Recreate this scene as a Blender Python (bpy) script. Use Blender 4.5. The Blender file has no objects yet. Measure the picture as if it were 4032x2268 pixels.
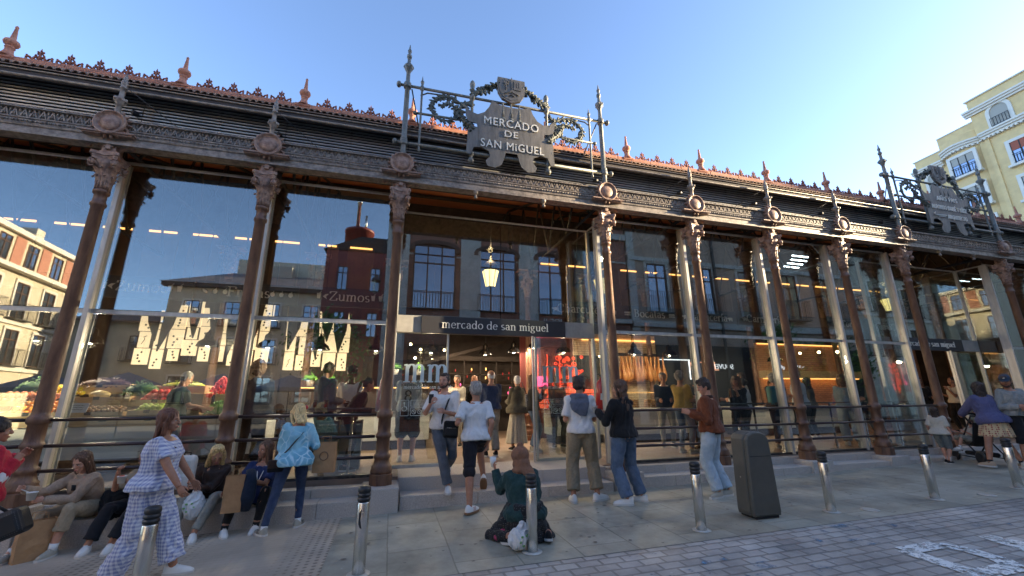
import bpy, bmesh, math, random
from mathutils import Vector, Matrix, noise
import numpy as np
random.seed(7)
PI = math.pi
C = bpy.context.scene.collection
scn = bpy.context.scene
# ---------------------------------------------------------------- camera, sky, sun, exposure
cd = bpy.data.cameras.new('camera'); cam = bpy.data.objects.new('camera', cd); C.objects.link(cam)
scn.camera = cam
yaw, pitch, roll = math.radians(15.925), math.radians(14.911), math.radians(-0.41)
f_ = Vector((math.sin(yaw)*math.cos(pitch), math.cos(yaw)*math.cos(pitch), math.sin(pitch)))
r_ = Vector((math.cos(yaw), -math.sin(yaw), 0)); u_ = r_.cross(f_)
r2 = r_*math.cos(roll) + u_*math.sin(roll); u2 = -r_*math.sin(roll) + u_*math.cos(roll)
cam.matrix_world = Matrix(((r2.x, u2.x, -f_.x, 4.122), (r2.y, u2.y, -f_.y, -6.707), (r2.z, u2.z, -f_.z, 1.170), (0, 0, 0, 1)))
cd.sensor_width = 36; cd.lens = 14.583; cd.clip_start = 0.05; cd.clip_end = 2000
SUN_EL, SUN_AZ = math.radians(13), math.radians(103)      # azimuth measured from +Y towards +X
w = bpy.data.worlds.new("World"); scn.world = w; w.use_nodes = True
nt = w.node_tree; nt.nodes.clear()
out = nt.nodes.new('ShaderNodeOutputWorld'); bg = nt.nodes.new('ShaderNodeBackground'); sky = nt.nodes.new('ShaderNodeTexSky')
sky.sky_type = 'NISHITA'; sky.sun_disc = False; sky.sun_elevation = SUN_EL; sky.sun_rotation = SUN_AZ
sky.air_density = 0.55; sky.dust_density = 0.7; sky.ozone_density = 1.4; sky.altitude = 600
bg.inputs['Strength'].default_value = 0.15
nt.links.new(sky.outputs[0], bg.inputs[0]); nt.links.new(bg.outputs[0], out.inputs[0])
sd = bpy.data.lights.new('sun', 'SUN'); sd.energy = 5.0; sd.angle = math.radians(0.5); sd.color = (1, 0.80, 0.52)
sun = bpy.data.objects.new('sun', sd); C.objects.link(sun)
sdir = Vector((math.sin(SUN_AZ)*math.cos(SUN_EL), math.cos(SUN_AZ)*math.cos(SUN_EL), math.sin(SUN_EL)))
sun.rotation_euler = sdir.to_track_quat('Z', 'Y').to_euler(); sun.location = (20, -30, 30)
scn.view_settings.view_transform = 'Standard'; scn.view_settings.look = 'None'
scn.view_settings.exposure = 2.25; scn.view_settings.gamma = 1
scn.cycles.max_bounces = 7; scn.cycles.transparent_max_bounces = 24; scn.cycles.glossy_bounces = 4
scn.cycles.caustics_reflective = False; scn.cycles.caustics_refractive = False
scn.cycles.sample_clamp_indirect = 4

# ---------------------------------------------------------------- materials
MATS = {}
def mat(name, col=(.5, .5, .5), rough=.6, metal=0., col2=None, scale=8., det=4., bump=0., bscale=40., spec=.5, stretch=None, emit=None, estr=0., ramp=(.38, .62), coat=0., builder=None, sheen=0.):
    if name in MATS: return MATS[name]
    m = bpy.data.materials.new(name); m.use_nodes = True; MATS[name] = m
    t = m.node_tree; N = t.nodes; L = t.links; b = N['Principled BSDF']
    b.inputs['Base Color'].default_value = (*col, 1); b.inputs['Roughness'].default_value = rough
    b.inputs['Metallic'].default_value = metal; b.inputs['Specular IOR Level'].default_value = spec
    if coat: b.inputs['Coat Weight'].default_value = coat
    if sheen: b.inputs['Sheen Weight'].default_value = sheen
    if emit: b.inputs['Emission Color'].default_value = (*emit, 1); b.inputs['Emission Strength'].default_value = estr
    tc = N.new('ShaderNodeTexCoord'); mp = N.new('ShaderNodeMapping'); L.new(tc.outputs['Object'], mp.inputs[0])
    if stretch: mp.inputs['Scale'].default_value = stretch
    if col2:
        n = N.new('ShaderNodeTexNoise'); n.inputs['Scale'].default_value = scale; n.inputs['Detail'].default_value = det
        n.inputs['Roughness'].default_value = .65
        L.new(mp.outputs[0], n.inputs['Vector'])
        cr = N.new('ShaderNodeValToRGB'); cr.color_ramp.elements[0].position = ramp[0]; cr.color_ramp.elements[1].position = ramp[1]
        cr.color_ramp.elements[0].color = (*col, 1); cr.color_ramp.elements[1].color = (*col2, 1)
        L.new(n.outputs[0], cr.inputs[0]); L.new(cr.outputs[0], b.inputs['Base Color'])
    if bump:
        n2 = N.new('ShaderNodeTexNoise'); n2.inputs['Scale'].default_value = bscale; n2.inputs['Detail'].default_value = 5
        L.new(mp.outputs[0], n2.inputs['Vector'])
        bp = N.new('ShaderNodeBump'); bp.inputs['Strength'].default_value = min(1, bump); bp.inputs['Distance'].default_value = .01*max(1, bump)
        L.new(n2.outputs[0], bp.inputs['Height']); L.new(bp.outputs[0], b.inputs['Normal'])
    if builder: builder(t, N, L, b, mp)
    return m

def brick_builder(c1, c2, cm, w, h, mortar=.012, offs=.5, bumpd=.006, rot=None, var=.5):
    def f(t, N, L, b, mp):
        br = N.new('ShaderNodeTexBrick'); br.inputs['Color1'].default_value = (*c1, 1); br.inputs['Color2'].default_value = (*c2, 1)
        br.inputs['Mortar'].default_value = (*cm, 1); br.inputs['Scale'].default_value = 1; br.inputs['Mortar Size'].default_value = mortar
        br.inputs['Brick Width'].default_value = w; br.inputs['Row Height'].default_value = h; br.offset = offs; br.inputs['Mortar Smooth'].default_value = .3
        if rot: mp.inputs['Rotation'].default_value = rot
        nd = N.new('ShaderNodeTexNoise'); nd.inputs['Scale'].default_value = 3; L.new(mp.outputs[0], nd.inputs['Vector'])
        ad = N.new('ShaderNodeMixRGB'); ad.blend_type = 'ADD'; ad.inputs[0].default_value = .02
        L.new(mp.outputs[0], ad.inputs[1]); L.new(nd.outputs[1], ad.inputs[2]); L.new(ad.outputs[0], br.inputs['Vector'])
        n = N.new('ShaderNodeTexNoise'); n.inputs['Scale'].default_value = 1.3; n.inputs['Detail'].default_value = 8; n.inputs['Roughness'].default_value = .7
        L.new(mp.outputs[0], n.inputs['Vector'])
        mr = N.new('ShaderNodeMapRange'); mr.inputs[1].default_value = .3; mr.inputs[2].default_value = .7; mr.inputs[3].default_value = 1-var; mr.inputs[4].default_value = 1+var*.6
        L.new(n.outputs[0], mr.inputs[0])
        mx = N.new('ShaderNodeMixRGB'); mx.blend_type = 'MULTIPLY'; mx.inputs[0].default_value = 1
        L.new(br.outputs[0], mx.inputs[1]); L.new(mr.outputs[0], mx.inputs[2]); L.new(mx.outputs[0], b.inputs['Base Color'])
        n3 = N.new('ShaderNodeTexNoise'); n3.inputs['Scale'].default_value = 60; n3.inputs['Detail'].default_value = 6; L.new(mp.outputs[0], n3.inputs['Vector'])
        mth = N.new('ShaderNodeMath'); mth.operation = 'MULTIPLY_ADD'; mth.inputs[1].default_value = -1.; L.new(br.outputs['Fac'], mth.inputs[0])
        mm = N.new('ShaderNodeMath'); mm.operation = 'MULTIPLY'; mm.inputs[1].default_value = .5; L.new(n3.outputs[0], mm.inputs[0]); L.new(mm.outputs[0], mth.inputs[2])
        bp = N.new('ShaderNodeBump'); bp.inputs['Strength'].default_value = .8; bp.inputs['Distance'].default_value = bumpd
        L.new(mth.outputs[0], bp.inputs['Height']); L.new(bp.outputs[0], b.inputs['Normal'])
    return f

M = {}
def defmats():
    g = mat
    M['rust'] = g('rust_brown_iron', (.10, .046, .026), .45, .05, (.22, .115, .066), 7, 8, .8, 45, stretch=(1, 1, .25))
    M['capital'] = g('weathered_brown_iron', (.20, .115, .08), .5, .1, (.38, .245, .175), 14, 5, .5, 60)
    M['iron'] = g('grey_brown_iron', (.16, .13, .105), .48, .1, (.33, .275, .22), 12, 5, .4, 60)
    M['darkiron'] = g('dark_iron', (.045, .043, .04), .45, .3, (.11, .10, .09), 14, 5, .4, 60)
    M['slat'] = g('grey_metal_louvre', (.42, .41, .39), .34, .4, (.27, .26, .25), 3, 5, stretch=(.4, 1, 1))
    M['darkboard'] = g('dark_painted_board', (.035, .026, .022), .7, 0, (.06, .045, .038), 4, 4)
    M['tile'] = g('terracotta_roof_tile', (.38, .235, .155), .85, 0, (.21, .14, .105), 9, 6, .7, 50)
    M['coping'] = g('salmon_terracotta_coping', (.55, .25, .16), .8, 0, (.38, .16, .10), 5, 5, .4, 50)
    M['crest'] = g('red_terracotta_cresting', (.34, .12, .075), .8, 0, (.22, .08, .05), 8, 4, .4, 60)
    M['steel'] = g('brushed_stainless_steel', (.82, .78, .70), .22, 1., (.72, .68, .61), 30, 2, .15, 200, stretch=(1, 1, .05))
    M['fin'] = g('pale_painted_steel', (.62, .60, .54), .4, .2, (.48, .465, .42), 10, 4, stretch=(1, 1, .2))
    M['rail'] = g('purple_brown_rail_paint', (.05, .034, .034), .35, .3)
    M['rubber'] = g('black_plastic', (.018, .018, .018), .45)
    M['granite'] = g('speckled_grey_granite', (.42, .37, .32), .7, 0, (.58, .53, .47), 90, 5, .4, 120, ramp=(.42, .6))
    M['marble'] = g('veined_grey_marble', (.66, .68, .64), .35, 0, (.55, .57, .54), 3, 6, stretch=(.5, 1, 3))
    M['darkplastic'] = g('olive_grey_plastic', (.105, .10, .082), .38, 0, (.09, .086, .07), 4, 3, .3, 250)
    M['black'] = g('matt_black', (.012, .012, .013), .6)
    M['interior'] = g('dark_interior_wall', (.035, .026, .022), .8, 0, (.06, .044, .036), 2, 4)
    M['wood'] = g('red_brown_ceiling_planks', (.42, .155, .065), .6, 0, (.30, .10, .045), 3, 5, stretch=(1, 5, 1))
    M['crate'] = g('pale_wood_crate', (.66, .48, .27), .7, 0, (.55, .40, .21), 6, 5, stretch=(1, 1, 6))
    M['floor'] = g('brown_stone_floor', (.24, .17, .13), .45, 0, (.32, .24, .18), 2, 5)
    M['white'] = g('white_paint', (.75, .74, .70), .6)
    M['cream'] = g('cream_letter', (.92, .87, .76), .55)
    M['panel'] = g('dark_grey_sign_panel', (.035, .033, .036), .5)
    M['stoneband'] = g('pale_stone_beam', (.42, .40, .36), .6, 0, (.34, .32, .29), 5, 5)
    M['paper'] = g('brown_kraft_paper', (.42, .24, .11), .75, 0, (.36, .20, .09), 8, 4, .8, 14)
    M['whiteplastic'] = g('white_carrier_plastic', (.72, .73, .72), .35, 0, (.62, .64, .63), 8, 4, 1, 18)
    M['redplastic'] = g('red_extinguisher_paint', (.45, .02, .02), .3, coat=.3)
    M['gold'] = g('brass', (.6, .42, .16), .3, 1)
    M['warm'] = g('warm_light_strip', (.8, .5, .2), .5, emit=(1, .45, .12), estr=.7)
    M['lantern_glow'] = g('lit_lantern_glass', (.9, .8, .5), .4, emit=(1, .68, .22), estr=.9)
    M['tube'] = g('cool_light_tube', (.9, .95, 1), .5, emit=(.75, .9, 1), estr=4)
    M['lightbox'] = g('warm_backlit_panel', (.9, .75, .55), .6, emit=(1, .73, .42), estr=.27)
    M['redglow'] = g('red_neon_light', (.9, .1, .05), .5, emit=(1, .07, .025), estr=.42)
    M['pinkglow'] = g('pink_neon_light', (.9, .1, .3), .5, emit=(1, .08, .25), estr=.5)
    M['orangeglow'] = g('orange_light', (.9, .4, .1), .5, emit=(1, .42, .10), estr=2.0)
    M['bulb'] = g('bright_bulb', (1, .9, .7), .5, emit=(1, .75, .4), estr=10)
    M['screen'] = g('white_lettering_light', (.9, .9, .9), .5, emit=(.9, .95, 1), estr=.55)
    M['signboard'] = g('dark_green_stall_board', (.018, .028, .026), .5)
    M['skin_l'] = g('light_skin', (.56, .30, .20), .5, 0, (.50, .25, .165), 14, 4, spec=.35)
    M['skin_m'] = g('tan_skin', (.42, .21, .13), .5, 0, (.36, .17, .10), 14, 4, spec=.35)
    M['skin_d'] = g('dark_skin', (.07, .035, .022), .5, 0, (.055, .028, .018), 14, 4, spec=.35)
    M['eye'] = g('eye_white', (.6, .57, .53), .3)
    M['pupil'] = g('dark_pupil', (.01, .007, .005), .2)
    M['lip'] = g('lip', (.38, .11, .09), .45)
    def leafb(c1, c2): return dict(col=c1, col2=c2, rough=.6, scale=20)
    M['leaf'] = g('green_leaf', (.06, .19, .03), .55, 0, (.15, .34, .05), 20, 3)
    M['leaf_d'] = g('dark_green_leaf', (.035, .10, .025), .6, 0, (.09, .18, .04), 20, 3)
    M['leaf_p'] = g('purple_leaf', (.05, .02, .035), .6, 0, (.10, .05, .06), 20, 3)
    M['leaf_y'] = g('yellow_green_leaf', (.40, .42, .06), .55, 0, (.28, .34, .05), 20, 3)
    for k, c in dict(apple=(.66, .05, .035), orange=(.9, .30, .02), lemon=(.75, .55, .05), kiwi=(.20, .11, .05), lime=(.35, .48, .08), melon=(.55, .42, .20), peach=(.65, .22, .10)).items():
        M[k] = g(k+'_skin', c, .4, 0, tuple(min(1, q*1.35+.02) for q in c), 14, 3, .2, 80)
defmats()

# glass: thin box panes; fresnel mix of clear transmission and mirror reflection
def glassmat(name, tint=(.90, .93, .915), ior=2.25, dirt=0.):
    m = bpy.data.materials.new(name); m.use_nodes = True; t = m.node_tree; N = t.nodes; L = t.links; N.clear()
    o = N.new('ShaderNodeOutputMaterial'); mx = N.new('ShaderNodeMixShader'); tr = N.new('ShaderNodeBsdfTransparent'); gl = N.new('ShaderNodeBsdfGlossy')
    fr = N.new('ShaderNodeFresnel'); ge = N.new('ShaderNodeNewGeometry')      # the same reflectance on both faces of the thin pane
    mr = N.new('ShaderNodeMapRange'); mr.inputs[3].default_value = ior; mr.inputs[4].default_value = 1/ior; L.new(ge.outputs['Backfacing'], mr.inputs[0]); L.new(mr.outputs[0], fr.inputs[0])
    tr.inputs[0].default_value = (*tint, 1); gl.inputs['Roughness'].default_value = 0.0; gl.inputs[0].default_value = (.95, .97, .95, 1)
    # very slight waviness of the panes
    tc = N.new('ShaderNodeTexCoord'); n = N.new('ShaderNodeTexNoise'); n.inputs['Scale'].default_value = .55; n.inputs['Detail'].default_value = 0
    bp = N.new('ShaderNodeBump'); bp.inputs['Strength'].default_value = .14; bp.inputs['Distance'].default_value = .02
    L.new(tc.outputs['Object'], n.inputs['Vector']); L.new(n.outputs[0], bp.inputs['Height']); L.new(bp.outputs[0], gl.inputs['Normal'])
    L.new(fr.outputs[0], mx.inputs[0]); L.new(tr.outputs[0], mx.inputs[1]); L.new(gl.outputs[0], mx.inputs[2]); L.new(mx.outputs[0], o.inputs[0])
    MATS[name] = m; return m
M['glass'] = glassmat('clear_glass_pane')
M['cupglass'] = glassmat('clear_plastic', (.85, .87, .87), 1.4)

# ---------------------------------------------------------------- mesh helpers
class MB:
    def __init__(s): s.v = []; s.f = []; s.m = []; s.sm = []
    def add(s, vs, fs, mi=0, smooth=False):
        o = len(s.v); s.v += [tuple(v) for v in vs]; s.f += [tuple(i+o for i in f) for f in fs]; s.m += [mi]*len(fs); s.sm += [smooth]*len(fs); return s
    def box(s, x0, x1, y0, y1, z0, z1, mi=0):
        v = [(x0, y0, z0), (x1, y0, z0), (x1, y1, z0), (x0, y1, z0), (x0, y0, z1), (x1, y0, z1), (x1, y1, z1), (x0, y1, z1)]
        return s.add(v, [(0, 3, 2, 1), (4, 5, 6, 7), (0, 1, 5, 4), (1, 2, 6, 5), (2, 3, 7, 6), (3, 0, 4, 7)], mi)
    def bbox(s, x0, x1, y0, y1, z0, z1, b=.01, mi=0):      # box with chamfered edges
        bm = bmesh.new(); bmesh.ops.create_cube(bm, size=1)
        for v in bm.verts: v.co = Vector(((x0+x1)/2+v.co.x*(x1-x0), (y0+y1)/2+v.co.y*(y1-y0), (z0+z1)/2+v.co.z*(z1-z0)))
        bmesh.ops.bevel(bm, geom=bm.edges[:], offset=b, segments=2, affect='EDGES', profile=.5)
        return s.bm(bm, mi)
    def bm(s, bm, mi=0, smooth=False):
        bm.verts.index_update(); s.add([v.co[:] for v in bm.verts], [[v.index for v in f.verts] for f in bm.faces], mi, smooth); bm.free(); return s
    def lathe(s, prof, c=(0, 0, 0), n=16, mi=0, smooth=True, ax='z', oct=False):
        vs = []; fs = []; c = Vector(c); k = len(prof)
        for i in range(n):
            a = 2*PI*(i+.5)/n
            for (r, z) in prof:
                p = Vector((r*math.cos(a), r*math.sin(a), z))
                if ax == 'y': p = Vector((p.x, -p.z, p.y))     # axis towards -y
                if ax == 'x': p = Vector((p.z, p.x, p.y))
                vs.append(c+p)
        for i in range(n):
            j = (i+1) % n
            for q in range(k-1): fs.append((i*k+q, j*k+q, j*k+q+1, i*k+q+1))
        o = len(vs)
        if prof[0][0] > 1e-4: fs.append(tuple(i*k for i in range(n))[::-1])
        if prof[-1][0] > 1e-4: fs.append(tuple(i*k+k-1 for i in range(n)))
        return s.add(vs, fs, mi, smooth)
    def tube(s, pts, r, n=8, mi=0, smooth=True, cap=True, flat=1., ref=None):
        pts = [Vector(p) for p in pts]; k = len(pts)
        rs = r if isinstance(r, (list, tuple)) else [r]*k
        vs = []; fs = []; up = Vector(ref) if ref else Vector((0, 0, 1))
        d0 = (pts[1]-pts[0]).normalized()
        if abs(d0.dot(up)) > .95: up = Vector((0, 1, 0)) if abs(d0.y) < .9 else Vector((1, 0, 0))
        x = d0.cross(up).normalized()
        for i in range(k):
            d = (pts[min(i+1, k-1)]-pts[max(i-1, 0)]); d = d.normalized() if d.length > 1e-9 else d0
            x = (x-d*x.dot(d)).normalized(); y = d.cross(x)
            rr = rs[i]; rx, ry = rr if isinstance(rr, (tuple, list)) else (rr, rr*flat)
            for j in range(n):
                a = 2*PI*j/n; vs.append(pts[i]+x*rx*math.cos(a)+y*ry*math.sin(a))
        for i in range(k-1):
            for j in range(n):
                q = (j+1) % n; fs.append((i*n+j, i*n+q, (i+1)*n+q, (i+1)*n+j))
        if cap: fs.append(tuple(range(n))[::-1]); fs.append(tuple((k-1)*n+j for j in range(n)))
        return s.add(vs, fs, mi, smooth)
    def ball(s, c, r, mi=0, n=10, m=7, R=None, smooth=True):
        rx, ry, rz = (r, r, r) if not isinstance(r, (tuple, list)) else r
        c = Vector(c); vs = [Vector((0, 0, -rz))]; fs = []
        for i in range(1, m):
            t = PI*i/m
            for j in range(n):
                a = 2*PI*j/n; vs.append(Vector((rx*math.sin(t)*math.cos(a), ry*math.sin(t)*math.sin(a), -rz*math.cos(t))))
        vs.append(Vector((0, 0, rz)))
        for j in range(n): fs.append((0, 1+(j+1) % n, 1+j))
        for i in range(m-2):
            for j in range(n):
                q = (j+1) % n; fs.append((1+i*n+j, 1+i*n+q, 1+(i+1)*n+q, 1+(i+1)*n+j))
        o = len(vs)-1
        for j in range(n): fs.append((o, 1+(m-2)*n+j, 1+(m-2)*n+(j+1) % n))
        vs = [c+(R@v if R else v) for v in vs]
        return s.add(vs, fs, mi, smooth)
    def prism(s, poly, y0, y1, mi=0, plane='xz', smooth=False):   # polygon in xz extruded along y (or other planes)
        n = len(poly)
        def P(a, b, c):
            return (a, c, b) if plane == 'xz' else ((c, a, b) if plane == 'yz' else (a, b, c))
        from mathutils.geometry import tessellate_polygon
        tris = [list(t) for t in tessellate_polygon([[Vector((a, b, 0)) for a, b in poly]])]
        v = [P(a, b, y0) for a, b in poly]+[P(a, b, y1) for a, b in poly]
        fs = tris+[[i+n for i in t[::-1]] for t in tris]+[(i, (i+1) % n, (i+1) % n+n, i+n) for i in range(n)]
        return s.add(v, fs, mi, smooth)
    def merge(s, o, T=None, mi=None):
        vs = [T@Vector(v) for v in o.v] if T else o.v
        k = len(s.v); s.v += [tuple(v) for v in vs]; s.f += [tuple(i+k for i in f) for f in o.f]
        s.m += [mi]*len(o.f) if mi is not None else o.m; s.sm += o.sm; return s
    def mesh(s, name, mats):
        me = bpy.data.meshes.new(name); me.from_pydata(s.v, [], s.f)
        mats = mats if isinstance(mats, (list, tuple)) else [mats]
        for m in mats: me.materials.append(M[m] if isinstance(m, str) else m)
        me.polygons.foreach_set('material_index', s.m); me.polygons.foreach_set('use_smooth', s.sm); me.update(); return me
    def build(s, name, mats, parent=None, loc=None):
        me = s.mesh(name, mats)
        if loc is not None:
            me.transform(Matrix.Translation(-Vector(loc)))
        o = bpy.data.objects.new(name, me); C.objects.link(o)
        if loc is not None: o.location = loc
        if parent:
            o.parent = parent
            if loc is None: o.matrix_parent_inverse = Matrix.Identity(4)
        return o
def tag(o, label=None, cat=None, group=None, kind=None):
    if label: o['label'] = label
    if cat: o['category'] = cat
    if group: o['group'] = group
    if kind: o['kind'] = kind
    return o
def thing(name, label, cat, loc=(0, 0, 0), rz=0., group=None):
    o = bpy.data.objects.new(name, None); C.objects.link(o); o.location = loc; o.rotation_euler = (0, 0, rz); o.empty_display_size = .1
    return tag(o, label, cat, group)
def children(o): return [c for c in bpy.data.objects if c.parent == o]
KIDS = {}
def copy_tree(o, parent=None, kids=None):
    if kids is None:
        kids = {}
        for c in bpy.data.objects:
            if c.parent: kids.setdefault(c.parent.name, []).append(c)
    c = o.copy(); C.objects.link(c)
    if parent: c.parent = parent
    for ch in kids.get(o.name, []): copy_tree(ch, c, kids)
    return c
def gz(x):
    if x < 4: return -.305+(max(x, -4)-4)*.036
    return -.305+.013*(min(x, 18)-4)
def applied(mb, mods, mats=None):
    """evaluate modifiers on a raw mesh, return (verts, faces)"""
    me = mb.mesh('w', []); o = bpy.data.objects.new('w', me); C.objects.link(o)
    for ty, kw in mods:
        m = o.modifiers.new('m', ty)
        for k, v in kw.items(): setattr(m, k, v)
    dg = bpy.context.evaluated_depsgraph_get()
    ev = o.evaluated_get(dg); em = ev.to_mesh()
    n = len(em.vertices); co = np.empty(n*3, 'f'); em.vertices.foreach_get('co', co)
    fs = [tuple(p.vertices) for p in em.polygons]
    no = np.empty(n*3, 'f'); em.vertices.foreach_get('normal', no)
    ev.to_mesh_clear(); bpy.data.objects.remove(o); bpy.data.meshes.remove(me)
    return co.reshape(-1, 3), fs, no.reshape(-1, 3)
def text_mb(s, size, depth, font=None, align='CENTER', space=1., bev=0.):
    cu = bpy.data.curves.new('t', 'FONT'); cu.body = s; cu.size = size; cu.extrude = depth/2; cu.align_x = align; cu.space_character = space
    cu.resolution_u = 3; cu.bevel_depth = bev
    o = bpy.data.objects.new('t', cu); C.objects.link(o)
    dg = bpy.context.evaluated_depsgraph_get(); ev = o.evaluated_get(dg); em = ev.to_mesh()
    mb = MB(); mb.add([tuple(v.co) for v in em.vertices], [tuple(p.vertices) for p in em.polygons])
    ev.to_mesh_clear(); bpy.data.objects.remove(o); bpy.data.curves.remove(cu)
    return mb
# serif lettering: pen strokes with thick verticals and thin horizontals
def arc(cx, cy, rx, ry, a0, a1, n=10): return [(cx+rx*math.cos(math.radians(a0+(a1-a0)*i/n)), cy+ry*math.sin(math.radians(a0+(a1-a0)*i/n))) for i in range(n+1)]
GL = {}
def _g():
    S = lambda x, y, w=.11: [(x-w, y), (x+w, y)]
    st = lambda x, y0, y1: [(x, y0), (x, y1)]
    n1 = lambda x: [st(x, 0, .46), S(x, 0), [(x-.11, .44), (x, .46)]]
    hump = lambda x, w=.27: [[(x, .34)]+arc(x+w*.55, .33, w*.45, .13, 150, 0)+[(x+w, 0)], S(x+w, 0, .09)]
    GL['m'] = (.80, n1(.13)+hump(.13, .26)+hump(.39, .26)); GL['n'] = (.56, n1(.13)+hump(.13, .28))
    GL['r'] = (.40, n1(.13)+[[(.13, .32)]+arc(.26, .34, .10, .11, 150, 20, 6)])
    GL['o'] = (.52, [arc(.26, .23, .19, .23, 0, 360, 24)]); GL['e'] = (.48, [arc(.25, .23, .18, .23, 8, 320, 20), [(.07, .26), (.42, .26)]])
    GL['c'] = (.46, [arc(.25, .23, .18, .23, 50, 315, 18)]); GL['C'] = (.74, [arc(.38, .34, .30, .36, 45, 315, 22), [(.60, .48), (.60, .68)]])
    GL['a'] = (.48, [arc(.22, .32, .13, .14, 160, 0, 8)+[(.35, .06), (.42, 0)], arc(.22, .13, .14, .125, 80, 330, 12)])
    GL['d'] = (.55, [arc(.24, .23, .17, .23, 20, 340, 20), st(.42, 0, .72), [(.33, .71), (.42, .72)], [(.42, .01), (.50, .01)]])
    GL['b'] = (.55, [arc(.29, .23, .17, .23, -160, 160, 20), st(.12, 0, .72), [(.03, .71), (.12, .72)]])
    GL['s'] = (.40, [arc(.20, .345, .115, .115, 40, 265, 10)+arc(.20, .115, .125, .115, 85, -150, 10)])
    GL['i'] = (.26, n1(.13)+[[(.13, .62), (.13, .66)]]); GL['í'] = (.26, n1(.13)+[[(.11, .56), (.19, .72)]])
    GL['u'] = (.56, [st(.13, .45, .14)+arc(.25, .14, .12, .14, 180, 330, 7)+[(.42, .10)], st(.42, 0, .46), [(.04, .455), (.13, .455)], [(.34, .455), (.42, .455)], [(.42, .01), (.51, .01)]])
    GL['g'] = (.48, [arc(.21, .31, .13, .15, 0, 360, 16), arc(.22, -.08, .17, .11, 0, 360, 16), [(.14, .17), (.09, .10), (.20, .05), (.36, .01)], [(.32, .40), (.44, .44)]])
    GL['l'] = (.26, [st(.13, 0, .72), S(.13, 0), [(.04, .71), (.13, .72)]]); GL['t'] = (.32, [[(.13, .58), (.13, .12)]+arc(.22, .11, .09, .10, 180, 310, 6), [(.04, .44), (.28, .44)]])
    GL['h'] = (.56, [st(.13, 0, .72), S(.13, 0), [(.04, .71), (.13, .72)]]+hump(.13, .28))
    GL['Z'] = (.62, [[(.10, .66), (.53, .66)], [(.53, .66), (.08, .01)], [(.08, .01), (.55, .01)], [(.10, .66), (.08, .52)], [(.55, .01), (.57, .17)]])
    GL['F'] = (.56, [st(.15, 0, .68), [(.04, .67), (.52, .67)], [(.15, .36), (.40, .36)], S(.15, 0), [(.52, .67), (.53, .52)]])
    GL['B'] = (.60, [st(.15, 0, .68), [(.04, .67), (.28, .67)]+arc(.30, .52, .14, .15, 90, -90, 8)+[(.15, .37)], [(.28, .36)]+arc(.30, .18, .19, .18, 90, -90, 8)+[(.04, .01)]])
    GL['T'] = (.60, [st(.30, 0, .67), [(.04, .66), (.56, .66)], S(.30, 0), [(.04, .66), (.03, .50)], [(.56, .66), (.57, .50)]]); GL[' '] = (.28, [])
_g()
def serif_mb(s, size, depth=.01, thick=.085, thin=.028):
    mb = MB(); x = 0
    for ch in s:
        w, strokes = GL[ch]
        for k, st in enumerate(strokes):
            L = []; R = []; n = len(st)
            for i, p in enumerate(st):
                a = st[max(0, i-1)]; b = st[min(n-1, i+1)]; d = Vector((b[0]-a[0], b[1]-a[1])); d = d.normalized() if d.length > 1e-6 else Vector((0, 1))
                wd = (thin+(thick-thin)*abs(d.y)**1.5)/2
                if n == 2 and Vector((b[0]-a[0], b[1]-a[1])).length < .06: wd = .05
                L.append((p[0]-d.y*wd, p[1]+d.x*wd)); R.append((p[0]+d.y*wd, p[1]-d.x*wd))
            zo = k*.0006
            vs = [((x+q[0])*size, q[1]*size, -depth/2-zo) for q in L+R]+[((x+q[0])*size, q[1]*size, depth/2+zo) for q in L+R]
            fs = []; m = 2*n
            for i in range(n-1):
                fs += [(i, i+1, n+i+1, n+i), (m+i, m+n+i, m+n+i+1, m+i+1), (i, m+i, m+i+1, i+1), (n+i, n+i+1, m+n+i+1, m+n+i)]
            fs += [(0, n, m+n, m), (n-1, m+n-1, m+2*n-1, 2*n-1)]
            mb.add(vs, fs)
        x += w
    mb.width = x*size
    mb.v = [(v[0]-mb.width/2, v[1], v[2]) for v in mb.v]
    return mb
UPR = Matrix.Rotation(PI/2, 4, 'X')          # text plane -> facing -y
def put(mb, loc, rz=0): return MB().merge(mb, Matrix.Translation(loc)@Matrix.Rotation(rz, 4, 'Z')@UPR)
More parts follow.
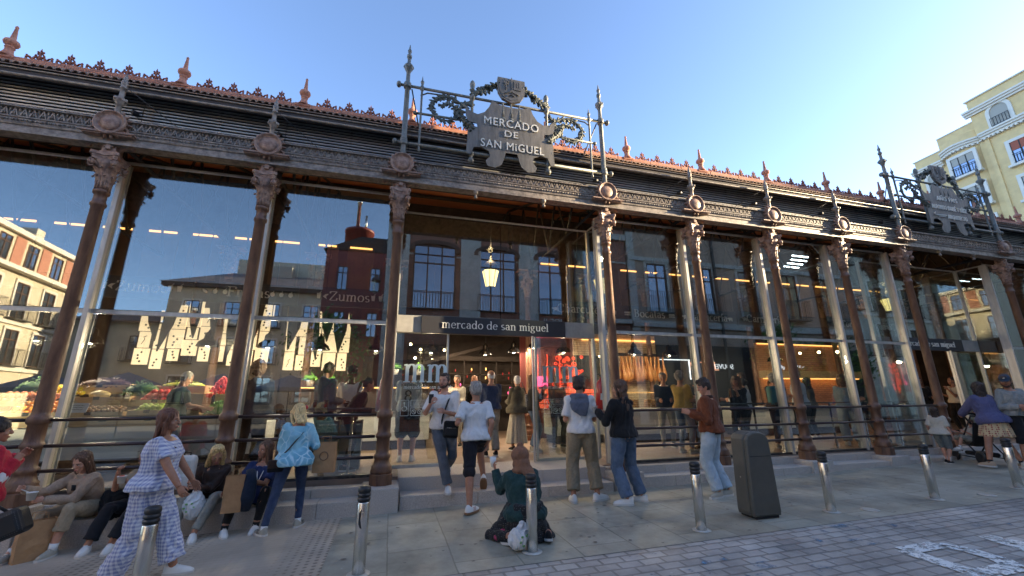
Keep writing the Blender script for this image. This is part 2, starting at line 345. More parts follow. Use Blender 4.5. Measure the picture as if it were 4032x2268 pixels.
# ================================================================ SETTING: ground
def grid_sheet(name, x0, x1, y0, y1, dz, m, nx=60, ny=6, kind='structure', far=False):
    xs = [x0+(x1-x0)*i/nx for i in range(nx+1)]; ys = [y0+(y1-y0)*j/ny for j in range(ny+1)]
    mb = MB(); vs = [(x, y, gz(x)+dz) for y in ys for x in xs]; fs = []
    for j in range(ny):
        for i in range(nx): k = j*(nx+1)+i; fs.append((k, k+1, k+nx+2, k+nx+1))
    mb.add(vs, fs, 0, True); return tag(mb.build(name, m), kind=kind)
m = mat('pavement_slabs', builder=brick_builder((.35, .325, .25), (.42, .39, .305), (.27, .25, .19), .95, .60, .008, .5, .004, rot=(0, 0, PI/2), var=.46), rough=.62)
m2 = mat('road_setts', builder=brick_builder((.38, .34, .30), (.50, .46, .41), (.27, .245, .215), .225, .135, .014, .5, .010, var=.5), rough=.6)
def tactile(t, N, L, b, mp):
    v = N.new('ShaderNodeTexVoronoi'); v.inputs['Scale'].default_value = 13; v.inputs['Randomness'].default_value = 0
    L.new(mp.outputs[0], v.inputs['Vector']); cr = N.new('ShaderNodeValToRGB'); cr.color_ramp.elements[0].position = .22; cr.color_ramp.elements[1].position = .36
    cr.color_ramp.elements[0].color = (.22, .18, .135, 1); cr.color_ramp.elements[1].color = (.46, .38, .29, 1); L.new(v.outputs['Distance'], cr.inputs[0])
    n = N.new('ShaderNodeTexNoise'); n.inputs['Scale'].default_value = 2; n.inputs['Detail'].default_value = 6; L.new(mp.outputs[0], n.inputs['Vector'])
    mr = N.new('ShaderNodeMapRange'); mr.inputs[3].default_value = .55; mr.inputs[4].default_value = 1.4; L.new(n.outputs[0], mr.inputs[0])
    mx = N.new('ShaderNodeMixRGB'); mx.blend_type = 'MULTIPLY'; mx.inputs[0].default_value = 1; L.new(cr.outputs[0], mx.inputs[1]); L.new(mr.outputs[0], mx.inputs[2]); L.new(mx.outputs[0], b.inputs['Base Color'])
    bp = N.new('ShaderNodeBump'); bp.inputs['Distance'].default_value = .008; L.new(v.outputs['Distance'], bp.inputs['Height']); L.new(bp.outputs[0], b.inputs['Normal'])
m3 = mat('dimpled_tactile_paving', builder=tactile, rough=.7)
mg = mat('ground_stone', (.12, .115, .11), .8, 0, (.16, .155, .15), .5, 5)
g = MB(); gx = [-900, -4, -2, 0, 2, 4, 8, 12, 18, 900]; vs = [(x, y, gz(x)-.012) for y in (-900, 900) for x in gx]
g.add(vs, [(i, i+1, i+11, i+10) for i in range(9)]); tag(g.build('ground', mg), kind='structure')
grid_sheet('pavement', -12, 60, -2.62, .3, 0, m)
grid_sheet('road', -40, 60, -10.2, -2.62, -.004, m2, 120, 20)
grid_sheet('far_pavement', -40, 60, -11.6, -10.2, .0, m)
grid_sheet('tactile_paving', -12, 3.62, -2.30, -.32, .004, m3, 30, 4)
# drain slot lines, stains
mb = MB()
rr = random.Random(2)
for q in range(150):
    x = rr.uniform(3.7, 14); y = rr.uniform(-2.55, -.35); a = rr.uniform(.010, .028)*(2.6 if q < 4 else 1); n = 9
    vs = [(x, y, gz(x)+.0055)]+[(x+a*math.cos(2*PI*i/n)*rr.uniform(.6, 1.2), y+a*.7*math.sin(2*PI*i/n)*rr.uniform(.6, 1.2), gz(x)+.0055) for i in range(n)]
    mb.add(vs, [(0, 1+i, 1+(i+1) % n) for i in range(n)])
ms = mat('dark_gum', (.17, .15, .13), .7)
tag(mb.build('gum_spots', ms), 'flat dark gum spots dotted over the pavement slabs', 'gum spots', kind='stuff')
def worn(name, col, lo=.45, hi=.55, sc=25):
    def f(t, N, L, b, mp):
        n = N.new('ShaderNodeTexNoise'); n.inputs['Scale'].default_value = sc; n.inputs['Detail'].default_value = 8; n.inputs['Roughness'].default_value = .7; L.new(mp.outputs[0], n.inputs['Vector'])
        cr = N.new('ShaderNodeValToRGB'); cr.color_ramp.elements[0].position = lo; cr.color_ramp.elements[1].position = hi; L.new(n.outputs[0], cr.inputs[0]); L.new(cr.outputs[0], b.inputs['Alpha'])
    return mat(name, col, .7, builder=f)
mw = worn('worn_white_road_paint', (.84, .83, .78), .42, .50, 20); mbl = worn('worn_blue_road_paint', (.10, .26, .42), .50, .70, 9)
def marking(name, quads, m, dz=.006):
    mb = MB()
    for q in quads:
        mb.add([(x, y, gz(x)+dz) for x, y in q], [tuple(range(len(q)))])
    return tag(mb.build(name, m), kind='structure')
L_ = []
def stroke(pts, w):
    for (x0, y0), (x1, y1) in zip(pts, pts[1:]):
        d = Vector((x1-x0, y1-y0)).normalized()*w/2; L_.append([(x0-d.y, y0+d.x), (x0+d.y, y0-d.x), (x1+d.y, y1-d.x), (x1-d.y, y1+d.x)])
# big painted street letters (P A S E O-like worn strokes), read from the street
for sx, gl in ((8.75, 'P'), (9.65, 'A'), (10.55, 'S')):
    G_ = {'P': [[(0, 0), (0, 1)], [(0, 1), (.5, 1), (.6, .85), (.6, .65), (.5, .52), (0, .52)]], 'A': [[(0, 0), (.3, 1), (.6, 0)], [(.12, .4), (.48, .4)]],
          'S': [[(.6, .95), (.3, 1.02), (.05, .85), (.1, .6), (.5, .45), (.6, .2), (.35, 0), (0, .08)]]}[gl]
    for st in G_: stroke([(sx+a*.95+.12*b, -4.62+b*1.15) for a, b in st], .17)
marking('road_lettering', L_, mw)
bl = []
rr = random.Random(5)
for i in range(26):
    x = 6.3+rr.random()*6.5; y = -2.72-rr.random()*.7-(.3 if x < 8 else 0)*rr.random(); w_ = rr.uniform(.08, .30); h = rr.uniform(.03, .15)
    bl.append([(x, y), (x+w_, y+rr.uniform(-.02, .02)), (x+w_, y+h), (x, y+h)])
marking('blue_paint_residue', bl, mbl)
# litter
mb = MB()
for i in range(46):
    x = rr.uniform(2, 14); y = rr.uniform(-5, -.4); s = rr.uniform(.006, .018); a = rr.random()*PI
    z = gz(x)+.012
    mb.add([(x+s*math.cos(a+q), y+s*math.sin(a+q)*.8, z+rr.random()*.003) for q in (0, 1.3, 2.9, 4.6)], [(0, 1, 2, 3)])
tag(mb.build('litter', mat('litter_scraps', (.55, .54, .50), .8)), kind='stuff')
tag(bpy.data.objects['litter'], label='tiny scraps of pale litter strewn over pavement and road', cat='litter')
for (x, y, r, nm) in ((10.06, -2.36, .10, 0), (12.32, -2.36, .10, 1)):
    mb = MB().lathe([(r, 0), (r, .004), (r*.8, .006), (r*.2, .006)], (x, y, gz(x)+.002), 20)
    tag(mb.build('ground_plate', 'fin'), 'small round metal plate set in pavement edge '+('left of' if nm == 0 else 'right of')+' the third bollard after the bin' if False else ('small round metal plate in the pavement edge nearer the grey bin' if nm == 0 else 'small round metal plate in the pavement edge farther from the grey bin'), 'ground plate', 'ground plates')

# ================================================================ steps and plinths
CX = [-4.06, -2.03, 0, 2.03, 4.061, 7.918, 9.948, 11.979, 14.009, 16.04, 19.897, 21.93, 23.96, 25.99]
BW = .25
def slabrow(mb, x0, x1, y0, y1, z0, z1, step=.95, gap=.005):
    n = max(1, round((x1-x0)/step)); w_ = (x1-x0)/n
    for i in range(n): mb.bbox(x0+i*w_+gap/2, x0+(i+1)*w_-gap/2, y0, y1, z0-random.random()*.002, z1+random.random()*.0015, .008)
mb = MB()
for a, b in ((-6, 4.32),):                      # left: three tier bench-like steps
    slabrow(mb, a, 4.32, -.32, .02, -.62, -.135, 1.0); slabrow(mb, a, 4.30, .023, .253, -.6, -.02, 1.2)
slabrow(mb, 4.33, 7.62, -.26, .12, -.5, -.125, 1.05); slabrow(mb, 4.30, 7.70, .123, 1.2, -.5, .05, 1.3)     # entrance steps
slabrow(mb, 7.64, 27, -.24, .10, -.4, -.085, 1.15); slabrow(mb, 7.70, 27, .103, .30, -.4, .03, 1.15)
tag(mb.build('steps', 'granite'), kind='structure')
mb = MB()
for x in CX[1:]: mb.bbox(x-BW, x+BW, -.345 if x < 4.2 else -.28, .30, -.6 if x < 5 else -.4, .0, .01)
tag(mb.build('column_footings', 'granite'), kind='structure')
mb = MB(); mb.box(-8, 27, .30, 9, -.3, .046); tag(mb.build('hall_floor', 'floor'), kind='structure')

# ================================================================ MARKET HALL
hall = thing('market_hall', 'long cast iron market hall with rust brown columns, glass walls and terracotta roof cresting', 'market hall', (4, .35, 0))
HL = Vector((4, .35, 0))
def part(mb, name, mats, parent=hall, loc=None):
    o = mb.build(name, mats, loc=loc if loc is not None else (0, 0, 0)); o.parent = parent
    o.location = Vector(loc or (0, 0, 0))-HL if parent is hall else Vector(loc or (0, 0, 0))
    return o
# --- one column at origin
def column_meshes():
    s = MB()
    for (r0, r1, z0, z1) in ((.168, .168, 0, .14),): s.lathe([(r0, z0), (r1, z1), (r1-.02, z1+.015)], (0, 0, 0), 8, smooth=False)
    s.lathe([(0.1480, .15), (0.1520, .19), (0.1400, .22), (0.1440, .245), (0.1200, .27), (0.1080, .31), (0.1040, .345), (0.1160, .355), (0.1176, .40), (0.1040, .41), (0.0920, .43), (0.0904, .62), (0.1040, .63), (0.1120, .645), (0.1120, .675), (0.1000, .69), (0.0896, .71), (0.0896, .90), (0.1040, .91), (0.1136, .925), (0.1136, .985), (0.1000, 1.0), (0.0864, 1.02), (0.0848, 1.06), (0.0714, 3.80), (0.0860, 3.815), (0.0912, 3.84), (0.0860, 3.865), (0.0722, 3.88), (0.0714, 3.99), (0.0903, 4.0), (0.0946, 4.03), (0.0930, 4.05), (0.0744, 4.06), (0.0744, 4.2)], (0, 0, 0), 20)
    cap = MB()
    for i in range(14):                                     # flutes
        a = 2*PI*i/14; cap.tube([(.078*math.cos(a), .078*math.sin(a), 4.06), (.082*math.cos(a), .082*math.sin(a), 4.19)], .012, 5)
    cap.lathe([(.078, 4.06), (.082, 4.18), (.09, 4.30), (.12, 4.42), (.15, 4.49)], (0, 0, 0), 16)
    def leaf(a, z0, z1, r0, r1, w, curl=.03):
        pts = []
        for k in range(7):
            t = k/6; z = z0+(z1-z0)*math.sin(t*PI/2*1.0); r = r0+(r1-r0)*t**1.6
            if k == 6: z -= curl; r += .012
            ww = w*(math.sin(PI*(t*.8+.18)))
            pts.append((r, z, ww))
        vs = []
        for r, z, ww in pts:
            for q in (-1, -.5, 0, .5, 1):
                rr_ = r+.012*(1-abs(q)) + (.006 if abs(q) == .5 else 0); aa = a+q*ww/max(r, .05)
                vs.append((rr_*math.cos(aa), rr_*math.sin(aa), z-.012*abs(q)))
        fs = [(i*5+j, i*5+j+1, i*5+j+6, i*5+j+5) for i in range(6) for j in range(4)]
        cap.add(vs, fs, 0, True)
        tip = pts[-1]; cap.ball((tip[0]*math.cos(a), tip[0]*math.sin(a), tip[1]), (.017, .017, .013), 0, 6, 5)
    for i in range(8): leaf(2*PI*i/8+PI/8, 4.17, 4.27, .083, .118, .035)
    for i in range(4): leaf(PI/4+PI/2*i, 4.20, 4.40, .085, .185, .06)
    for i in range(4): leaf(PI/2*i, 4.24, 4.38, .09, .14, .035)
    for i in range(4):                                       # corner volutes + rosettes
        a = PI/4+PI/2*i; c_ = Vector((.185*math.cos(a), .185*math.sin(a), 4.435)); cap.ball(c_, (.042, .042, .045), 0, 8, 6)
        for k in range(5): cap.ball(c_+Vector((.032*math.cos(k*1.257+a)*-math.sin(a), .032*math.cos(k*1.257+a)*math.cos(a), .032*math.sin(k*1.257)))+Vector((math.cos(a), math.sin(a), 0))*.02, .016, 0, 6, 4)
        cap.tube([(.09*math.cos(a), .09*math.sin(a), 4.36), (.14*math.cos(a), .14*math.sin(a), 4.44), (.2*math.cos(a), .2*math.sin(a), 4.47)], .018, 6)
    # concave abacus
    for z0, z1, R_ in ((4.49, 4.525, .215), (4.525, 4.555, .225), (4.555, 4.60, .245)):
        poly = []
        for i in range(4):
            a = PI/4+PI/2*i; nx = PI/4+PI/2*(i+1)
            p0 = Vector((R_*math.cos(a), R_*math.sin(a))); p1 = Vector((R_*math.cos(nx), R_*math.sin(nx)))
            t = (p1-p0).normalized()
            for q in range(7):
                u = q/6; p = (p0+t*.03).lerp(p1-t*.03, u); inn = -.035*math.sin(PI*u)*1.5; m_ = (p0+p1).normalized()
                poly.append(tuple(p+m_*inn))
        cap.prism(poly, z0, z1, plane='xy')
    cap.bbox(-.085, .085, -.085, .085, 4.60, 4.88, .01); cap.bbox(-.10, .10, -.10, .10, 4.60, 4.64, .008); cap.bbox(-.032, .032, -.12, -.08, 4.66, 4.86, .008); cap.box(-.055, .055, -.11, -.08, 4.70, 4.72)
    for sx in (-1, 1):                                       # side brackets with scrolled ends
        cap.tube([(sx*.07, -.02, 4.66), (sx*.12, -.02, 4.74), (sx*.20, -.03, 4.78), (sx*.25, -.04, 4.765), (sx*.265, -.04, 4.735)], [.04, .036, .034, .036, .03], 8)
        for k in range(4): cap.ball((sx*(.21+.02*k), -.06, 4.765-.008*k), (.02, .03, .035), 0, 7, 5, Matrix.Rotation(sx*.5, 4, 'Y'))
        cap.ball((sx*.262, -.045, 4.74), .042, 0, 8, 6)
    cap.bbox(-.30, .30, -.20, .10, 4.845, 4.865, .004); cap.bbox(-.32, .32, -.22, .12, 4.865, 4.89, .004)
    med = MB()                                               # dished medallion with leaf surround
    mc = (0, -.17, 5.035)
    med.lathe([(.19, .0), (.196, .03), (.192, .055), (.178, .06), (.168, .045), (.150, .028), (.125, .022), (.118, .035), (.10, .045), (.06, .058), (.0, .062)], mc, 28, ax='y')
    med.lathe([(.19, -.14), (.19, .01)], mc, 24, ax='y')
    for k in range(18):
        a = 2*PI*k/18; 
        if abs(math.sin(a)) > .93 and math.sin(a) > 0: continue
        p = Vector((.205*math.cos(a), -.16, 5.035+.205*math.sin(a))); med.ball(p, (.045, .028, .02), 0, 7, 5, Matrix.Rotation(-a, 4, 'Y'))
    for sx in (-1, 1):
        for k in range(3): med.ball((sx*(.16+.035*k), -.18, 4.89+.01*k), (.032, .03, .018), 0, 7, 5, Matrix.Rotation(sx*.8, 4, 'Y'))
    pin = MB()
    pin.lathe([(.05, 5.16), (.045, 5.2), (.038, 5.23), (.036, 5.38), (.05, 5.39), (.045, 5.41), (.06, 5.43), (.075, 5.46), (.07, 5.49), (.05, 5.50), (.034, 5.52), (.03, 5.66), (.045, 5.67), (.045, 5.69), (.034, 5.70), (.038, 5.72), (.044, 5.76), (.038, 5.80), (.024, 5.81), (.03, 5.83), (.032, 5.85), (.02, 5.87), (.016, 5.90), (.004, 5.94)], (0, -.12, 0), 12)
    for k in range(6):
        a = k*PI/3; pin.ball((.07*math.cos(a), -.12+.07*math.sin(a), 5.47), (.02, .02, .03), 0, 6, 5)
    return s.mesh('column', ['rust']), cap.mesh('capital', ['capital']), med.mesh('medallion', ['capital']), pin.mesh('pinnacle', ['iron'])
cm_, ca_, me_, pi_ = column_meshes()
def addo(name, me, parent, loc=(0, 0, 0)):
    o = bpy.data.objects.new(name, me); C.objects.link(o); o.parent = parent; o.location = loc; return o
SIGNC = (4.061, 7.918, 16.04, 19.897)
for x in CX:
    c_ = addo('column', cm_, hall, Vector((x, 0, 0))-HL)
    addo('capital', ca_, c_); addo('medallion', me_, c_)
    if x not in SIGNC: addo('pinnacle', pi_, c_)
# --- entablature
XL, XR = -6., 27.
mb = MB()
prof = [(-.05, 4.735), (-.135, 4.735), (-.135, 4.775), (-.115, 4.785), (-.115, 4.85), (-.13, 4.86), (-.135, 4.88), (-.125, 4.895), (-.125, 4.955), (-.14, 4.965), (-.14, 4.98), (-.115, 4.985), (-.115, 5.10), (-.165, 5.11), (-.165, 5.125), (.28, 5.125), (.28, 5.10), (.05, 4.735)]
mb.add([(x, y, z) for x in (XL, XR) for y, z in prof], [(i, (i+1) % 18, (i+1) % 18+18, i+18) for i in range(18)])
k = 0; x = XL
def skip(x): return any(abs(x-c) < .22 for c in CX)
while x < XR:                                                # palmette band and bead row
    if not skip(x):
        mb.prism([(x-.048, 4.99), (x-.04, 5.0), (x, 5.125), (x+.04, 5.0), (x+.048, 4.99), (x+.03, 4.99), (x, 5.075), (x-.03, 4.99)], -.135, -.112)
        mb.ball((x, -.125, 5.025), (.012, .014, .028), 0, 5, 4); mb.ball((x+.052, -.125, 5.085), (.016, .016, .03), 0, 5, 4)
        mb.prism([(x-.02, 5.125), (x, 5.155), (x+.02, 5.125)], -.15, -.13)
        for q in range(2): mb.ball((x+.052*q, -.138, 4.925), (.011 if q else .024, .016, .020), 0, 5, 4)
    x += .104
part(mb, 'entablature', 'iron')
for x in ((4.061+1.29, 4.061+2.57, 16.04+1.29, 16.04+2.57)):
    part(MB().ball((x, -.09, 4.72), .05, 0, 10, 8).lathe([(.012, 4.60), (.028, 4.60), (.034, 4.62), (.02, 4.64), (.015, 4.68)], (x, -.09, 0), 10), 'drop_finial', 'iron')
# --- louvres
mb = MB(); z = 5.13
while z < 5.84:
    x = XL
    while x < XR:
        x1 = min(XR, x+2.03); mb.add([(x, .27, z+.018), (x1-.012, .27, z+.018), (x1-.012, .335, z+.030), (x, .335, z+.030), (x, .275, z-.004), (x1-.012, .275, z-.004), (x1-.012, .335, z+.024), (x, .335, z+.024)], [(0, 1, 2, 3), (7, 6, 5, 4), (0, 4, 5, 1), (3, 2, 6, 7)]); x = x1
    z += .0555
part(mb, 'louvre_band', 'slat')
mb = MB()
x = XL+1.02
while x < XR: mb.box(x, x+.03, .30, .335, 5.1, 5.88); x += 2.03
mb.box(XL, XR, .35, .40, 5.12, 5.9)
part(mb, 'louvre_frame', 'darkboard')
# --- eaves, roof
mb = MB()
mb.box(XL, XR, .05, .5, 5.845, 5.87); mb.box(XL, XR, .03, .05, 5.70, 5.868); mb.box(XL, XR, .10, .125, 5.77, 5.84); mb.box(XL, XR, .19, .21, 5.80, 5.84)
part(mb, 'eaves_board', 'darkboard')
mb = MB(); mb.tube([(XL, .02, 5.735), (XR, .02, 5.735)], .022, 8); mb.tube([(XL, .02, 5.835), (XR, .02, 5.835)], .014, 6); part(mb, 'gutter', 'iron')
mb = MB(); x = XL; i = 0                                     # roof tiles: rows of curved tiles on the slope
import itertools
while x < XR:
    r = .048; j = (i % 2); jit = random.uniform(-.006, .006)
    for q in range(3):
        y0, y1 = .0+q*.16+jit, .0+(q+1)*.16+.02; z0 = 5.90+(y0)*.72+.0; z1 = 5.90+(y1)*.72-.012
        vs = []
        for (yy, zz, rr_) in ((y0, z0, r), (y1, z1, r*.85)):
            for a in range(7):
                t = PI*a/6; vs.append((x+rr_*math.cos(t), yy, zz+rr_*.9*math.sin(t)))
            for a in range(7):
                t = PI*a/6; vs.append((x+(rr_-.012)*math.cos(t), yy, zz+(rr_-.012)*.9*math.sin(t)))
        fs = [(a, a+1, a+15, a+14) for a in range(6)]+[(a, a+7, a+8, a+1) for a in range(6)]+[(a+7, a+21, a+22, a+8) for a in range(6)]
        mb.add(vs, fs, 0, True)
    x += .098; i += 1
mb.add([(XL, .0, 5.885), (XR, 0, 5.885), (XR, .5, 6.235), (XL, .5, 6.235), (XL, .0, 5.87), (XR, 0, 5.87), (XR, .5, 6.22), (XL, .5, 6.22)], [(0, 1, 2, 3), (4, 7, 6, 5), (0, 4, 5, 1)])
part(mb, 'roof_tiles', 'tile')
mb = MB(); x = XL
while x < XR:
    mb.bbox(x+.003, x+.807, .40, .52, 6.225+random.uniform(-.003, .003), 6.305+random.uniform(-.003, .003), .012); x += .81
part(mb, 'ridge_coping', 'coping')
mb = MB()
def slope(y): return 6.22+(y-.5)*.32
for (xa, xb, ya, yb) in ((XL, XR, .5, 8.9),):
    mb.add([(xa, ya, slope(ya)), (xb, ya, slope(ya)), (xb, yb, slope(yb)), (xa, yb, slope(yb)), (xa, ya, slope(ya)-.08), (xb, ya, slope(ya)-.08), (xb, yb, slope(yb)-.08), (xa, yb, slope(yb)-.08)], [(0, 1, 2, 3), (4, 7, 6, 5), (3, 2, 6, 7), (0, 3, 7, 4), (1, 5, 6, 2)])
part(mb, 'main_roof', 'tile')
# cresting ornament
FX = [-3.85, -1.897, .399, 2.275, 4.183, 6.918, 8.856, 10.819, 12.754, 14.724, 16.70, 18.66, 20.62, 22.58, 24.54, 26.5]
cr = MB()
def scroll(sx):
    pts = [(sx*.01, .03), (sx*.05, .035), (sx*.09, .02), (sx*.13, .015), (sx*.165, .035), (sx*.17, .07), (sx*.145, .09), (sx*.12, .08), (sx*.12, .055)]
    cr.tube([(a, 0, b) for a, b in pts], [.016, .017, .018, .018, .018, .017, .015, .014, .016], 6, ref=(0, 1, 0))
    cr.ball((sx*.165, 0, .10), .018, 0, 6, 5)
    for a, b, r in ((.03, .09, .022), (.07, .075, .02), (.055, .115, .018), (.10, .055, .018)): cr.ball((sx*a, 0, b), (r, .016, r), 0, 6, 5)
    cr.tube([(sx*.02, 0, .06), (sx*.06, 0, .10), (sx*.05, 0, .135)], .013, 5, ref=(0, 1, 0)); cr.tube([(sx*.10, 0, .02), (sx*.06, 0, .07)], .013, 5, ref=(0, 1, 0))
for s_ in (-1, 1): scroll(s_)
cr.tube([(0, 0, .0), (0, 0, .10), (0, 0, .18)], [.018, .02, .014], 6)
for a, b, r in ((0, .165, .026), (-.035, .185, .018), (.035, .185, .018), (0, .205, .018), (-.03, .15, .016), (.03, .15, .016)): cr.ball((a, 0, b), (r, .016, r), 0, 6, 5)
cr.tube([(0, 0, .2), (0, 0, .25)], [.014, .004], 6)
crm = cr.mesh('roof_crest', ['crest'])
fi = MB().lathe([(.10, 0), (.10, .015), (.075, .05), (.055, .10), (.048, .155), (.06, .165), (.06, .18), (.045, .19), (.05, .20), (.085, .23), (.095, .26), (.085, .295), (.05, .32), (.038, .33), (.034, .36), (.018, .54), (.022, .55), (.022, .565), (.006, .59)], (0, 0, 0), 14)
fi.bbox(-.13, .13, -.075, .075, -.05, .012, .015)
fim = fi.mesh('roof_finial', ['coping'])
for i, x in enumerate(FX):
    addo('roof_finial', fim, hall, Vector((x, .46, 6.30))-HL)
    if i < len(FX)-1:
        gap = FX[i+1]-x; n = max(2, round(gap/.40)); s_ = gap/n
        for k in range(1, n):
            o = addo('roof_crest', crm, hall, Vector((x+k*s_, .46, 6.30))-HL); o.scale = (s_/.40, 1, 1)
# --- glazing: panes, fins, rails
GY = .35
bays = list(zip(CX, CX[1:]))
def pane(x0, x1, y, z0, z1, name='glass_pane'):
    return part(MB().box(x0, x1, y, y+.012, z0, z1), name, 'glass')
fins = MB()
for (a, b) in bays:
    wide = b-a > 3
    if not wide:
        pane(a+.03, b-.03, GY, .09, 2.36, 'glass_pane'); pane(a+.03, b-.03, GY, 2.425, 4.68, 'glass_pane')
        part(MB().box(a, b, GY+.02, GY+.08, 2.362, 2.422), 'glazing_bar', 'fin')
        part(MB().bbox(a, b, GY-.02, GY+.10, .046, .088, .004), 'glazing_sill', 'darkiron')
    else:
        ye = 1.05; x0, x1 = a+.08, b+.14
        zt = 4.70
        pane(x0, x0+.93, ye, .06, 2.33); pane(x1-1.22, x1-.02, ye, .06, 2.33); pane(x0, x0+(x1-x0)/2-.01, ye, 2.665, zt); pane(x0+(x1-x0)/2+.01, x1, ye, 2.665, zt)
        part(MB().box(x1, x1+.012, GY+.02, ye, .06, zt-.02), 'glass_pane', 'glass'); part(MB().box(x0-.012, x0, GY+.02, ye, .06, zt-.02), 'glass_pane', 'glass')
        # sliding leaf in front, open
        pane(x1-1.32, x1-.62, ye-.10, .07, 2.32, 'door_leaf')
        for q in ([(xx, xx+.035, ye-.02, ye+.03, .05, 2.345) for xx in (x0+.93, x1-1.27)]+[(x1-1.36, x1-1.335, ye-.115, ye-.08, .05, 2.345), (x0, x0+.93, ye-.01, ye+.04, .05, .10), (x1-1.22, x1, ye-.01, ye+.04, .05, .10), (x0-.03, x0+.02, ye-.03, ye+.05, .05, zt), (x1-.02, x1+.03, ye-.03, ye+.05, .05, zt)]):
            part(MB().box(*q), 'door_frame', 'fin')
        part(MB().bbox(x0, x0+.47, ye-.05, ye+.08, 2.347, 2.66, .006), 'door_lintel', 'stoneband'); part(MB().bbox(x1-.98, x1, ye-.05, ye+.08, 2.347, 2.66, .006), 'door_lintel', 'stoneband')
    t = MB()
    if not wide: t.tube([(a, GY+.01, 4.70), (b, GY+.01, 4.70)], .018, 8); t.tube([(a, GY+.03, 4.735), (b, GY+.03, 4.735)], .010, 6)
    else: t.tube([(a+.1, 1.05, 4.72), (b+.14, 1.05, 4.72), (b+.14, GY, 4.72)], .022, 8)
    part(t, 'glazing_rail', 'fin')
for x in CX:
    w_ = MB().box(x-.010, x+.010, GY-.05, GY+.10, .05, 4.70).box(x-.03, x+.03, GY-.062, GY-.05, .05, 4.70).box(x-.03, x+.03, GY+.10, GY+.112, .05, 4.70)
    part(w_, 'glazing_post', 'fin')
# --- interior shell
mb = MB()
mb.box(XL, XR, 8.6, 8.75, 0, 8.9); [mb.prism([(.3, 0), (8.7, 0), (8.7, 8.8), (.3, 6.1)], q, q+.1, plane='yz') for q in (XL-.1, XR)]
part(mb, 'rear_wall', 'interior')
mb = MB()                                                     # sloping plank ceiling between dark trusses
for (xa, xb, yb) in ((XL, XR, 8.6),):
    mb.add([(xa, .5, 5.95), (xb, .5, 5.95), (xb, yb, 5.95+(yb-.5)*.323), (xa, yb, 5.95+(yb-.5)*.323)], [(0, 3, 2, 1)])
part(mb, 'plank_ceiling', 'wood')
for xt in CX:
    t = MB(); r = .035
    def br(p, q, r=.03): t.tube([p, q], r, 4)
    br((xt, .1, 4.9), (xt, 8.6, 4.95), .045); br((xt, .2, 5.5), (xt, 7, 7.9), .045); br((xt, 7, 7.9), (xt, 8.6, 7.9), .045)
    for y0, y1 in ((.6, 1.8), (1.8, 3.0), (3.0, 4.4), (4.4, 6.0), (6.0, 7.6)):
        br((xt, y0, 4.93), (xt, (y0+y1)/2, 5.4+(y0+y1)/2*.345)); br((xt, (y0+y1)/2, 5.4+(y0+y1)/2*.345), (xt, y1, 4.93))
    part(t, 'roof_truss', 'black')
mb = MB()
for y in (1.2, 2.6, 4.2, 6): mb.box(XL, XR, y, y+.10, 5.62+y*.345-.10, 5.62+y*.345)
for z in range(7): mb.box(XL, XR, .42, .5, 4.95+z*.12, 4.99+z*.12)
part(mb, 'ceiling_purlin', 'black')
# inner row of columns
for x in CX[2:]:
    c_ = addo('column', cm_, hall, Vector((x, 4.9, 0.05))-HL); c_['label'] = 'inner column of the market hall'; addo('capital', ca_, c_)
# entrance signs on the lintels
def lintel_sign(xa, xb, lab):
    s = thing('entrance_sign', lab, 'sign', ((xa+xb)/2, .985, 2.5))
    p = MB().bbox(xa-(xa+xb)/2, xb-(xa+xb)/2, -.02, .10, -.16, .16, .004).build('panel', 'panel', s)
    t = serif_mb('mercado de san miguel', .30, .012, .085, .034); k = (xb-xa)*.745/t.width
    l = MB().merge(t, Matrix.Translation((.0, -.028, -.055))@UPR@Matrix.Diagonal((k, k*.98, 1, 1)), 0).build('lettering', 'cream', p)
lintel_sign(4.585, 7.42, 'dark lintel sign reading mercado de san miguel over the main entrance')
lintel_sign(16.60, 19.3, 'dark lintel sign reading mercado de san miguel over the far right entrance')
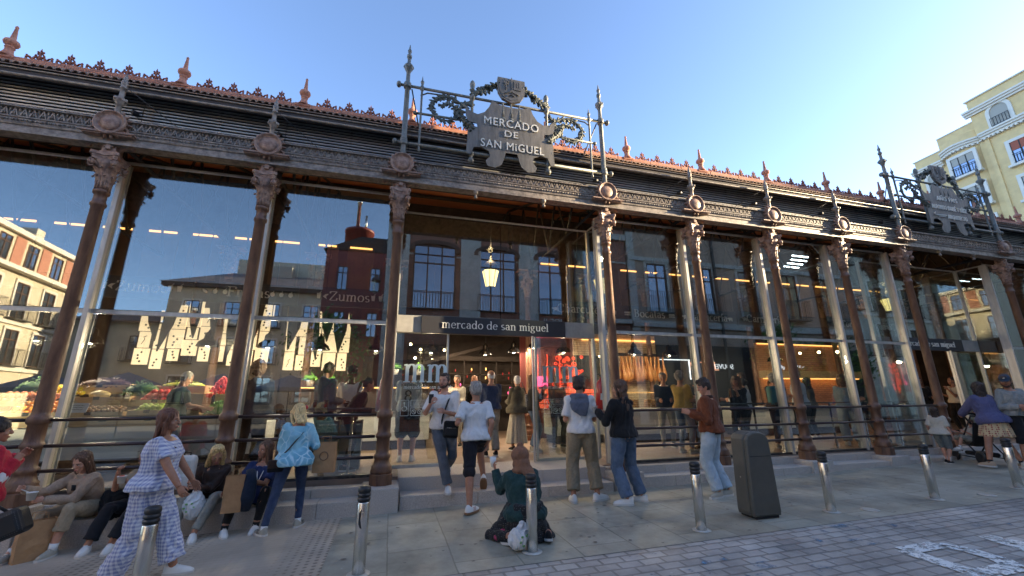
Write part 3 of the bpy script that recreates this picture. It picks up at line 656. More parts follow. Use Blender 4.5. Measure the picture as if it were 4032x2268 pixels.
# door decals
def decal(x, z, s, lab):
    d = thing('door_decal', lab, 'decal', (x, 1.03, z))
    mm = MB(); t = serif_mb('mm', .62*s, .004, .12, .03); mm.merge(t, UPR@Matrix.Diagonal((.82, 1.05, 1, 1))); mm.build('monogram', mat('pale_glass_film', (.75, .88, .88), .6), d)
    t = serif_mb('mercado de san miguel', .085*s, .004, .09, .05); MB().merge(t, Matrix.Translation((.03, 0, -.12*s))@UPR).build('lettering', mat('pale_glass_film'), d)
    return d
decal(4.72, 1.47, 1., 'large pale mm monogram film on the left glass of the main entrance')
decal(7.32, 1.47, 1., 'large pale mm monogram film on the right glass of the main entrance')
def pictos(x, z, lab):
    d = thing('door_notice', lab, 'notice', (x, 1.035, z)); f = MB(); w_ = .012
    for (a, b, c_, e) in ((-.12, .02, -.13, .13), (.05, .62, .03, .13), (.05, .3, -.13, 0.)):
        f.box(a, b, 0, .003, c_, c_+.006).box(a, b, 0, .003, e, e+.006).box(a, a+.006, 0, .003, c_+.006, e).box(b-.006, b, 0, .003, c_+.006, e)
    f.build('frame', mat('pale_glass_film'), d)
    p = MB(); p.ball((-.06, 0, .085), (.014, .004, .014), 0, 8, 6); p.tube([(-.06, 0, .07), (-.058, 0, .02), (-.02, 0, .02), (-.005, 0, -.02), (.005, 0, -.015)], .006, 5)
    p.tube([(-.055+.04*math.cos(a*PI/8), 0, -.01+.04*math.sin(a*PI/8)) for a in range(6, 20)], .0045, 5); p.build('wheelchair_symbol', mat('pale_glass_film'), d)
    q = MB()
    for cx_ in (.11, .21):
        q.tube([(cx_+.035*math.cos(a*PI/6), 0, -.065+.035*math.sin(a*PI/6)) for a in range(13)], .004, 5); q.tube([(cx_-.025, 0, -.04), (cx_+.025, 0, -.09)], .004, 5)
    for k in range(3): q.box(.09, .55, 0, .002, .055+k*.022, .060+k*.022)
    q.build('prohibition_symbols', mat('pale_glass_film'), d)
pictos(7.08, 1.02, 'pale printed notice with wheelchair symbol on the right entrance glass')
pictos(4.42, 1.02, 'pale outlined notice film on the left entrance glass')
# railings between columns
for i, (a, b) in enumerate(bays):
    if b-a > 3 or a < -2.1 or a > 15: continue
    nm = {-2.03: 'leftmost, beside the woman in the red and white jacket', 0: 'behind the seated woman in the beige jacket', 2.03: 'behind the woman in the blue marbled shirt', 7.918: 'between the hoodie and the brown jacket', 9.948: 'just behind the grey bin', 11.979: 'right of the grey bin', 14.009: 'ending at the small boy'}[a]
    r = thing('railing', 'three bar dark iron railing '+nm, 'railing', ((a+b)/2, 0, .05), 0, 'railings between the columns')
    L2 = (b-a)/2-.12
    for z in (.905, .60, .315): MB().tube([(-L2, 0, z), (L2, 0, z)], .022, 8).build('rail', 'rail', r)

# ================================================================ ornate iron roof signs
def roof_sign(xa, xb, lines, lab):
    R_ = thing('iron_roof_sign', lab, 'iron sign', ((xa+xb)/2, -.12, 5.2)); W_ = (xb-xa)/2; Z0 = 5.2
    post = MB().lathe([(.06, -.02), (.055, .05), (.048, .06), (.048, .32), (.062, .33), (.062, .37), (.048, .38), (.043, 1.42), (.06, 1.43), (.06, 1.47), (.04, 1.48), (.036, 1.76), (.05, 1.77), (.05, 1.80), (.075, 1.82), (.085, 1.88), (.07, 1.90), (.05, 1.92), (.034, 1.93), (.03, 2.06), (.045, 2.07), (.045, 2.12), (.03, 2.13), (.022, 2.17), (.036, 2.20), (.036, 2.23), (.02, 2.26), (.006, 2.36)], (0, 0, 0), 14)
    for k in range(6): a = k*PI/3; post.ball((.078*math.cos(a), .078*math.sin(a), 1.86), (.018, .018, .03), 0, 6, 5)
    pm = post.mesh('post', ['iron2'])
    for sx in (-1, 1): addo('post', pm, R_, (sx*W_, 0, 0))
    xi = W_*.385; xs = W_-.26
    mp = MB().lathe([(.01, .06), (.045, .08), (.06, .12), (.045, .16), (.03, .18), (.03, .22), (.055, .24), (.055, .29), (.03, .31), (.027, 1.40), (.05, 1.42), (.06, 1.47), (.05, 1.52), (.03, 1.54), (.03, 1.62), (.045, 1.63), (.045, 1.65), (.028, 1.67), (.045, 1.70), (.052, 1.76), (.04, 1.81), (.01, 1.85)], (0, 0, 0), 12).mesh('baluster', ['iron2'])
    for sx in (-1, 1): addo('baluster', mp, R_, (sx*xi, 0, 0))
    sp = MB().lathe([(.01, .14), (.03, .17), (.02, .20), (.02, 1.40), (.035, 1.42), (.035, 1.50), (.018, 1.52), (.03, 1.57), (.035, 1.60), (.015, 1.63), (.004, 1.72)], (0, 0, 0), 10).mesh('spindle', ['iron2'])
    for sx in (-1, 1): addo('spindle', sp, R_, (sx*xs, 0, 0))
    for z, r in ((.28, .032), (1.46, .026)):
        b = MB().tube([(-W_-.16, 0, z), (W_+.16, 0, z)], r, 8)
        for sx in (-1, 1): b.ball((sx*(W_+.15), 0, z), (.045, .06, .06), 0, 8, 6); b.lathe([(.065, z-.05), (.07, z-.02), (.07, z+.02), (.065, z+.05)], (sx*W_, 0, 0), 12)
        b.build('crossbar', 'iron2', R_)
    for sx in (-1, 1): MB().tube([(sx*(xs+.10), 0, .92), (sx*(xi-.17), 0, .94)], .022, 6).ball((sx*(xs+.10), 0, .92), .04, 0, 7, 5).build('short_crossbar', 'iron2', R_)
    # cartouche plate
    q = [(0, 1.33), (.30, 1.35), (.48, 1.41), (.55, 1.26), (.66, 1.13), (.82, 1.06), (.98, 1.09), (1.12, 1.20), (1.10, 1.0), (1.05, .88), (.84, .86), (.82, .79), (.98, .76), (1.05, .70), (1.06, .45), (1.08, .22), (.98, .20), (.90, .36), (.72, .38), (.55, .32), (.52, .22), (.62, .12), (.58, .02), (.40, .0), (.24, .08), (.18, .22), (.14, .34), (0, .34)]
    # left-right outline
    right = [(a*xi*1.06, b) for a, b in q]; left = [(-a, b) for a, b in right[::-1]]
    poly = right+left[1:-1]
    pl = MB().prism(poly, -.085, -.07)
    pl.mi = 0
    # curled side scrolls of the plate
    for sx in (-1, 1):
        pl.tube([(sx*xi*1.03, -.08, 1.08), (sx*xi*1.08, -.06, .98), (sx*xi*1.06, -.05, .85), (sx*xi*1.0, -.07, .70)], [.01, .022, .026, .012], 8); pl.tube([(sx*xi*1.07, -.08, .50), (sx*xi*1.10, -.06, .40), (sx*xi*1.10, -.05, .28), (sx*xi*1.04, -.07, .20)], [.01, .022, .026, .012], 8)
    pl.build('cartouche_plate', 'signplate', R_)
    for (s, x, z, size, k) in lines:
        lt = MB(); t = text_mb(s, size, .02, space=1.12); xsv = [v[0] for v in t.v]; wd = max(xsv)-min(xsv)
        lt.merge(t, Matrix.Translation((x, -.10, z))@Matrix.Rotation(0, 4, 'Z')@UPR@Matrix.Diagonal((k/wd, 1, 1, 1)))
        lt.build('raised_lettering', 'signletter', R_)
    tg = MB()
    for x in (-.16, 0., .16):
        tg.tube([(x, -.07, 1.42), (x, -.09, 1.10)], [.022, .016], 6, flat=.5); tg.tube([(x+.045*math.cos(a), -.09, 1.06+.045*math.sin(a)) for a in [PI*k/6 for k in range(6, 13)]], .009, 5)
        tg.lathe([(.0, .0), (.042, .001), (.042, .006), (0, .007)], (x, -.083, 1.06), 12, ax='y')
    tg.build('hanging_tags', ['iron2'], R_)
    # shield with laurel
    shp = [(-.27, 2.04), (.27, 2.04), (.28, 1.86), (.26, 1.70), (.18, 1.57), (0, 1.50), (-.18, 1.57), (-.26, 1.70), (-.28, 1.86)]
    s2 = MB().prism([(a*1.0, b-.07) for a, b in shp], -.10, -.04); s2.prism([(a*.88, (b-1.8)*.86+1.73) for a, b in shp], -.107, -.10)
    s2.tube([(0, -.12, 1.98), (0, -.12, 1.66), (-.15, -.12, 1.60)], .010, 5).tube([(0, -.12, 1.66), (.15, -.12, 1.60)], .010, 5)
    for k in range(9): s2.ball((-.11+.045*math.cos(k*2.4)*(k/9)**.5, -.118, 1.86+.07*math.sin(k*2.4)*(k/9)**.5), (.022, .012, .022), 0, 6, 5)
    s2.tube([(-.11, -.12, 1.80), (-.11, -.12, 1.70)], .012, 5)
    for k in range(3): s2.box(.05+.05*k, .08+.05*k, -.122, -.11, 1.76, 1.92-.03*(k % 2))
    s2.box(.04, .19, -.120, -.11, 1.72, 1.77); s2.tube([(-.06, -.12, 1.56), (0, -.12, 1.60), (.06, -.12, 1.56)], .012, 5)
    s2.build('heraldic_shield', 'signplate', R_)
    lf = MB(); rr = random.Random(3)
    def leafs(p, d, n=3, s=.06):
        for k in range(n):
            a = rr.uniform(-1.2, 1.2); dv = Vector((d[0]*math.cos(a)-d[1]*math.sin(a), rr.uniform(-.3, .3), d[0]*math.sin(a)+d[1]*math.cos(a))).normalized()
            ang = math.atan2(dv.z, dv.x); lf.ball(Vector(p)+dv*s*.85, (s*rr.uniform(1., 1.35), s*.22, s*.45), 0, 6, 5, Matrix.Rotation(-ang, 4, 'Y')@Matrix.Rotation(rr.uniform(-.6, .6), 4, 'X'))
    for sx in (-1, 1):
        pts = [(sx*(.10+.66*t), -.03, 1.52+.34*math.sin(min(1, (1-t)*1.25)*PI/2)*(1-t)**.5) for t in [k/10 for k in range(11)]]
        lf.tube(pts, .018, 5)
        for k in range(10):
            a, b = Vector(pts[k]), Vector(pts[k+1]); d = (b-a).normalized(); leafs(a, (d.x, d.z), 8, .062)
            if k < 7: lf.ball(a+Vector((0, -.05, rr.uniform(-.02, .05))), .034, 0, 7, 5)
        # big acanthus scroll between spindle and baluster
        cx_, cz_ = sx*(xs+xi-.02)/2, 1.16
        sp_ = []
        for k in range(30):
            t = k/29; a = PI*.15+t*PI*2.65; r = .33*(1-.62*t); sp_.append((cx_+(-sx)*r*math.cos(a)*1.05-sx*-.02, 0, cz_-.06+r*math.sin(a)*.95-.02))
        lf.tube(sp_, [.024-.012*k/29 for k in range(30)], 6, ref=(0, 1, 0))
        for k in range(0, 29, 1):
            a, b = Vector(sp_[k]), Vector(sp_[k+1]); d = (b-a).normalized(); leafs(a, (d.x, d.z), 5, .055-.018*k/29)
        tail = [Vector((cx_-sx*.12, 0, cz_+.02)), Vector((cx_-sx*.22, -.02, .98)), Vector((cx_-sx*.34, -.04, .86)), Vector((cx_-sx*.46, -.05, .76)), Vector((sx*(xi*1.03), -.06, .70))]
        lf.tube(tail, [.02, .03, .04, .045, .03], 6, ref=(0, 1, 0))
        for k in range(4):
            for q in range(4): p = tail[k].lerp(tail[k+1], q/4); leafs(p, (-sx*.8, -.5), 5, .055); lf.ball(p+Vector((rr.uniform(-.03, .03), -.03, rr.uniform(-.03, .03))), .032 if k > 1 else .02, 0, 6, 5)
        up = [Vector((cx_-sx*.16, 0, 1.02)), Vector((cx_-sx*.26, 0, 1.20)), Vector((cx_-sx*.36, 0, 1.30)), Vector((sx*(xi+.05), 0, 1.30))]
        lf.tube(up, .016, 5, ref=(0, 1, 0))
        for k in range(3):
            for q in range(3): leafs(up[k].lerp(up[k+1], q/3), (-sx*.8, .4), 3, .06)
        lf.tube([(sx*(xs+.02), 0, 1.30), (sx*(xs-.10), 0, 1.38), (cx_, 0, 1.40)], .014, 5)
    lf.build('acanthus_ornament', 'signleaf', R_)
    st = MB()
    for sx in (-1, 1): st.tube([(sx*(W_-.08), .02, 1.42), (sx*(W_-.32), .45, .62)], .013, 6)
    st.build('stay_rod', 'darkiron', R_)
M['iron2'] = mat('painted_grey_green_iron', (.125, .125, .105), .5, .1, (.20, .20, .175), 14, 5, .3, 80)
M['signplate'] = mat('weathered_lead_plate', (.125, .115, .095), .6, .05, (.20, .18, .155), 7, 6, .3, 50, stretch=(3, 1, .5))
M['signletter'] = mat('cream_painted_letters', (.78, .75, .66), .6)
M['signleaf'] = mat('dark_green_grey_iron_leaves', (.05, .057, .045), .55, .1, (.11, .115, .09), 20, 4, .3, 80)
roof_sign(4.061, 7.918, [('MERCADO', 0, .87, .235, 1.06), ('DE', -.01, .665, .19, .26), ('SAN MiGUEL', 0.02, .39, .235, 1.22)], 'ornate iron roof sign reading MERCADO DE SAN MiGUEL over the middle entrance')
roof_sign(16.04, 19.897, [('AÑO 1915', 0, .92, .17, .78), ('ALFONSO DUBÉ Y DÍEZ', 0, .66, .17, 1.34), ('ARQUITECTO', .22, .42, .16, .74)], 'ornate iron roof sign reading AÑO 1915 with the architect name, at the far right')
o = [c for c in bpy.data.objects if c.name.startswith('iron_roof_sign')][-1]
MB().tube([(-.62, -.10, .47), (-.20, -.10, .50)], .014, 5).tube([(-.62, -.10, .47), (-.66, -.10, .52), (-.60, -.10, .55)], .012, 5).tube([(-.5, -.10, .44), (-.24, -.10, .455)], .010, 5).build('flourish', 'signletter', o)
# guy wires on pinnacles
for x in (0., 2.03, 9.948, 11.979, 14.009):
    tag(MB().tube([(x, -.12, 5.72), (x+(.75 if x < 5 else -.75), .26, 5.26)], .006, 4).build('guy_wire', 'darkiron'), {0.: 'thin stay wire from the leftmost column pinnacle', 2.03: 'thin stay wire from the second column pinnacle', 9.948: 'thin stay wire from the pinnacle just right of the middle sign', 11.979: 'thin stay wire from the second pinnacle right of the middle sign', 14.009: 'thin stay wire from the pinnacle left of the year sign'}[x], 'stay wire', 'stay wires')
# ================================================================ surrounding buildings
M['brick'] = mat('dark_red_brick', builder=brick_builder((.36, .13, .085), (.44, .17, .11), (.28, .22, .18), .24, .075, .010, .5, .004, rot=(PI/2, 0, 0), var=.35), rough=.85)
M['stonegrey'] = mat('grey_dressed_stone', (.58, .545, .49), .8, 0, (.48, .45, .40), 3, 6, .5, 30)
M['beige'] = mat('faded_beige_render', (.50, .36, .27), .85, 0, (.40, .29, .22), 1.5, 7, .3, 30)
M['creamwall'] = mat('cream_render', (.62, .55, .42), .85, 0, (.54, .47, .35), 1.2, 6, .2, 30)
M['palewall'] = mat('pale_render', (.62, .58, .47), .85, 0, (.55, .50, .40), 1.2, 6)
M['yellow'] = mat('yellow_render', (.76, .56, .27), .85, 0, (.66, .48, .24), 1.5, 7, .3, 30)
M['trimwhite'] = mat('white_moulding', (.70, .66, .58), .7)
M['dglass'] = mat('dark_window_glass', (.34, .38, .44), .05, .9)
M['shutter'] = mat('grey_roller_blind', (.38, .36, .31), .7)
M['redblind'] = mat('red_brown_awning', (.34, .10, .06), .8)
M['redpanel'] = mat('red_painted_panel', (.42, .19, .13), .8)
M['slate'] = mat('grey_slate_roof', builder=brick_builder((.20, .19, .20), (.27, .25, .25), (.20, .10, .07), .6, .28, .012, .5, .01, rot=(0, 0, 0), var=.5), rough=.5)
M['redmetal'] = mat('dark_red_sheet_cladding', (.26, .05, .04), .5, 0, (.19, .035, .03), 2, 4, stretch=(4, 4, .3))
M['frame'] = mat('brown_window_frame', (.10, .05, .03), .6)
def win_parts(b, x, y, z, w_, h, n=(0, -1), style='plain', wall_t=.12, balcony=False, trim=None, glassm='dglass', blind=0):
    """window centred at local x on a wall running along +x with outside towards +y(local)"""
    wn = MB(); t = .06
    if trim: wn.box(x-w_/2-.14, x+w_/2+.14, y, y+.06, z+h, z+h+.16, 1).box(x-w_/2-.14, x-w_/2, y, y+.05, z-.05, z+h, 1).box(x+w_/2, x+w_/2+.14, y, y+.05, z-.05, z+h, 1).box(x-w_/2-.2, x+w_/2+.2, y, y+.10, z-.17, z-.05, 1)
    wn.box(x-w_/2, x-w_/2+t, y-.02, y+.03, z, z+h); wn.box(x+w_/2-t, x+w_/2, y-.02, y+.03, z, z+h); wn.box(x-w_/2+t, x+w_/2-t, y-.02, y+.03, z+h-t, z+h); wn.box(x-w_/2+t, x+w_/2-t, y-.02, y+.03, z, z+t)
    for q in ((x-.03,) if w_ < 1.5 else (x-w_/6-.03, x+w_/6-.03)): wn.box(q, q+.06, y-.02, y+.025, z+t, z+h-t)
    wn.box(x-w_/2+t, x+w_/2-t, y-.02, y+.02, z+h*.70, z+h*.70+.06)
    fr = wn.build('window', ['frame', trim or 'frame'], b)
    MB().box(x-w_/2+t, x+w_/2-t, y-.03, y-.01, z+t, z+h-t).build('pane', glassm, fr)
    if blind: MB().box(x-w_/2+t, x+w_/2-t, y-.005, y+.015, z+h*(1-blind), z+h-t*.5).build('blind', 'shutter', fr)
    if balcony:
        bl = MB(); d = .45; bx0, bx1 = x-w_/2-.25, x+w_/2+.25
        bl.box(bx0, bx1, y, y+d, z-.12, z-.05)
        for zz in (z+.05, z+.95): bl.box(bx0, bx1, y+d-.02, y+d, zz, zz+.02)
        k = bx0
        while k < bx1: bl.box(k, k+.018, y+d-.018, y+d-.002, z-.05, z+.97); k += .12
        for k in (bx0, bx1-.02): bl.box(k, k+.02, y, y+d, z+.93, z+.95); bl.box(k, k+.02, y+.1, y+.12, z-.05, z+.93)
        bl.build('balcony', 'darkiron', b)
# opposite side buildings: local +y faces the market (world +y), x along street
def opp(name, lab, x0, x1, y, z1, depth, wallm, rooff=None):
    sc = 1.13 if y == -9.6 else 1.
    b = thing(name, lab, 'building', ((x0-4.12)*sc+4.12, y*sc-1.25*(sc > 1), -.15*(sc > 1))); b.scale = (sc,)*3
    MB().box(0, x1-x0, -depth, 0, -.6, z1).build('wall', wallm, b)
    return b
# A: brick building with stone piers and wide arched windows
bA = opp('brick_building', 'dark red brick building with stone piers and segmental arched windows mirrored over the main entrance', 3.6, 14.9, -9.6, 10.0, 9, 'brick')
p = MB()
for x in (0., 3.28, 6.15, 9.1): p.box(x, x+.95, .0, .12, -.3, 9.55)
p.box(0, 11.3, .0, .16, 8.75, 9.05); p.box(0, 11.3, 0, .2, 4.55, 4.75); p.box(0, 11.3, 0, .35, 9.6, 10.05); p.box(-.03, 11.33, 0, .05, 7.55, 7.62)
p.build('stone_pier', 'stonegrey', bA)
for x in (2.1, 5.05, 8.05):
    for z in (5.05,):
        win_parts(bA, x, .06, z, 1.9, 3.0, balcony=False)
        a = MB(); pts = [(x-1.15, z+2.7)]+[(x+1.15*math.cos(PI-k*PI/8), z+2.85+.42*math.sin(k*PI/8)) for k in range(9)]+[(x+1.15, z+2.7), (x+.95, z+2.7)]+[(x+.95*math.cos(k*PI/8), z+2.85+.22*math.sin(k*PI/8)) for k in range(9)]+[(x-.95, z+2.7)]
        a.prism(pts, .0, .14); a.build('window_arch', 'frame', bA)
        r = MB()
        for zz in (z+.02, z+.78): r.box(x-.95, x+.95, .15, .17, zz, zz+.03)
        k = x-.95
        while k <= x+.95: r.box(k-.008, k+.008, .152, .168, z, z+.8); k += .13
        r.build('balcony', 'darkiron', bA)
for x in (2.1, 5.05, 8.05, 10.6): win_parts(bA, x, .02, .3, 2.0, 3.2)
t = text_mb('TEIDE II', .42, .02).merge(text_mb('91 548 39 31', .36, .02), Matrix.Translation((0, -.45, 0)))
MB().merge(t, Matrix.Translation((8.05, .08, 4.95-.35))@Matrix.Rotation(PI, 4, 'Z')@UPR).build('shop_lettering', 'white', bA)
st = MB().box(.25, .85, .125, .14, 3.3, 4.45); st.build('street_name_plaque', 'trimwhite', bA)
# red clad tower and fire stair beside it
bT = opp('red_tower', 'round dark red clad tower with steel flues mirrored left of the main entrance', -.9, .6, -23.5, 1, 1, 'redmetal')
MB().lathe([(1.05, -.6), (1.05, 13.6), (1.1, 13.6), (1.1, 13.8), (.2, 14.1)], (1.9, -1.4, 0), 28).build('tower_drum', 'redmetal', bT)
MB().lathe([(.14, 13.9), (.14, 16.2), (.2, 16.2), (.2, 16.5)], (1.7, -1.4, 0), 10).build('flue', 'steel', bT); MB().lathe([(.10, 13.9), (.10, 15.2)], (2.3, -1.4, 0), 10).build('flue', 'steel', bT)
bS = opp('red_wing', 'dark red gabled wing below the round tower', -.9, 4.2, -22.9, 11.6, 1.2, 'redmetal')
MB().prism([(-.2, 11.5), (5.2, 11.5), (4.2, 12.6), (2.2, 12.6)], -1.2, .1).build('roof', 'darkboard', bS); [win_parts(bS, q, .02, z, .7, 1.7) for q in (1.2, 3.4) for z in (2.4, 5.4, 8.6)]
# B: beige building with balconies
bB = opp('beige_balcony_building', 'faded beige building with long iron balconies mirrored right of the main entrance', 15.0, 29.5, -9.6, 9.6, 9, 'beige')
p = MB(); p.box(0, 14.5, 0, .12, 7.8, 8.0); p.box(0, 14.5, 0, .18, 4.45, 4.75); p.box(0, .4, 0, .08, -.3, 9.6); p.box(14.1, 14.5, 0, .08, -.3, 9.6)
p.build('cornice', 'stonegrey', bB)
for x in (1.6, 4.4, 7.2, 10., 12.8):
    win_parts(bB, x, .02, 5.2, 1.1, 2.5, balcony=True, trim='stonegrey'); pass
sh = MB().box(.5, 14., .02, .12, .2, 3.6); sh.build('shopfront', 'black', bB)
f = MB().merge(text_mb('SOUVENIR', .34, .02), Matrix.Translation((4.6, .14, 2.5))@Matrix.Rotation(PI, 4, 'Z')@UPR).merge(text_mb('FARMACIA', .34, .02), Matrix.Translation((9.2, .14, 2.5))@Matrix.Rotation(PI, 4, 'Z')@UPR)
bpy.data.meshes  # souvenir fascia
f.build('fascia_lettering', 'screen', bB)
MB().box(5, 5.12, .12, .22, 0, 9.6).build('drainpipe', 'darkiron', bB)
# C: pale bright building
bC = opp('pale_corner_building', 'pale yellow corner building with white trim and balconies mirrored at the far right', 33.4, 55.2, -13.6, 12.4, 10, 'palewall')
bH = opp('sun_block_right', 'tall pale unseen building placed to shade the market right of the sun patch', 62, 72, 2.0, 24, 12.9, 'palewall')  # unseen, added to keep the sun off the right end of the market
bJ = opp('sun_block_left', 'tall pale unseen building placed to shade the market left of the sun patch', 55.6, 62, -13.05, 24, 22, 'palewall')  # added out of view; its edge ends the sun patch on the left
bK = opp('sun_block_low', 'lower unseen building placed between the two tall ones to limit the sun patch', 62.5, 71, -10.95, 15.6, 5., 'creamwall')  # unseen low block added to keep the sun off the lower facade
p = MB(); p.box(0, 15.8, 0, .3, 11.9, 12.2); p.box(0, 17.8, 0, .15, 6.7, 6.9); p.box(0, 17.8, 0, .15, 3.4, 3.7); p.build('cornice', 'trimwhite', bC)
for x in (1.4, 4.2, 7., 9.8, 12.6, 15.4):
    for z in (3.9, 7.1, 10.4): win_parts(bC, x, .02, z, 1.15, 2.2, balcony=True, trim='trimwhite')
# D: block with mansard tile roof far behind to the left (plaza side)
bD = opp('mansard_house', 'beige house with tiled hipped roof mirrored in the glass left of the main entrance', -14.5, 2.5, -33.3, 10.6, 12, 'creamwall')
p = MB(); p.box(-.5, 17.3, -.1, .6, 10.6, 10.9)
p.build('eaves', 'frame', bD)
rf = MB(); rf.add([(-.6, .7, 10.9), (17.4, .7, 10.9), (15.5, -5, 13.4), (2.9, -5, 13.4), (-.6, -12, 10.9), (17.4, -12, 10.9)], [(0, 1, 2, 3), (0, 3, 4), (1, 5, 2), (3, 2, 5, 4)]); rf.build('roof', 'slate', bD)
MB().box(3, 16, -8, -5.4, 12, 15.0).build('attic_block', 'palewall', bD); MB().box(6.5, 8.2, -5.3, -4.2, 13, 14.2).build('chimney', 'shutter', bD)
for x in (1.8, 4.9, 8.0, 11.1, 14.2):
    for z in (1.0, 4.2, 7.4): win_parts(bD, x, .02, z, 1.2, 2.1, balcony=True, trim='trimwhite')
bE = opp('low_house', 'lower beige house with brown tiled roof beside the mansard house', -20.5, -14.6, -33.5, 7.6, 12, 'creamwall')
rf = MB(); rf.add([(-.5, .6, 7.6), (6, .6, 7.6), (6, -4, 9.2), (-.5+2, -4, 9.2), (-.5, .6, 7.45), (6, .6, 7.45)], [(0, 1, 2, 3), (4, 5, 1, 0)]); rf.build('roof', 'tile', bE)
for x in (1.6, 4.4):
    for z in (1.2, 4.4): win_parts(bE, x, .02, z, 1.1, 2.0, balcony=True)
# F: long sunlit block on the left side of the plaza: wall faces +x / street
def block(name, lab, p0, p1, z1, wallm, depth=8):
    a = math.atan2(p1[1]-p0[1], p1[0]-p0[0]); b = thing(name, lab, 'building', (p0[0], p0[1], 0), a); Ln = math.hypot(p1[0]-p0[0], p1[1]-p0[1])
    MB().box(0, Ln, -depth, 0, -.6, z1).build('wall', wallm, b); return b, Ln
bF, Ln = block('cream_terrace', 'sunlit cream terrace with red panels under its roofline mirrored in the leftmost glass', (-16.5, -2), (-19.0, -29.5), 11.4, 'creamwall')
# wall outside must face +x: local y axis of this block
bF.rotation_euler = (0, 0, math.atan2(-27.5, -2.5))
p = MB(); p.box(0, Ln, 0, .5, 8.9, 9.15); p.box(0, Ln, 0, .3, 11.1, 11.4); p.box(0, Ln, 0, .15, 5.8, 6.0); p.box(0, Ln, 0, .2, 3., 3.3); p.build('cornice', 'trimwhite', bF)
k = 1.0
while k < Ln-1.5:
    win_parts(bF, k, .02, 9.35, 1.0, 1.5); win_parts(bF, k, .02, 6.2, 1.15, 2.2, balcony=True, trim='trimwhite'); win_parts(bF, k, .02, 3.4, 1.15, 2.1, balcony=True, trim='trimwhite')
    MB().box(k+.8, k+1.7, .01, .05, 9.3, 11.0).build('red_panel', 'redpanel', bF)
    k += 2.5
k = 2.
while k < Ln: MB().box(k, k+.8, -1.2, -.4, 11.3, 12.3).build('chimney', 'palewall', bF); k += 5.5
# G: yellow building at the end of the street, right
Pd = Vector((math.sin(math.radians(5)), math.cos(math.radians(5)), 0))
org = Vector((51.91, -7.36, 0))                              # near end, off to the right of the picture
bG = thing('yellow_corner_building', 'tall yellow building with white window surrounds and cornices behind the far right of the market', 'building', org, math.atan2(Pd.y, Pd.x))
S1, S2 = 20.75, 23.7                                          # local +x runs away along the facade, outside is local +y
MB().box(4, S1, -12, 0, -.5, 27.3).box(S1, S2, -12, -.25, -.5, 25.4).box(S2, 25.95, -12, -.25, -.5, 24.2).build('wall', 'yellow', bG)
bow = [(S1-.3, -.26)]+[(S1-.1+(S2-S1)*k/12, -.25+.55*math.sin(PI*k/12)) for k in range(13)]+[(S2+.0, -.26)]
MB().prism(bow, -.5, 24.6, plane='xy').build('bow_window_bay', 'yellow', bG)
co = MB()
for (a, b, y, z) in ((3.8, S1+.3, 0, 26.15), (S2-.1, 26.2, -.25, 23.0), (3.8, S1-.3, 0, 23.6)):
    co.box(a, b, y, y+.5, z, z+.16).box(a, b, y, y+.38, z-.18, z).box(a, b, y, y+.22, z-.36, z-.18)
for d, z0, z1 in ((.5, 23.6, 23.76), (.36, 23.42, 23.6), (.2, 23.24, 23.42)):
    co.prism([(S1-.4, -.3)]+[(a, b+d) for a, b in bow[1:-1]]+[(S2+.1, -.3)], z0, z1, plane='xy')
k = 4.2
while k < 25.8:
    yy = 0 if k < S1-.1 else (-.25+.55*math.sin(PI*max(0, min(1, (k-S1+.1)/(S2-S1)))) if k < S2 else -.25)
    zz = 23.08 if k < S2 else 22.5
    co.box(k, k+.14, yy, yy+.33, zz, zz+.14)
    k += .30
co.build('cornice', 'trimwhite', bG)
MB().box(3.8, S1+.1, -12, .12, 27.3, 27.42).box(S1+.1, S2, -12, -.2, 25.4, 25.5).box(S2, 26.05, -12, -.2, 24.2, 24.3).build('parapet_coping', 'creamwall', bG)
def gwin(x, y, z, w_, h, arch=False, blind=.4, red=False):
    wn = MB(); T = .26
    if arch:
        o = [(x-w_/2-T, z-.1)]+[(x+(w_/2+T)*math.cos(PI-k*PI/12), z+h-w_/2+(w_/2+T)*math.sin(k*PI/12)) for k in range(13)]+[(x+w_/2+T, z-.1), (x+w_/2, z-.1)]+[(x+w_/2*math.cos(k*PI/12), z+h-w_/2+w_/2*math.sin(k*PI/12)) for k in range(13)]+[(x-w_/2, z-.1)]
        wn.prism(o, y, y+.12, 1)
        gl = [(x+w_/2*math.cos(PI-k*PI/12), z+h-w_/2+w_/2*math.sin(k*PI/12)) for k in range(13)]+[(x+w_/2, z), (x-w_/2, z)]
        fr = wn.build('window', ['frame', 'trimwhite'], bG); MB().prism(gl, y+.01, y+.03).build('pane', 'dglass' if blind < .5 else 'shutter', fr)
    else:
        wn.box(x-w_/2-T, x-w_/2, y, y+.14, z-.1, z+h+T, 1).box(x+w_/2, x+w_/2+T, y, y+.14, z-.1, z+h+T, 1).box(x-w_/2, x+w_/2, y, y+.14, z+h, z+h+T, 1).box(x-w_/2-T-.1, x+w_/2+T+.1, y, y+.4, z-.3, z-.1, 1)
        for q in range(4): wn.box(x-w_/2+q*w_/3-.04, x-w_/2+q*w_/3+.04, y+.02, y+.09, z, z+h*.99)
        fr = wn.build('window', ['black', 'trimwhite'], bG); MB().box(x-w_/2, x+w_/2, y+.01, y+.04, z, z+h).build('pane', 'dglass', fr)
        MB().box(x-w_/2, x+w_/2, y+.05, y+.08, z+h*(1-blind), z+h).build('blind', 'redblind' if red else 'shutter', fr)
    bl = MB()
    for zz in (z+.02, z+.75): bl.box(x-w_/2, x+w_/2, y+.2, y+.24, zz, zz+.04)
    q = x-w_/2
    while q < x+w_/2: bl.box(q, q+.03, y+.205, y+.235, z, z+.78); q += .2
    bl.build('balcony', 'black', fr)
for x in (6.2, 9.4, 12.6, 15.8): gwin(x, 0, 23.9, 1.2, 1.9, True, .2)
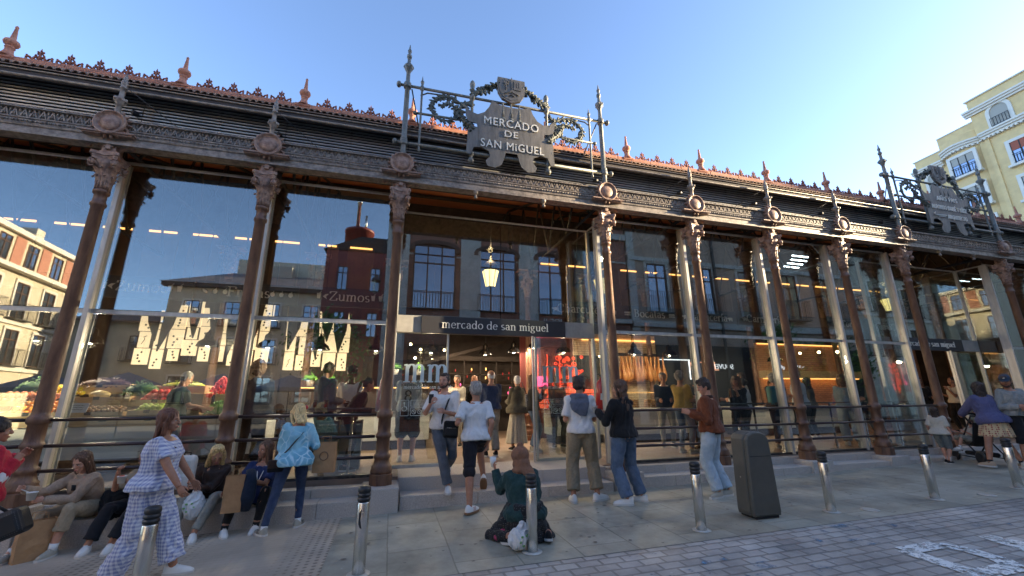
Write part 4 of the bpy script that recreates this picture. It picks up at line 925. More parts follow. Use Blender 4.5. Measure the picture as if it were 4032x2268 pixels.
gwin(18.9, 0, 23.9, 1.2, 1.9, True, .8)
for z in (20.0, 16.8, 13.6, 10.4, 7.2, 4.0):
    gwin(18.1, 0, z, 1.7, 1.9, red=(z > 19)); gwin(13, 0, z, 1.7, 1.9); gwin(8, 0, z, 1.7, 1.9)
    gwin(22.0, .27, z+.75, 1.7, 1.8); gwin(24.85, -.25, z+.6, .7, 1.7, True, .8)
pl_ = MB(); pl_.box(S1-.75, S1-.45, 0, .12, 0, 23.2); pl_.box(10.3, 10.6, 0, .12, 0, 23.2); pl_.build('pilaster', 'yellow', bG)
# street trees that show as dark foliage in the glass
def tree(x, y, H, R_, lab, seed):
    rr = random.Random(seed); t = thing('street_tree', lab, 'tree', (x, y, gz(x)), 0, 'street trees across the road')
    tr = MB(); tr.tube([(0, 0, -.1), (.05, .03, H*.3), (-.04, .05, H*.6), (.02, 0, H*.85)], [.13, .10, .07, .03], 8)
    br = []
    for k in range(14):
        a = rr.uniform(0, 2*PI); z0 = H*rr.uniform(.4, .75); L = R_*rr.uniform(.5, .95); e = Vector((L*math.cos(a), L*math.sin(a), z0+L*rr.uniform(.3, .9))); br.append(e)
        tr.tube([(0, 0, z0), e*.5+Vector((0, 0, z0*.5+.05)), e], [.045, .03, .012], 5)
    tr.build('trunk', 'frame', t)
    cr_ = MB()
    for e in br+[Vector((0, 0, H*.9))]*2:
        for q in range(120):
            p = e+Vector((rr.gauss(0, R_*.24), rr.gauss(0, R_*.24), rr.gauss(0, R_*.2))); s = rr.uniform(.06, .12); n = Vector((rr.gauss(0, 1), rr.gauss(0, 1), rr.gauss(0, 1)+.6)).normalized(); a = n.orthogonal().normalized(); b = n.cross(a)
            cr_.add([p-a*s, p+b*s*.5, p+a*s, p-b*s*.5], [(0, 1, 2, 3)], 0 if rr.random() < .6 else 1)
    cr_.build('crown', ['leaf_d', 'leaf'], t)
tree(1.8, -8.3, 4.6, 1.15, 'slender street tree mirrored in the glass behind the fruit stall', 1)
tree(22.5, -8.6, 4.8, 1.3, 'leafy street tree mirrored beside the far right entrance', 2)
tree(26.5, -9.0, 4.2, 1.2, 'bushy street tree farthest down the street', 3)
# terrace parasols on the plaza, mirrored low in the left glass
def parasol(x, y, lab):
    t = thing('cafe_parasol', lab, 'parasol', (x, y, gz(x)), random.random(), 'grey cafe parasols on the plaza')
    MB().lathe([(.3, 0), (.3, .06), (.03, .08), (.025, 2.9)], (0, 0, 0), 12).build('pole', 'darkiron', t)
    c_ = MB(); n = 8; vs = [(0, 0, 2.95)]
    for k in range(n): a = 2*PI*k/n; vs.append((1.6*math.cos(a), 1.6*math.sin(a), 2.3))
    for k in range(n): a = 2*PI*k/n; vs.append((1.6*math.cos(a), 1.6*math.sin(a), 2.12))
    c_.add(vs, [(0, 1+k, 1+(k+1) % n) for k in range(n)]+[(1+k, 1+n+k, 1+n+(k+1) % n, 1+(k+1) % n) for k in range(n)]); c_.build('canopy', mat('grey_canvas', (.28, .28, .29), .85), t)
for i, (x, y) in enumerate(((-6.5, -14), (-3.4, -15.2), (-9.8, -15), (-1, -17))): parasol(x, y, ['grey cafe parasol second from the left on the plaza', 'grey cafe parasol third from the left on the plaza', 'leftmost grey cafe parasol on the plaza', 'rightmost and rearmost grey cafe parasol on the plaza'][i])
# wall lantern on the brick building
ln = thing('wall_lantern', 'dark unlit iron street lantern on a bracket at the left corner of the brick building', 'street lantern', (3.3, -9.0, 5.4))
MB().tube([(.35, -.55, -.5), (.2, -.3, -.35), (0, 0, -.42), (0, 0, -.25)], .02, 6).tube([(.35, -.55, -.75), (.3, -.45, -.5), (.1, -.1, -.5)], .014, 6).build('bracket', 'darkiron', ln)
MB().lathe([(.10, -.25), (.17, .2)], (0, 0, 0), 6, smooth=False).build('glazing', 'cupglass', ln); MB().lathe([(.19, .2), (.21, .22), (.12, .35), (.05, .42), (.06, .45), (.01, .5)], (0, 0, 0), 6, smooth=False).build('cap', 'darkiron', ln)
# ================================================================ INSIDE THE HALL
RR = random.Random(11)
Hs = {}
# fruit stall -------------------------------------------------------
def obj(name, label, cat, mb, mats, loc, rz=0, group=None):
    o = mb.build(name, mats); o.location = loc; o.rotation_euler = (0, 0, rz); return tag(o, label, cat, group)
fs_ = thing('fruit_counter', 'long pale veined marble fruit counter behind the left windows', 'counter', (.3, 2.0, .05))
MB().bbox(-2.9, 1.55, .0, 1.4, .22, .72, .008).build('marble_front', 'marble', fs_); MB().box(-2.85, 1.50, .10, 1.3, 0, .22).build('plinth', 'darkboard', fs_)
MB().box(-2.9, 1.55, -.02, .0, .725, .885).box(-2.9, 1.55, 0, .05, .725, .87).build('wooden_edge', 'crate', fs_)
pc = MB()
for k in range(7): pc.bbox(-2.6+k*.62, -2.5+k*.62, -.035, -.022, .80, .86, .003)
pc.build('price_card', 'signboard', fs_)
Y0, ZB = 1.98, .93
def crate(x, y, z, w_, d, h, lab):
    c_ = thing('fruit_crate', lab, 'crate', (x, y, z), 0, 'sloping display crates on the fruit counter')
    MB().box(-w_/2, w_/2, 0, .014, 0, h).box(-w_/2, -w_/2+.012, .014, d, 0, h*1.1).box(w_/2-.012, w_/2, .014, d, 0, h*1.1).box(-w_/2+.012, w_/2-.012, .014, d, 0, .012).build('crate_board', 'crate', c_)
    MB().bbox(-.045, .045, -.012, -.002, h-.045, h+.01, .003).build('price_tag', 'signboard', c_)
fruit_proto = {}
def fruit(kind, x, y, z, r, lab, sx=1., grp=None):
    if kind not in fruit_proto:
        mb = MB(); nb = 12; mb.ball((0, 0, 0), (1, 1, .9), 0, nb, 8)
        if kind in ('apple', 'peach', 'lime'): mb.tube([(0, 0, .8), (.06, 0, 1.1)], .06, 4, 1)
        fruit_proto[kind] = mb.mesh(kind, [kind, 'frame'])
    o = bpy.data.objects.new(kind, fruit_proto[kind]); C.objects.link(o); o.location = (x, y, z); o.scale = (r*sx, r, r); o.rotation_euler = (RR.random()*.5, RR.random()*.5, RR.random()*6)
    tag(o, lab, {'kiwi': 'kiwi fruit'}.get(kind, kind), grp)
def pile(kind, x, y, z, nx, rows, r, lab, grp, tiers=2, sx=1.):
    for t in range(tiers):
        for j in range(rows-t):
            for i in range(nx-t):
                fruit(kind, x+(i-(nx-1-t)/2)*r*1.95*sx+RR.uniform(-.004, .004), y+(j+t*.5)*r*1.8, z+r+t*r*1.45+j*r*.75, r*RR.uniform(.92, 1.06), lab, sx, grp)
def greens(x, y, z, w_, d, h, m, lab, n=260, s=.045, nm='leafy_greens'):
    mb = MB()
    for k in range(n):
        a = RR.uniform(0, 2*PI); u = RR.random()**.5; p = Vector((x+w_/2*u*math.cos(a), y+d/2*u*math.sin(a), z+h*(1-u*u)*RR.uniform(.5, 1.05)))
        nrm = Vector((RR.gauss(0, .6), RR.gauss(0, .6)-.3, 1)).normalized(); t = nrm.orthogonal().normalized(); t = Matrix.Rotation(RR.random()*6, 3, nrm)@t; b = nrm.cross(t); q = s*RR.uniform(.6, 1.3)
        mb.add([p-t*q, p+b*q*.5-nrm*.01, p+t*q, p-b*q*.5-nrm*.01], [(0, 1, 2), (0, 2, 3)])
    mb.ball((x, y, z+h*.3), (w_*.42, d*.42, h*.45), 0, 10, 7)
    return tag(mb.build(nm, m), lab, 'vegetables', kind='stuff')
crate(-2.05, 1.99, ZB, .62, .4, .09, 'front display crate of leafy greens at the left end of the fruit counter')
crate(-1.42, 1.99, ZB, .60, .4, .07, 'front display crate holding oranges')
crate(-.62, 1.99, ZB, .95, .4, .07, 'front display crate holding kiwis')
crate(.18, 1.99, ZB, .55, .4, .09, 'front display crate holding green limes')
crate(.72, 1.99, ZB, .45, .4, .09, 'front display crate of small red apples, right of the limes')
crate(-1.75, 2.36, 1.10, .95, .4, .09, 'raised middle row crate under the left peaches')
crate(-.75, 2.36, 1.08, .95, .4, .16, 'raised middle row crate holding melons')
crate(.10, 2.36, 1.10, .70, .4, .09, 'raised middle row crate under the pile of red apples')
crate(-.95, 2.74, 1.30, .90, .4, .16, 'back row crate holding dark purple leaves')
crate(.25, 2.74, 1.30, .90, .4, .14, 'back row crate holding yellow green peppers')
crate(1.25, 2.5, 1.15, .55, .4, .14, 'back row crate beside the column at the right end of the fruit counter')
greens(-2.1, 2.14, ZB+.04, .60, .34, .20, 'leaf', 'bunch of bright green leaves at the front left of the fruit counter')
pile('orange', -1.42, 2.05, ZB+.01, 6, 4, .050, 'orange in the front row pile of the fruit counter', 'oranges in the front crate', 2)
pile('kiwi', -.66, 2.05, ZB+.01, 11, 4, .034, 'brown kiwi in the front crate', 'kiwis in the front crate', 2, 1.2)
pile('lime', .18, 2.06, ZB+.03, 5, 3, .043, 'pale green fruit in the front crate', 'green fruit in the front crate', 2)
pile('apple', .72, 2.06, ZB+.03, 5, 3, .034, 'small red apple in the front right crate', 'small red apples', 2)
pile('peach', -1.78, 2.42, 1.14, 8, 3, .050, 'rosy apple in the raised left pile', 'rosy apples in the raised left pile', 2)
pile('lemon', -1.45, 2.72, 1.27, 7, 3, .047, 'yellow lemon in the pile behind the rosy apples', 'lemons in the back row', 2)
for i, (x, y, z, a) in enumerate(((-.92, 2.46, 1.17, .3), (-.62, 2.47, 1.16, -.2), (-.80, 2.52, 1.28, .15), (-1.05, 2.40, 1.12, .5), (-.5, 2.42, 1.15, 0))):
    o = MB().ball((0, 0, 0), (.15, .08, .075), 0, 14, 9).build('melon', 'melon'); o.location = (x, y, z); o.rotation_euler = (0, 0, a); tag(o, ['netted melon at the left of the melon heap', 'netted melon in the middle of the melon heap', 'longest netted melon lying on top of the heap', 'small netted melon lowest at the left of the heap', 'small netted melon at the right end of the heap'][i], 'melon', 'melons in the raised crate')
pile('apple', .10, 2.42, 1.14, 5, 3, .050, 'red apple in the raised middle pile', 'red apples in the raised middle pile', 3)
greens(-.95, 2.92, 1.42, .92, .45, .20, 'leaf_p', 'heap of dark purple leaves at the back of the fruit counter')
greens(-.28, 2.72, 1.28, .62, .40, .26, 'leaf_d', 'bunch of dark green leaves in the middle of the fruit counter')
greens(-1.95, 2.95, 1.30, .75, .4, .30, 'leaf_d', 'bushy dark greens at the rear left of the fruit counter')
greens(.28, 2.92, 1.40, .85, .4, .16, 'leaf_y', 'heap of yellow green peppers at the back of the fruit counter', 300, .03)
greens(1.20, 2.25, ZB+.02, .60, .4, .22, 'leaf', 'bright leafy bunch at the right end of the fruit counter')
pile('orange', 1.28, 2.56, 1.22, 5, 3, .036, 'small orange in the crate beside the second column', 'small oranges at the right end', 2)
greens(-2.45, 2.5, 1.1, .35, .3, .25, 'leaf_d', 'dark leaves at the far left rear of the fruit counter')
mb = MB()
for k in range(90):
    a = RR.uniform(0, 6.28); t = RR.random(); r = .22*(1-t)**.8; mb.ball((r*math.cos(a), r*math.sin(a)*.8, t*.34), (.035, .02, .045), 0, 6, 5, Matrix.Rotation(RR.random()*3, 4, 'X'))
obj('pepper_heap', 'tall conical heap of bright red peppers beside the vendor', 'peppers', mb, 'apple', (.98, 2.75, 1.25))['kind'] = 'stuff'
s = thing('price_board', 'white handwritten price card standing among the kiwis', 'sign', (-.78, 2.0, 1.06)); b_ = MB().bbox(-.14, .14, -.004, .004, -.07, .09, .002).build('card', 'white', s); s.rotation_euler = (-.35, 0, 0)
q = MB()
for k in range(3): q.tube([(-.10+i*.02, -.006, .05-k*.035+.006*math.sin(i*2.1+k)) for i in range(10)], .003, 4)
q.build('handwriting', 'leaf_d', b_)
# backlit botanical wall behind -------------------------------------------------
lb = thing('backlit_wall', 'wall of glowing cream light boxes showing dark fruit drawings', 'light wall', (0, 5.9, 0))
k = 0; RR.seed(4)
for x in np.arange(-1.95, 3.05, .335):
    z = 1.95+RR.choice([0, .10, .2, .34])
    if .98 < x < 1.30: continue
    z = max(z, 1.9)
    while z < 3.35:
        h = RR.choice([.32, .42, .5])
        wv = .325 if RR.random() < .75 else .24
        b_ = MB().box(x-wv/2, x+wv/2, -.03, 0, z, z+h-.02).build('light_box', 'lightbox', lb)
        dr = MB(); n = RR.choice([1, 2, 3, 4])
        if n == 1 and RR.random() < .5: dr.tube([(x-.04, -.035, z+.08), (x+.01, -.035, z+.2), (x-.01, -.035, z+.26), (x+.05, -.035, z+.3)], .008, 4)
        else:
            for q in range(n): dr.ball((x+RR.uniform(-.06, .06), -.035, z+.08+q*.075), (.024, .008, .026), 0, 7, 5)
        dr.build('fruit_drawing', 'black', b_); z += h; k += 1
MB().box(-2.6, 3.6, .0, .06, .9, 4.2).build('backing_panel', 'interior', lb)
# big dark pointed leaves hanging in front
CL = [(-1.75, .30, .95, 'dark pointed leaf at the far left end of the glowing wall'), (-1.3, .34, 1.2, 'second dark pointed leaf from the left on the glowing wall'), (-.85, .26, .85, 'third dark pointed leaf from the left on the glowing wall'), (-.4, .34, 1.05, 'fourth dark pointed leaf from the left on the glowing wall'), (.1, .38, 1.3, 'longest dark pointed leaf left of the second outdoor column'), (.6, .30, .95, 'dark pointed leaf left of the dark stall post'), (1.55, .40, 1.1, 'broad dark pointed leaf just right of the dark stall post'), (1.95, .26, 1.35, 'longest dark pointed leaf right of the dark stall post'), (2.3, .34, .85, 'dark pointed leaf above the grey hoodie'), (2.65, .42, 1.15, 'second dark pointed leaf from the right end'), (3.0, .36, .8, 'dark pointed leaf at the right end of the glowing wall')]
for (x, w_, l_, lb_) in CL:
    mb = MB(); t = RR.uniform(-.22, .22)
    mb.prism([(-w_/2, .2), (w_/2, .2), (w_*.42+t*.5, -l_*.45), (t+.012, -l_), (t-.012, -l_), (-w_*.36+t*.4, -l_*.5)], -.01, .01)
    obj('hanging_leaf', lb_, 'hanging leaf', mb, 'black', (x, 5.55, 3.55), 0, 'dark pointed leaves above the fruit stall')
obj('stall_post', 'dark square post between the light boxes', 'post', MB().bbox(-.12, .12, -.06, .06, 0, 4.2, .01), 'interior', (1.14, 5.8, .05))
# pendant lamps ------------------------------------------------
def pendant_proto():
    t = thing('pendant_lamp', 'p', 'pendant lamp', (0, 0, 0), 0, 'black bell pendant lamps inside the hall')
    MB().lathe([(.20, 0), (.195, .02), (.17, .09), (.12, .13), (.085, .16), (.075, .26), (.06, .28), (.03, .30), (.02, .34)], (0, 0, 0), 18).lathe([(.185, .005), (.15, .08), (.07, .14)], (0, 0, 0), 18).build('shade', mat('gloss_black_enamel', (.012, .012, .013), .18, spec=.7), t)
    MB().tube([(0, 0, .34), (0, 0, 2.6)], .008, 5).build('cord', 'black', t); MB().ball((0, 0, .09), .032).build('bulb', mat('added_glow_bulb', (1, .9, .7), .5, emit=(1, .72, .42), estr=3), t)  # bulb glow is added to brighten the stalls; the pendants hang unlit
    ld = bpy.data.lights.new('added_fill_light', 'POINT'); ld.energy = 32; ld.color = (1, .80, .55); ld.shadow_soft_size = .06; lo = bpy.data.objects.new('added_fill_light', ld); C.objects.link(lo); lo.parent = t; lo.location = (0, 0, -.01); return t  # point light added under each unlit pendant to brighten the stall goods
pp = pendant_proto()
PL = [(1.60, 3.0, 2.22, 'black bell lamp above the counter, right of the second outdoor column'), (2.60, 3.0, 2.20, 'black bell lamp just left of the man in the grey hoodie'), (.52, 3.0, 2.22, 'black bell lamp just left of the second outdoor column'), (-1.40, 3.0, 2.22, 'black bell lamp right of the leftmost column'), (-2.20, 3.0, 2.25, 'black bell lamp left of the leftmost column'), (3.75, 3.0, 2.2, 'black bell lamp left of the third outdoor column'),
      (5.0, 3.6, 2.25, 'black bell lamp behind the left entrance glass'), (6.7, 5.2, 2.4, 'black bell lamp in the open doorway, leftmost'), (7.5, 5.0, 2.45, 'black bell lamp in the open doorway, middle'), (8.0, 4.6, 2.55, 'black bell lamp in the open doorway, rightmost'), (8.35, 3.3, 2.30, 'black bell lamp before the red neon stall'), (10.35, 3.2, 2.28, 'black bell lamp before the hanging hams'), (11.6, 3.4, 2.3, 'black bell lamp right of the hanging hams'), (15.2, 3.3, 2.2, 'black bell lamp before the brick oven wall')]
kd = {pp.name: [c for c in bpy.data.objects if c.parent == pp]}
for i, (x, y, z, l) in enumerate(PL):
    o = pp if i == 0 else copy_tree(pp, None, kd); o.location = (x, y, z); o['label'] = l
# stall name boards --------------------------------------------
def icon(kind, x):
    m_ = MB()
    if kind == 'cup': m_.prism([(x-.03, -.05), (x+.03, -.05), (x+.045, .07), (x-.045, .07)], -.003, .003); m_.tube([(x+.01, 0, .07), (x+.05, 0, .12)], .006, 4)
    elif kind == 'bird': m_.prism([(x-.06, 0), (x-.01, .05), (x+.06, .06), (x+.01, .0), (x+.03, -.06)], -.003, .003)
    elif kind == 'fruit': m_.ball((x, 0, 0), (.045, .004, .05), 0, 8, 6); m_.tube([(x, 0, .04), (x+.02, 0, .08)], .006, 4)
    elif kind == 'pig':
        m_.ball((x, 0, 0), (.08, .004, .04), 0, 10, 6); m_.ball((x-.08, 0, .01), (.03, .004, .025), 0, 6, 5)
        for q in (-.05, -.025, .035, .055): m_.box(x+q, x+q+.014, -.003, .003, -.07, -.02)
    elif kind == 'bread': m_.bbox(x-.09, x+.09, -.003, .003, -.05, -.02, .001).bbox(x-.09, x+.09, -.003, .003, .0, .05, .001)
    elif kind == 'leaf': m_.ball((x, 0, 0), (.06, .004, .025), 0, 8, 5, Matrix.Rotation(.6, 4, 'Y'))
    return m_
def board(txt, x, y, z, w_, icons, lab, size=.30, lum='cream'):
    s = thing('stall_sign', lab, 'stall sign', (x, y, z), 0, 'dark stall name boards')
    p = MB().bbox(-w_/2, w_/2, 0, .04, -.22, .22, .004).build('board', 'signboard', s); t = serif_mb(txt, size, .008, .095, .04)
    l = MB().merge(t, Matrix.Translation((0, -.01, -.08))@UPR)
    for (k, ix) in icons: l.merge(icon(k, ix), Matrix.Translation((0, -.01, 0)))
    l.build('lettering', lum, p)
    MB().tube([(-w_/2+.1, .02, .22), (-w_/2+.1, .02, 1.6)], .008, 4).tube([(w_/2-.1, .02, .22), (w_/2-.1, .02, 1.6)], .008, 4).build('hanger', 'black', s)
yb = 3.0
board('Zumos', -.79, yb, 3.36, 1.75, [('cup', -.62), ('bird', -.5), ('cup', .48), ('cup', .64)], 'stall board reading Zumos between the first two columns')
board('Frutas', 1.10, yb, 3.36, 1.9, [('leaf', -.8), ('fruit', -.62), ('fruit', -.44), ('fruit', .45), ('fruit', .62), ('fruit', .8)], 'stall board reading Frutas behind the second column')
board('Zumos', 3.10, yb, 3.38, 1.75, [('cup', -.64), ('bird', -.5), ('cup', .5), ('cup', .66)], 'stall board reading Zumos left of the third column')
board('Charcutería', 8.85, yb, 3.39, 2.1, [('pig', -.80), ('pig', .85)], 'stall board reading Charcutería beside the main entrance')
board('Bocatas', 10.80, yb, 3.36, 1.9, [('bread', -.68), ('bread', .70)], 'stall board reading Bocatas above the hanging hams')
board('Carnicería', 12.70, yb, 3.36, 2.0, [('pig', -.75), ('pig', .78)], 'stall board reading Carnicería, the nearer one')
board('Carnicería', 14.75, yb, 3.39, 2.0, [('pig', -.75), ('pig', .78)], 'stall board reading Carnicería, the farther one')
board('Tortitas' if False else 'Tortas', 18.2, yb, 3.39, 1.9, [('leaf', -.7)], 'stall board starting with Tor near the far right entrance')
# high wall band with uplit panels --------------------------------
M['band'] = mat('ochre_stall_wall', (.16, .10, .055), .7, 0, (.11, .07, .04), 2, 4)
w1 = thing('lit_panel_band', 'high ochre band of panels each lit by a warm strip along its top', 'panelled wall', (0, 6.05, 0))
xs_ = [x for x in np.arange(-6.2, 26, 1.02)]
for x in xs_:
    if 3.6 < x < 8.6: continue
    p = MB().bbox(x-.38, x+.38, -.03, .02, 4.3, 5.62, .01).build('wall_panel', 'band', w1); MB().box(x-.32, x+.32, -.055, -.031, 5.60, 5.65).build('light_strip', 'warm', p)
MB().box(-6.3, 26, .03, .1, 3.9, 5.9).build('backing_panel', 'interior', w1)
# lit lanterns hanging in the two entrances
def lantern(x, y, z, lab):
    t = thing('hanging_lantern', lab, 'lantern', (x, y, z), 0, 'lit street style lanterns hanging inside the hall')
    MB().lathe([(.12, -.30), (.22, .14)], (0, 0, 0), 8, smooth=False).build('glass_shade', 'lantern_glow', t)
    mb = MB().lathe([(.23, .14), (.245, .16), (.24, .18), (.20, .30), (.12, .40), (.05, .44), (.04, .52), (.015, .56)], (0, 0, 0), 16).lathe([(.02, -.48), (.05, -.44), (.03, -.40), (.08, -.34), (.13, -.31), (.13, -.29)], (0, 0, 0), 10)
    for k in range(8): a = 2*PI*(k+.5)/8; mb.tube([(.122*math.cos(a), .122*math.sin(a), -.30), (.224*math.cos(a), .224*math.sin(a), .14)], .010, 4)
    mb.build('frame', 'black', t); MB().tube([(0, 0, .55), (0, 0, 1.6)], .018, 6).build('rod', 'black', t)
    ld = bpy.data.lights.new('lantern_light', 'POINT'); ld.energy = 24; ld.color = (1, .66, .32); ld.shadow_soft_size = .08; lo = bpy.data.objects.new('lantern_light', ld); C.objects.link(lo); lo.parent = t; lo.location = (0, 0, .75)
lantern(6.45, 3.5, 4.27, 'lit yellow lantern hanging above the main entrance'); lantern(21.0, 3.5, 4.36, 'lit yellow lantern hanging near the far right entrance')
# counters right of the entrance -----------------------------------
def counter(x0, x1, y, lab, y2=None, h=.80):
    c_ = thing('stall_counter', lab, 'counter', ((x0+x1)/2, y, .05), 0, 'marble fronted stall counters'); L2 = (x1-x0)/2
    MB().bbox(-L2, L2, 0, .9, .20, h, .01).build('marble_front', 'marble', c_); MB().box(-L2+.05, L2-.05, .08, .85, 0, .2).build('plinth', 'darkboard', c_); MB().bbox(-L2-.02, L2+.02, -.04, .94, h, h+.035, .006).build('worktop', 'stoneband', c_)
    return c_
c1 = counter(2.1, 5.05, 3.8, 'marble bar counter left of the open doorway'); c2 = counter(8.2, 9.6, 3.6, 'marble counter under the red neon stall'); c3 = counter(9.8, 12.6, 3.3, 'pale counter with long handles below the hanging hams'); c4 = counter(14.2, 18.0, 3.7, 'low grey counter in front of the brick oven wall')
hd = MB()
for q in (-.35, -.25, .55, .65): hd.bbox(q, q+.018, -.03, -.01, .35, .55, .004)
hd.build('handle', 'bulbless' if 'bulbless' in M else 'white', c3)
# planters and light strip on bar
t = MB().box(-1.4, 1.4, -.05, -.02, 0, .02); obj('bar_light', 'thin warm light strip along the bar behind the hoodie man', 'light strip', t, 'warm', (3.6, 3.7, 1.42))
obj('bar_shelf', 'raised glass fronted shelf along the bar', 'shelf', MB().bbox(-1.45, 1.5, -.02, .5, 0, .03, .004).box(-1.4, 1.4, 0, .01, -.52, 0), ['darkboard'], (3.6, 3.72, 1.43))
for i, (x, y, z, s, lab) in enumerate(((2.35, 3.8, 1.47, .28, 'pot of bright green basil on the bar, left'), (2.75, 3.8, 1.47, .25, 'pot of bright green basil on the bar, right'), (4.2, 4.0, 1.75, .28, 'pot of green herbs near the third column'), (4.75, 4.0, 1.75, .30, 'pot of green herbs behind the left entrance glass'))):
    p = thing('herb_pot', lab, 'potted herb', (x, y, z), 0, 'potted herbs on the bar'); MB().lathe([(.06, 0), (.085, .13), (.09, .14), (.075, .14)], (0, 0, 0), 12).build('pot', 'white', p); gr = greens(0, 0, .13, s*1.2, s, .16, 'leaf', None, 160, .035, 'foliage'); gr.parent = p
    for kk in ('kind', 'label', 'category'):
        if kk in gr.keys(): del gr[kk]
# menu bins / dark cabinets at left of c2
for i, x in enumerate((3.15, 3.52)):
    c_ = thing('waste_cabinet', ['grey waste cabinet by the third column, left one', 'grey waste cabinet by the third column, right one'][i], 'cabinet', (x, 1.15, .05), 0, 'grey waste cabinets'); MB().bbox(-.17, .17, 0, .3, 0, .78, .008).build('cabinet_body', mat('grey_green_laminate', (.16, .18, .16), .5), c_); MB().bbox(-.14, .14, -.01, .0, .70, .73, .003).build('flap', 'steel', c_)
# fire extinguishers
def ext(x, y, z, lab, tilt=.12):
    t = thing('fire_extinguisher', lab, 'fire extinguisher', (x, y, z), 0, 'red fire extinguishers'); t.rotation_euler = (0, tilt, 0)
    b_ = MB().lathe([(.07, -.30), (.08, -.29), (.082, .18), (.06, .24), (.025, .27), (.025, .30)], (0, 0, 0), 16).build('cylinder', 'redplastic', t); MB().box(-.035, .035, -.085, -.08, -.12, .0).build('label_plate', 'white', b_)
    MB().tube([(0, 0, .30), (0, 0, .34), (-.08, 0, .36)], .012, 5).tube([(0, 0, .32), (.09, 0, .28), (.10, 0, .05), (.09, 0, -.1)], .009, 5).build('valve', 'black', t)
ext(4.0, .75, 1.28, 'red fire extinguisher behind the third column'); ext(8.0, .75, 1.25, 'red fire extinguisher beside the fourth column, by the hoodie'); ext(17.0, 1.0, 1.55, 'red fire extinguisher near the stroller entrance')
# dark entrance depth: beams, shelves, glints
mb = MB(); mb.box(-2.5, 2.5, 0, .08, 2.35, 2.5); mb.add([(-2.2, -1.8, 1.9), (1.6, .2, 3.1), (1.6, .2, 3.2), (-2.2, -1.8, 2.0)], [(0, 1, 2, 3)])
for k in range(9): mb.box(-2.4+k*.55, -2.36+k*.55, 0, .05, .9, 2.4)
for z in (1.2, 1.55, 1.9): mb.box(-2.4, 2.4, 0, .3, z, z+.03)
obj('bar_shelving', 'dark shelving deep inside the doorway with small glowing glints', 'shelving', mb, 'interior', (6.6, 7.2, .05))
mb = MB(); RR.seed(8)
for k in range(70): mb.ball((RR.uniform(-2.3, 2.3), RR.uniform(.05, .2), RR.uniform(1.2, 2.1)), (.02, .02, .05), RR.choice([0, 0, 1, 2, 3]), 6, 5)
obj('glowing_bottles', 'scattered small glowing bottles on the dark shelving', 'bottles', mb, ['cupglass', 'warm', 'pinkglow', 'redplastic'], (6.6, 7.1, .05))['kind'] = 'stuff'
mb = MB()
for (x, z) in ((4.6, 2.35), (4.9, 2.2), (5.15, 2.32), (5.35, 2.12), (4.75, 1.95), (5.25, 1.9), (5.6, 2.2)): mb.ball((x, 6.0, z+.4), .035)
tag(mb.build('festoon_bulbs', 'bulb'), 'small warm bulbs scattered behind the left entrance glass', 'string lights', kind='stuff')
# red neon butcher stall
rn = thing('red_neon_stall', 'stall with glowing red lattice of hanging lights right of the doorway', 'stall', (8.9, 5.0, .05))
MB().box(-1.1, 1.0, .3, .4, 0, 3.4).build('back_wall', mat('dark_red_wall', (.10, .02, .018), .6), rn)
RR.seed(9); nn_ = MB()
for k in range(60):
    x = RR.uniform(-.1, .85); z = RR.uniform(1.35, 2.35); r = RR.uniform(.04, .08); nn_.tube([(x+r*math.cos(a*PI/4), .2, z+r*.8*math.sin(a*PI/4)) for a in range(9)], .014, 4)
for x in (-.6, -.3, .1, .8): nn_.tube([(x, .22, 1.2), (x+.02, .22, 2.4)], .016, 4)
nn_.build('neon_lattice', 'redglow', rn); MB().bbox(-.75, -.3, .15, .2, 1.45, 1.75, .01).build('neon_sign', 'pinkglow', rn)
mb = MB()
for k in range(24): mb.bbox(-1.0+(k % 6)*.33, -.74+(k % 6)*.33, -.9, -.6, .86+(k//6)*.13, .96+(k//6)*.13, .01)
mb.build('meat_tray', mat('red_glow_meat', (.45, .05, .03), .35, 0, (.6, .18, .12), 20, emit=(1, .12, .05), estr=.25), rn)  # red glow put into the meat material; the meat is no lamp
# ham stall
hs = thing('ham_stall', 'warm lit stall with a rack of hanging cured hams and brick wall', 'stall', (11.1, 4.9, .05))
MB().box(-1.6, 1.35, .35, .45, 0, 3.1).build('back_wall', mat('pale_glazed_brick', builder=brick_builder((.62, .46, .28), (.70, .54, .34), (.35, .25, .16), .22, .07, .008, .5, .003, rot=(PI/2, 0, 0), var=.2), rough=.4), hs)
MB().box(-1.6, -.75, .30, .349, .0, 2.4).build('dark_doorway', 'black', hs); MB().box(-1.3, 1.3, .28, .34, 2.88, 2.93).build('light_strip', 'warm', hs)
rk = MB().tube([(-.5, .05, 2.45), (1.2, .05, 2.45)], .02, 6).tube([(-.5, -.15, 2.38), (1.2, -.15, 2.38)], .02, 6)
for x in (-.5, .3, 1.2): rk.tube([(x, .05, 2.45), (x, .05, 3.1)], .012, 5)
rk.build('rack', 'black', hs)
M['ham'] = mat('cured_ham', (.42, .15, .04), .4, 0, (.55, .26, .08), 12, 5, .3, 40)
ham = MB().lathe([(.015, .0), (.03, -.05), (.035, -.22), (.06, -.34), (.105, -.50), (.11, -.62), (.07, -.74), (.01, -.78)], (0, 0, 0), 12).mesh('ham', ['ham'])
k = 0
for x in np.arange(-.42, 1.2, .145):
    for y in (.05, -.15):
        o = bpy.data.objects.new('ham', ham); C.objects.link(o); o.location = (11.1+x+(.06 if y < 0 else 0), 4.9+y, 2.42+.05-(.06 if y < 0 else 0)); o.rotation_euler = (RR.uniform(-.12, .12), RR.uniform(-.12, .12), RR.random()*6); o.scale = (1, .75, 1); tag(o, 'cured ham hanging from the rack of the warm lit stall', 'ham', 'hams hanging on the rack')
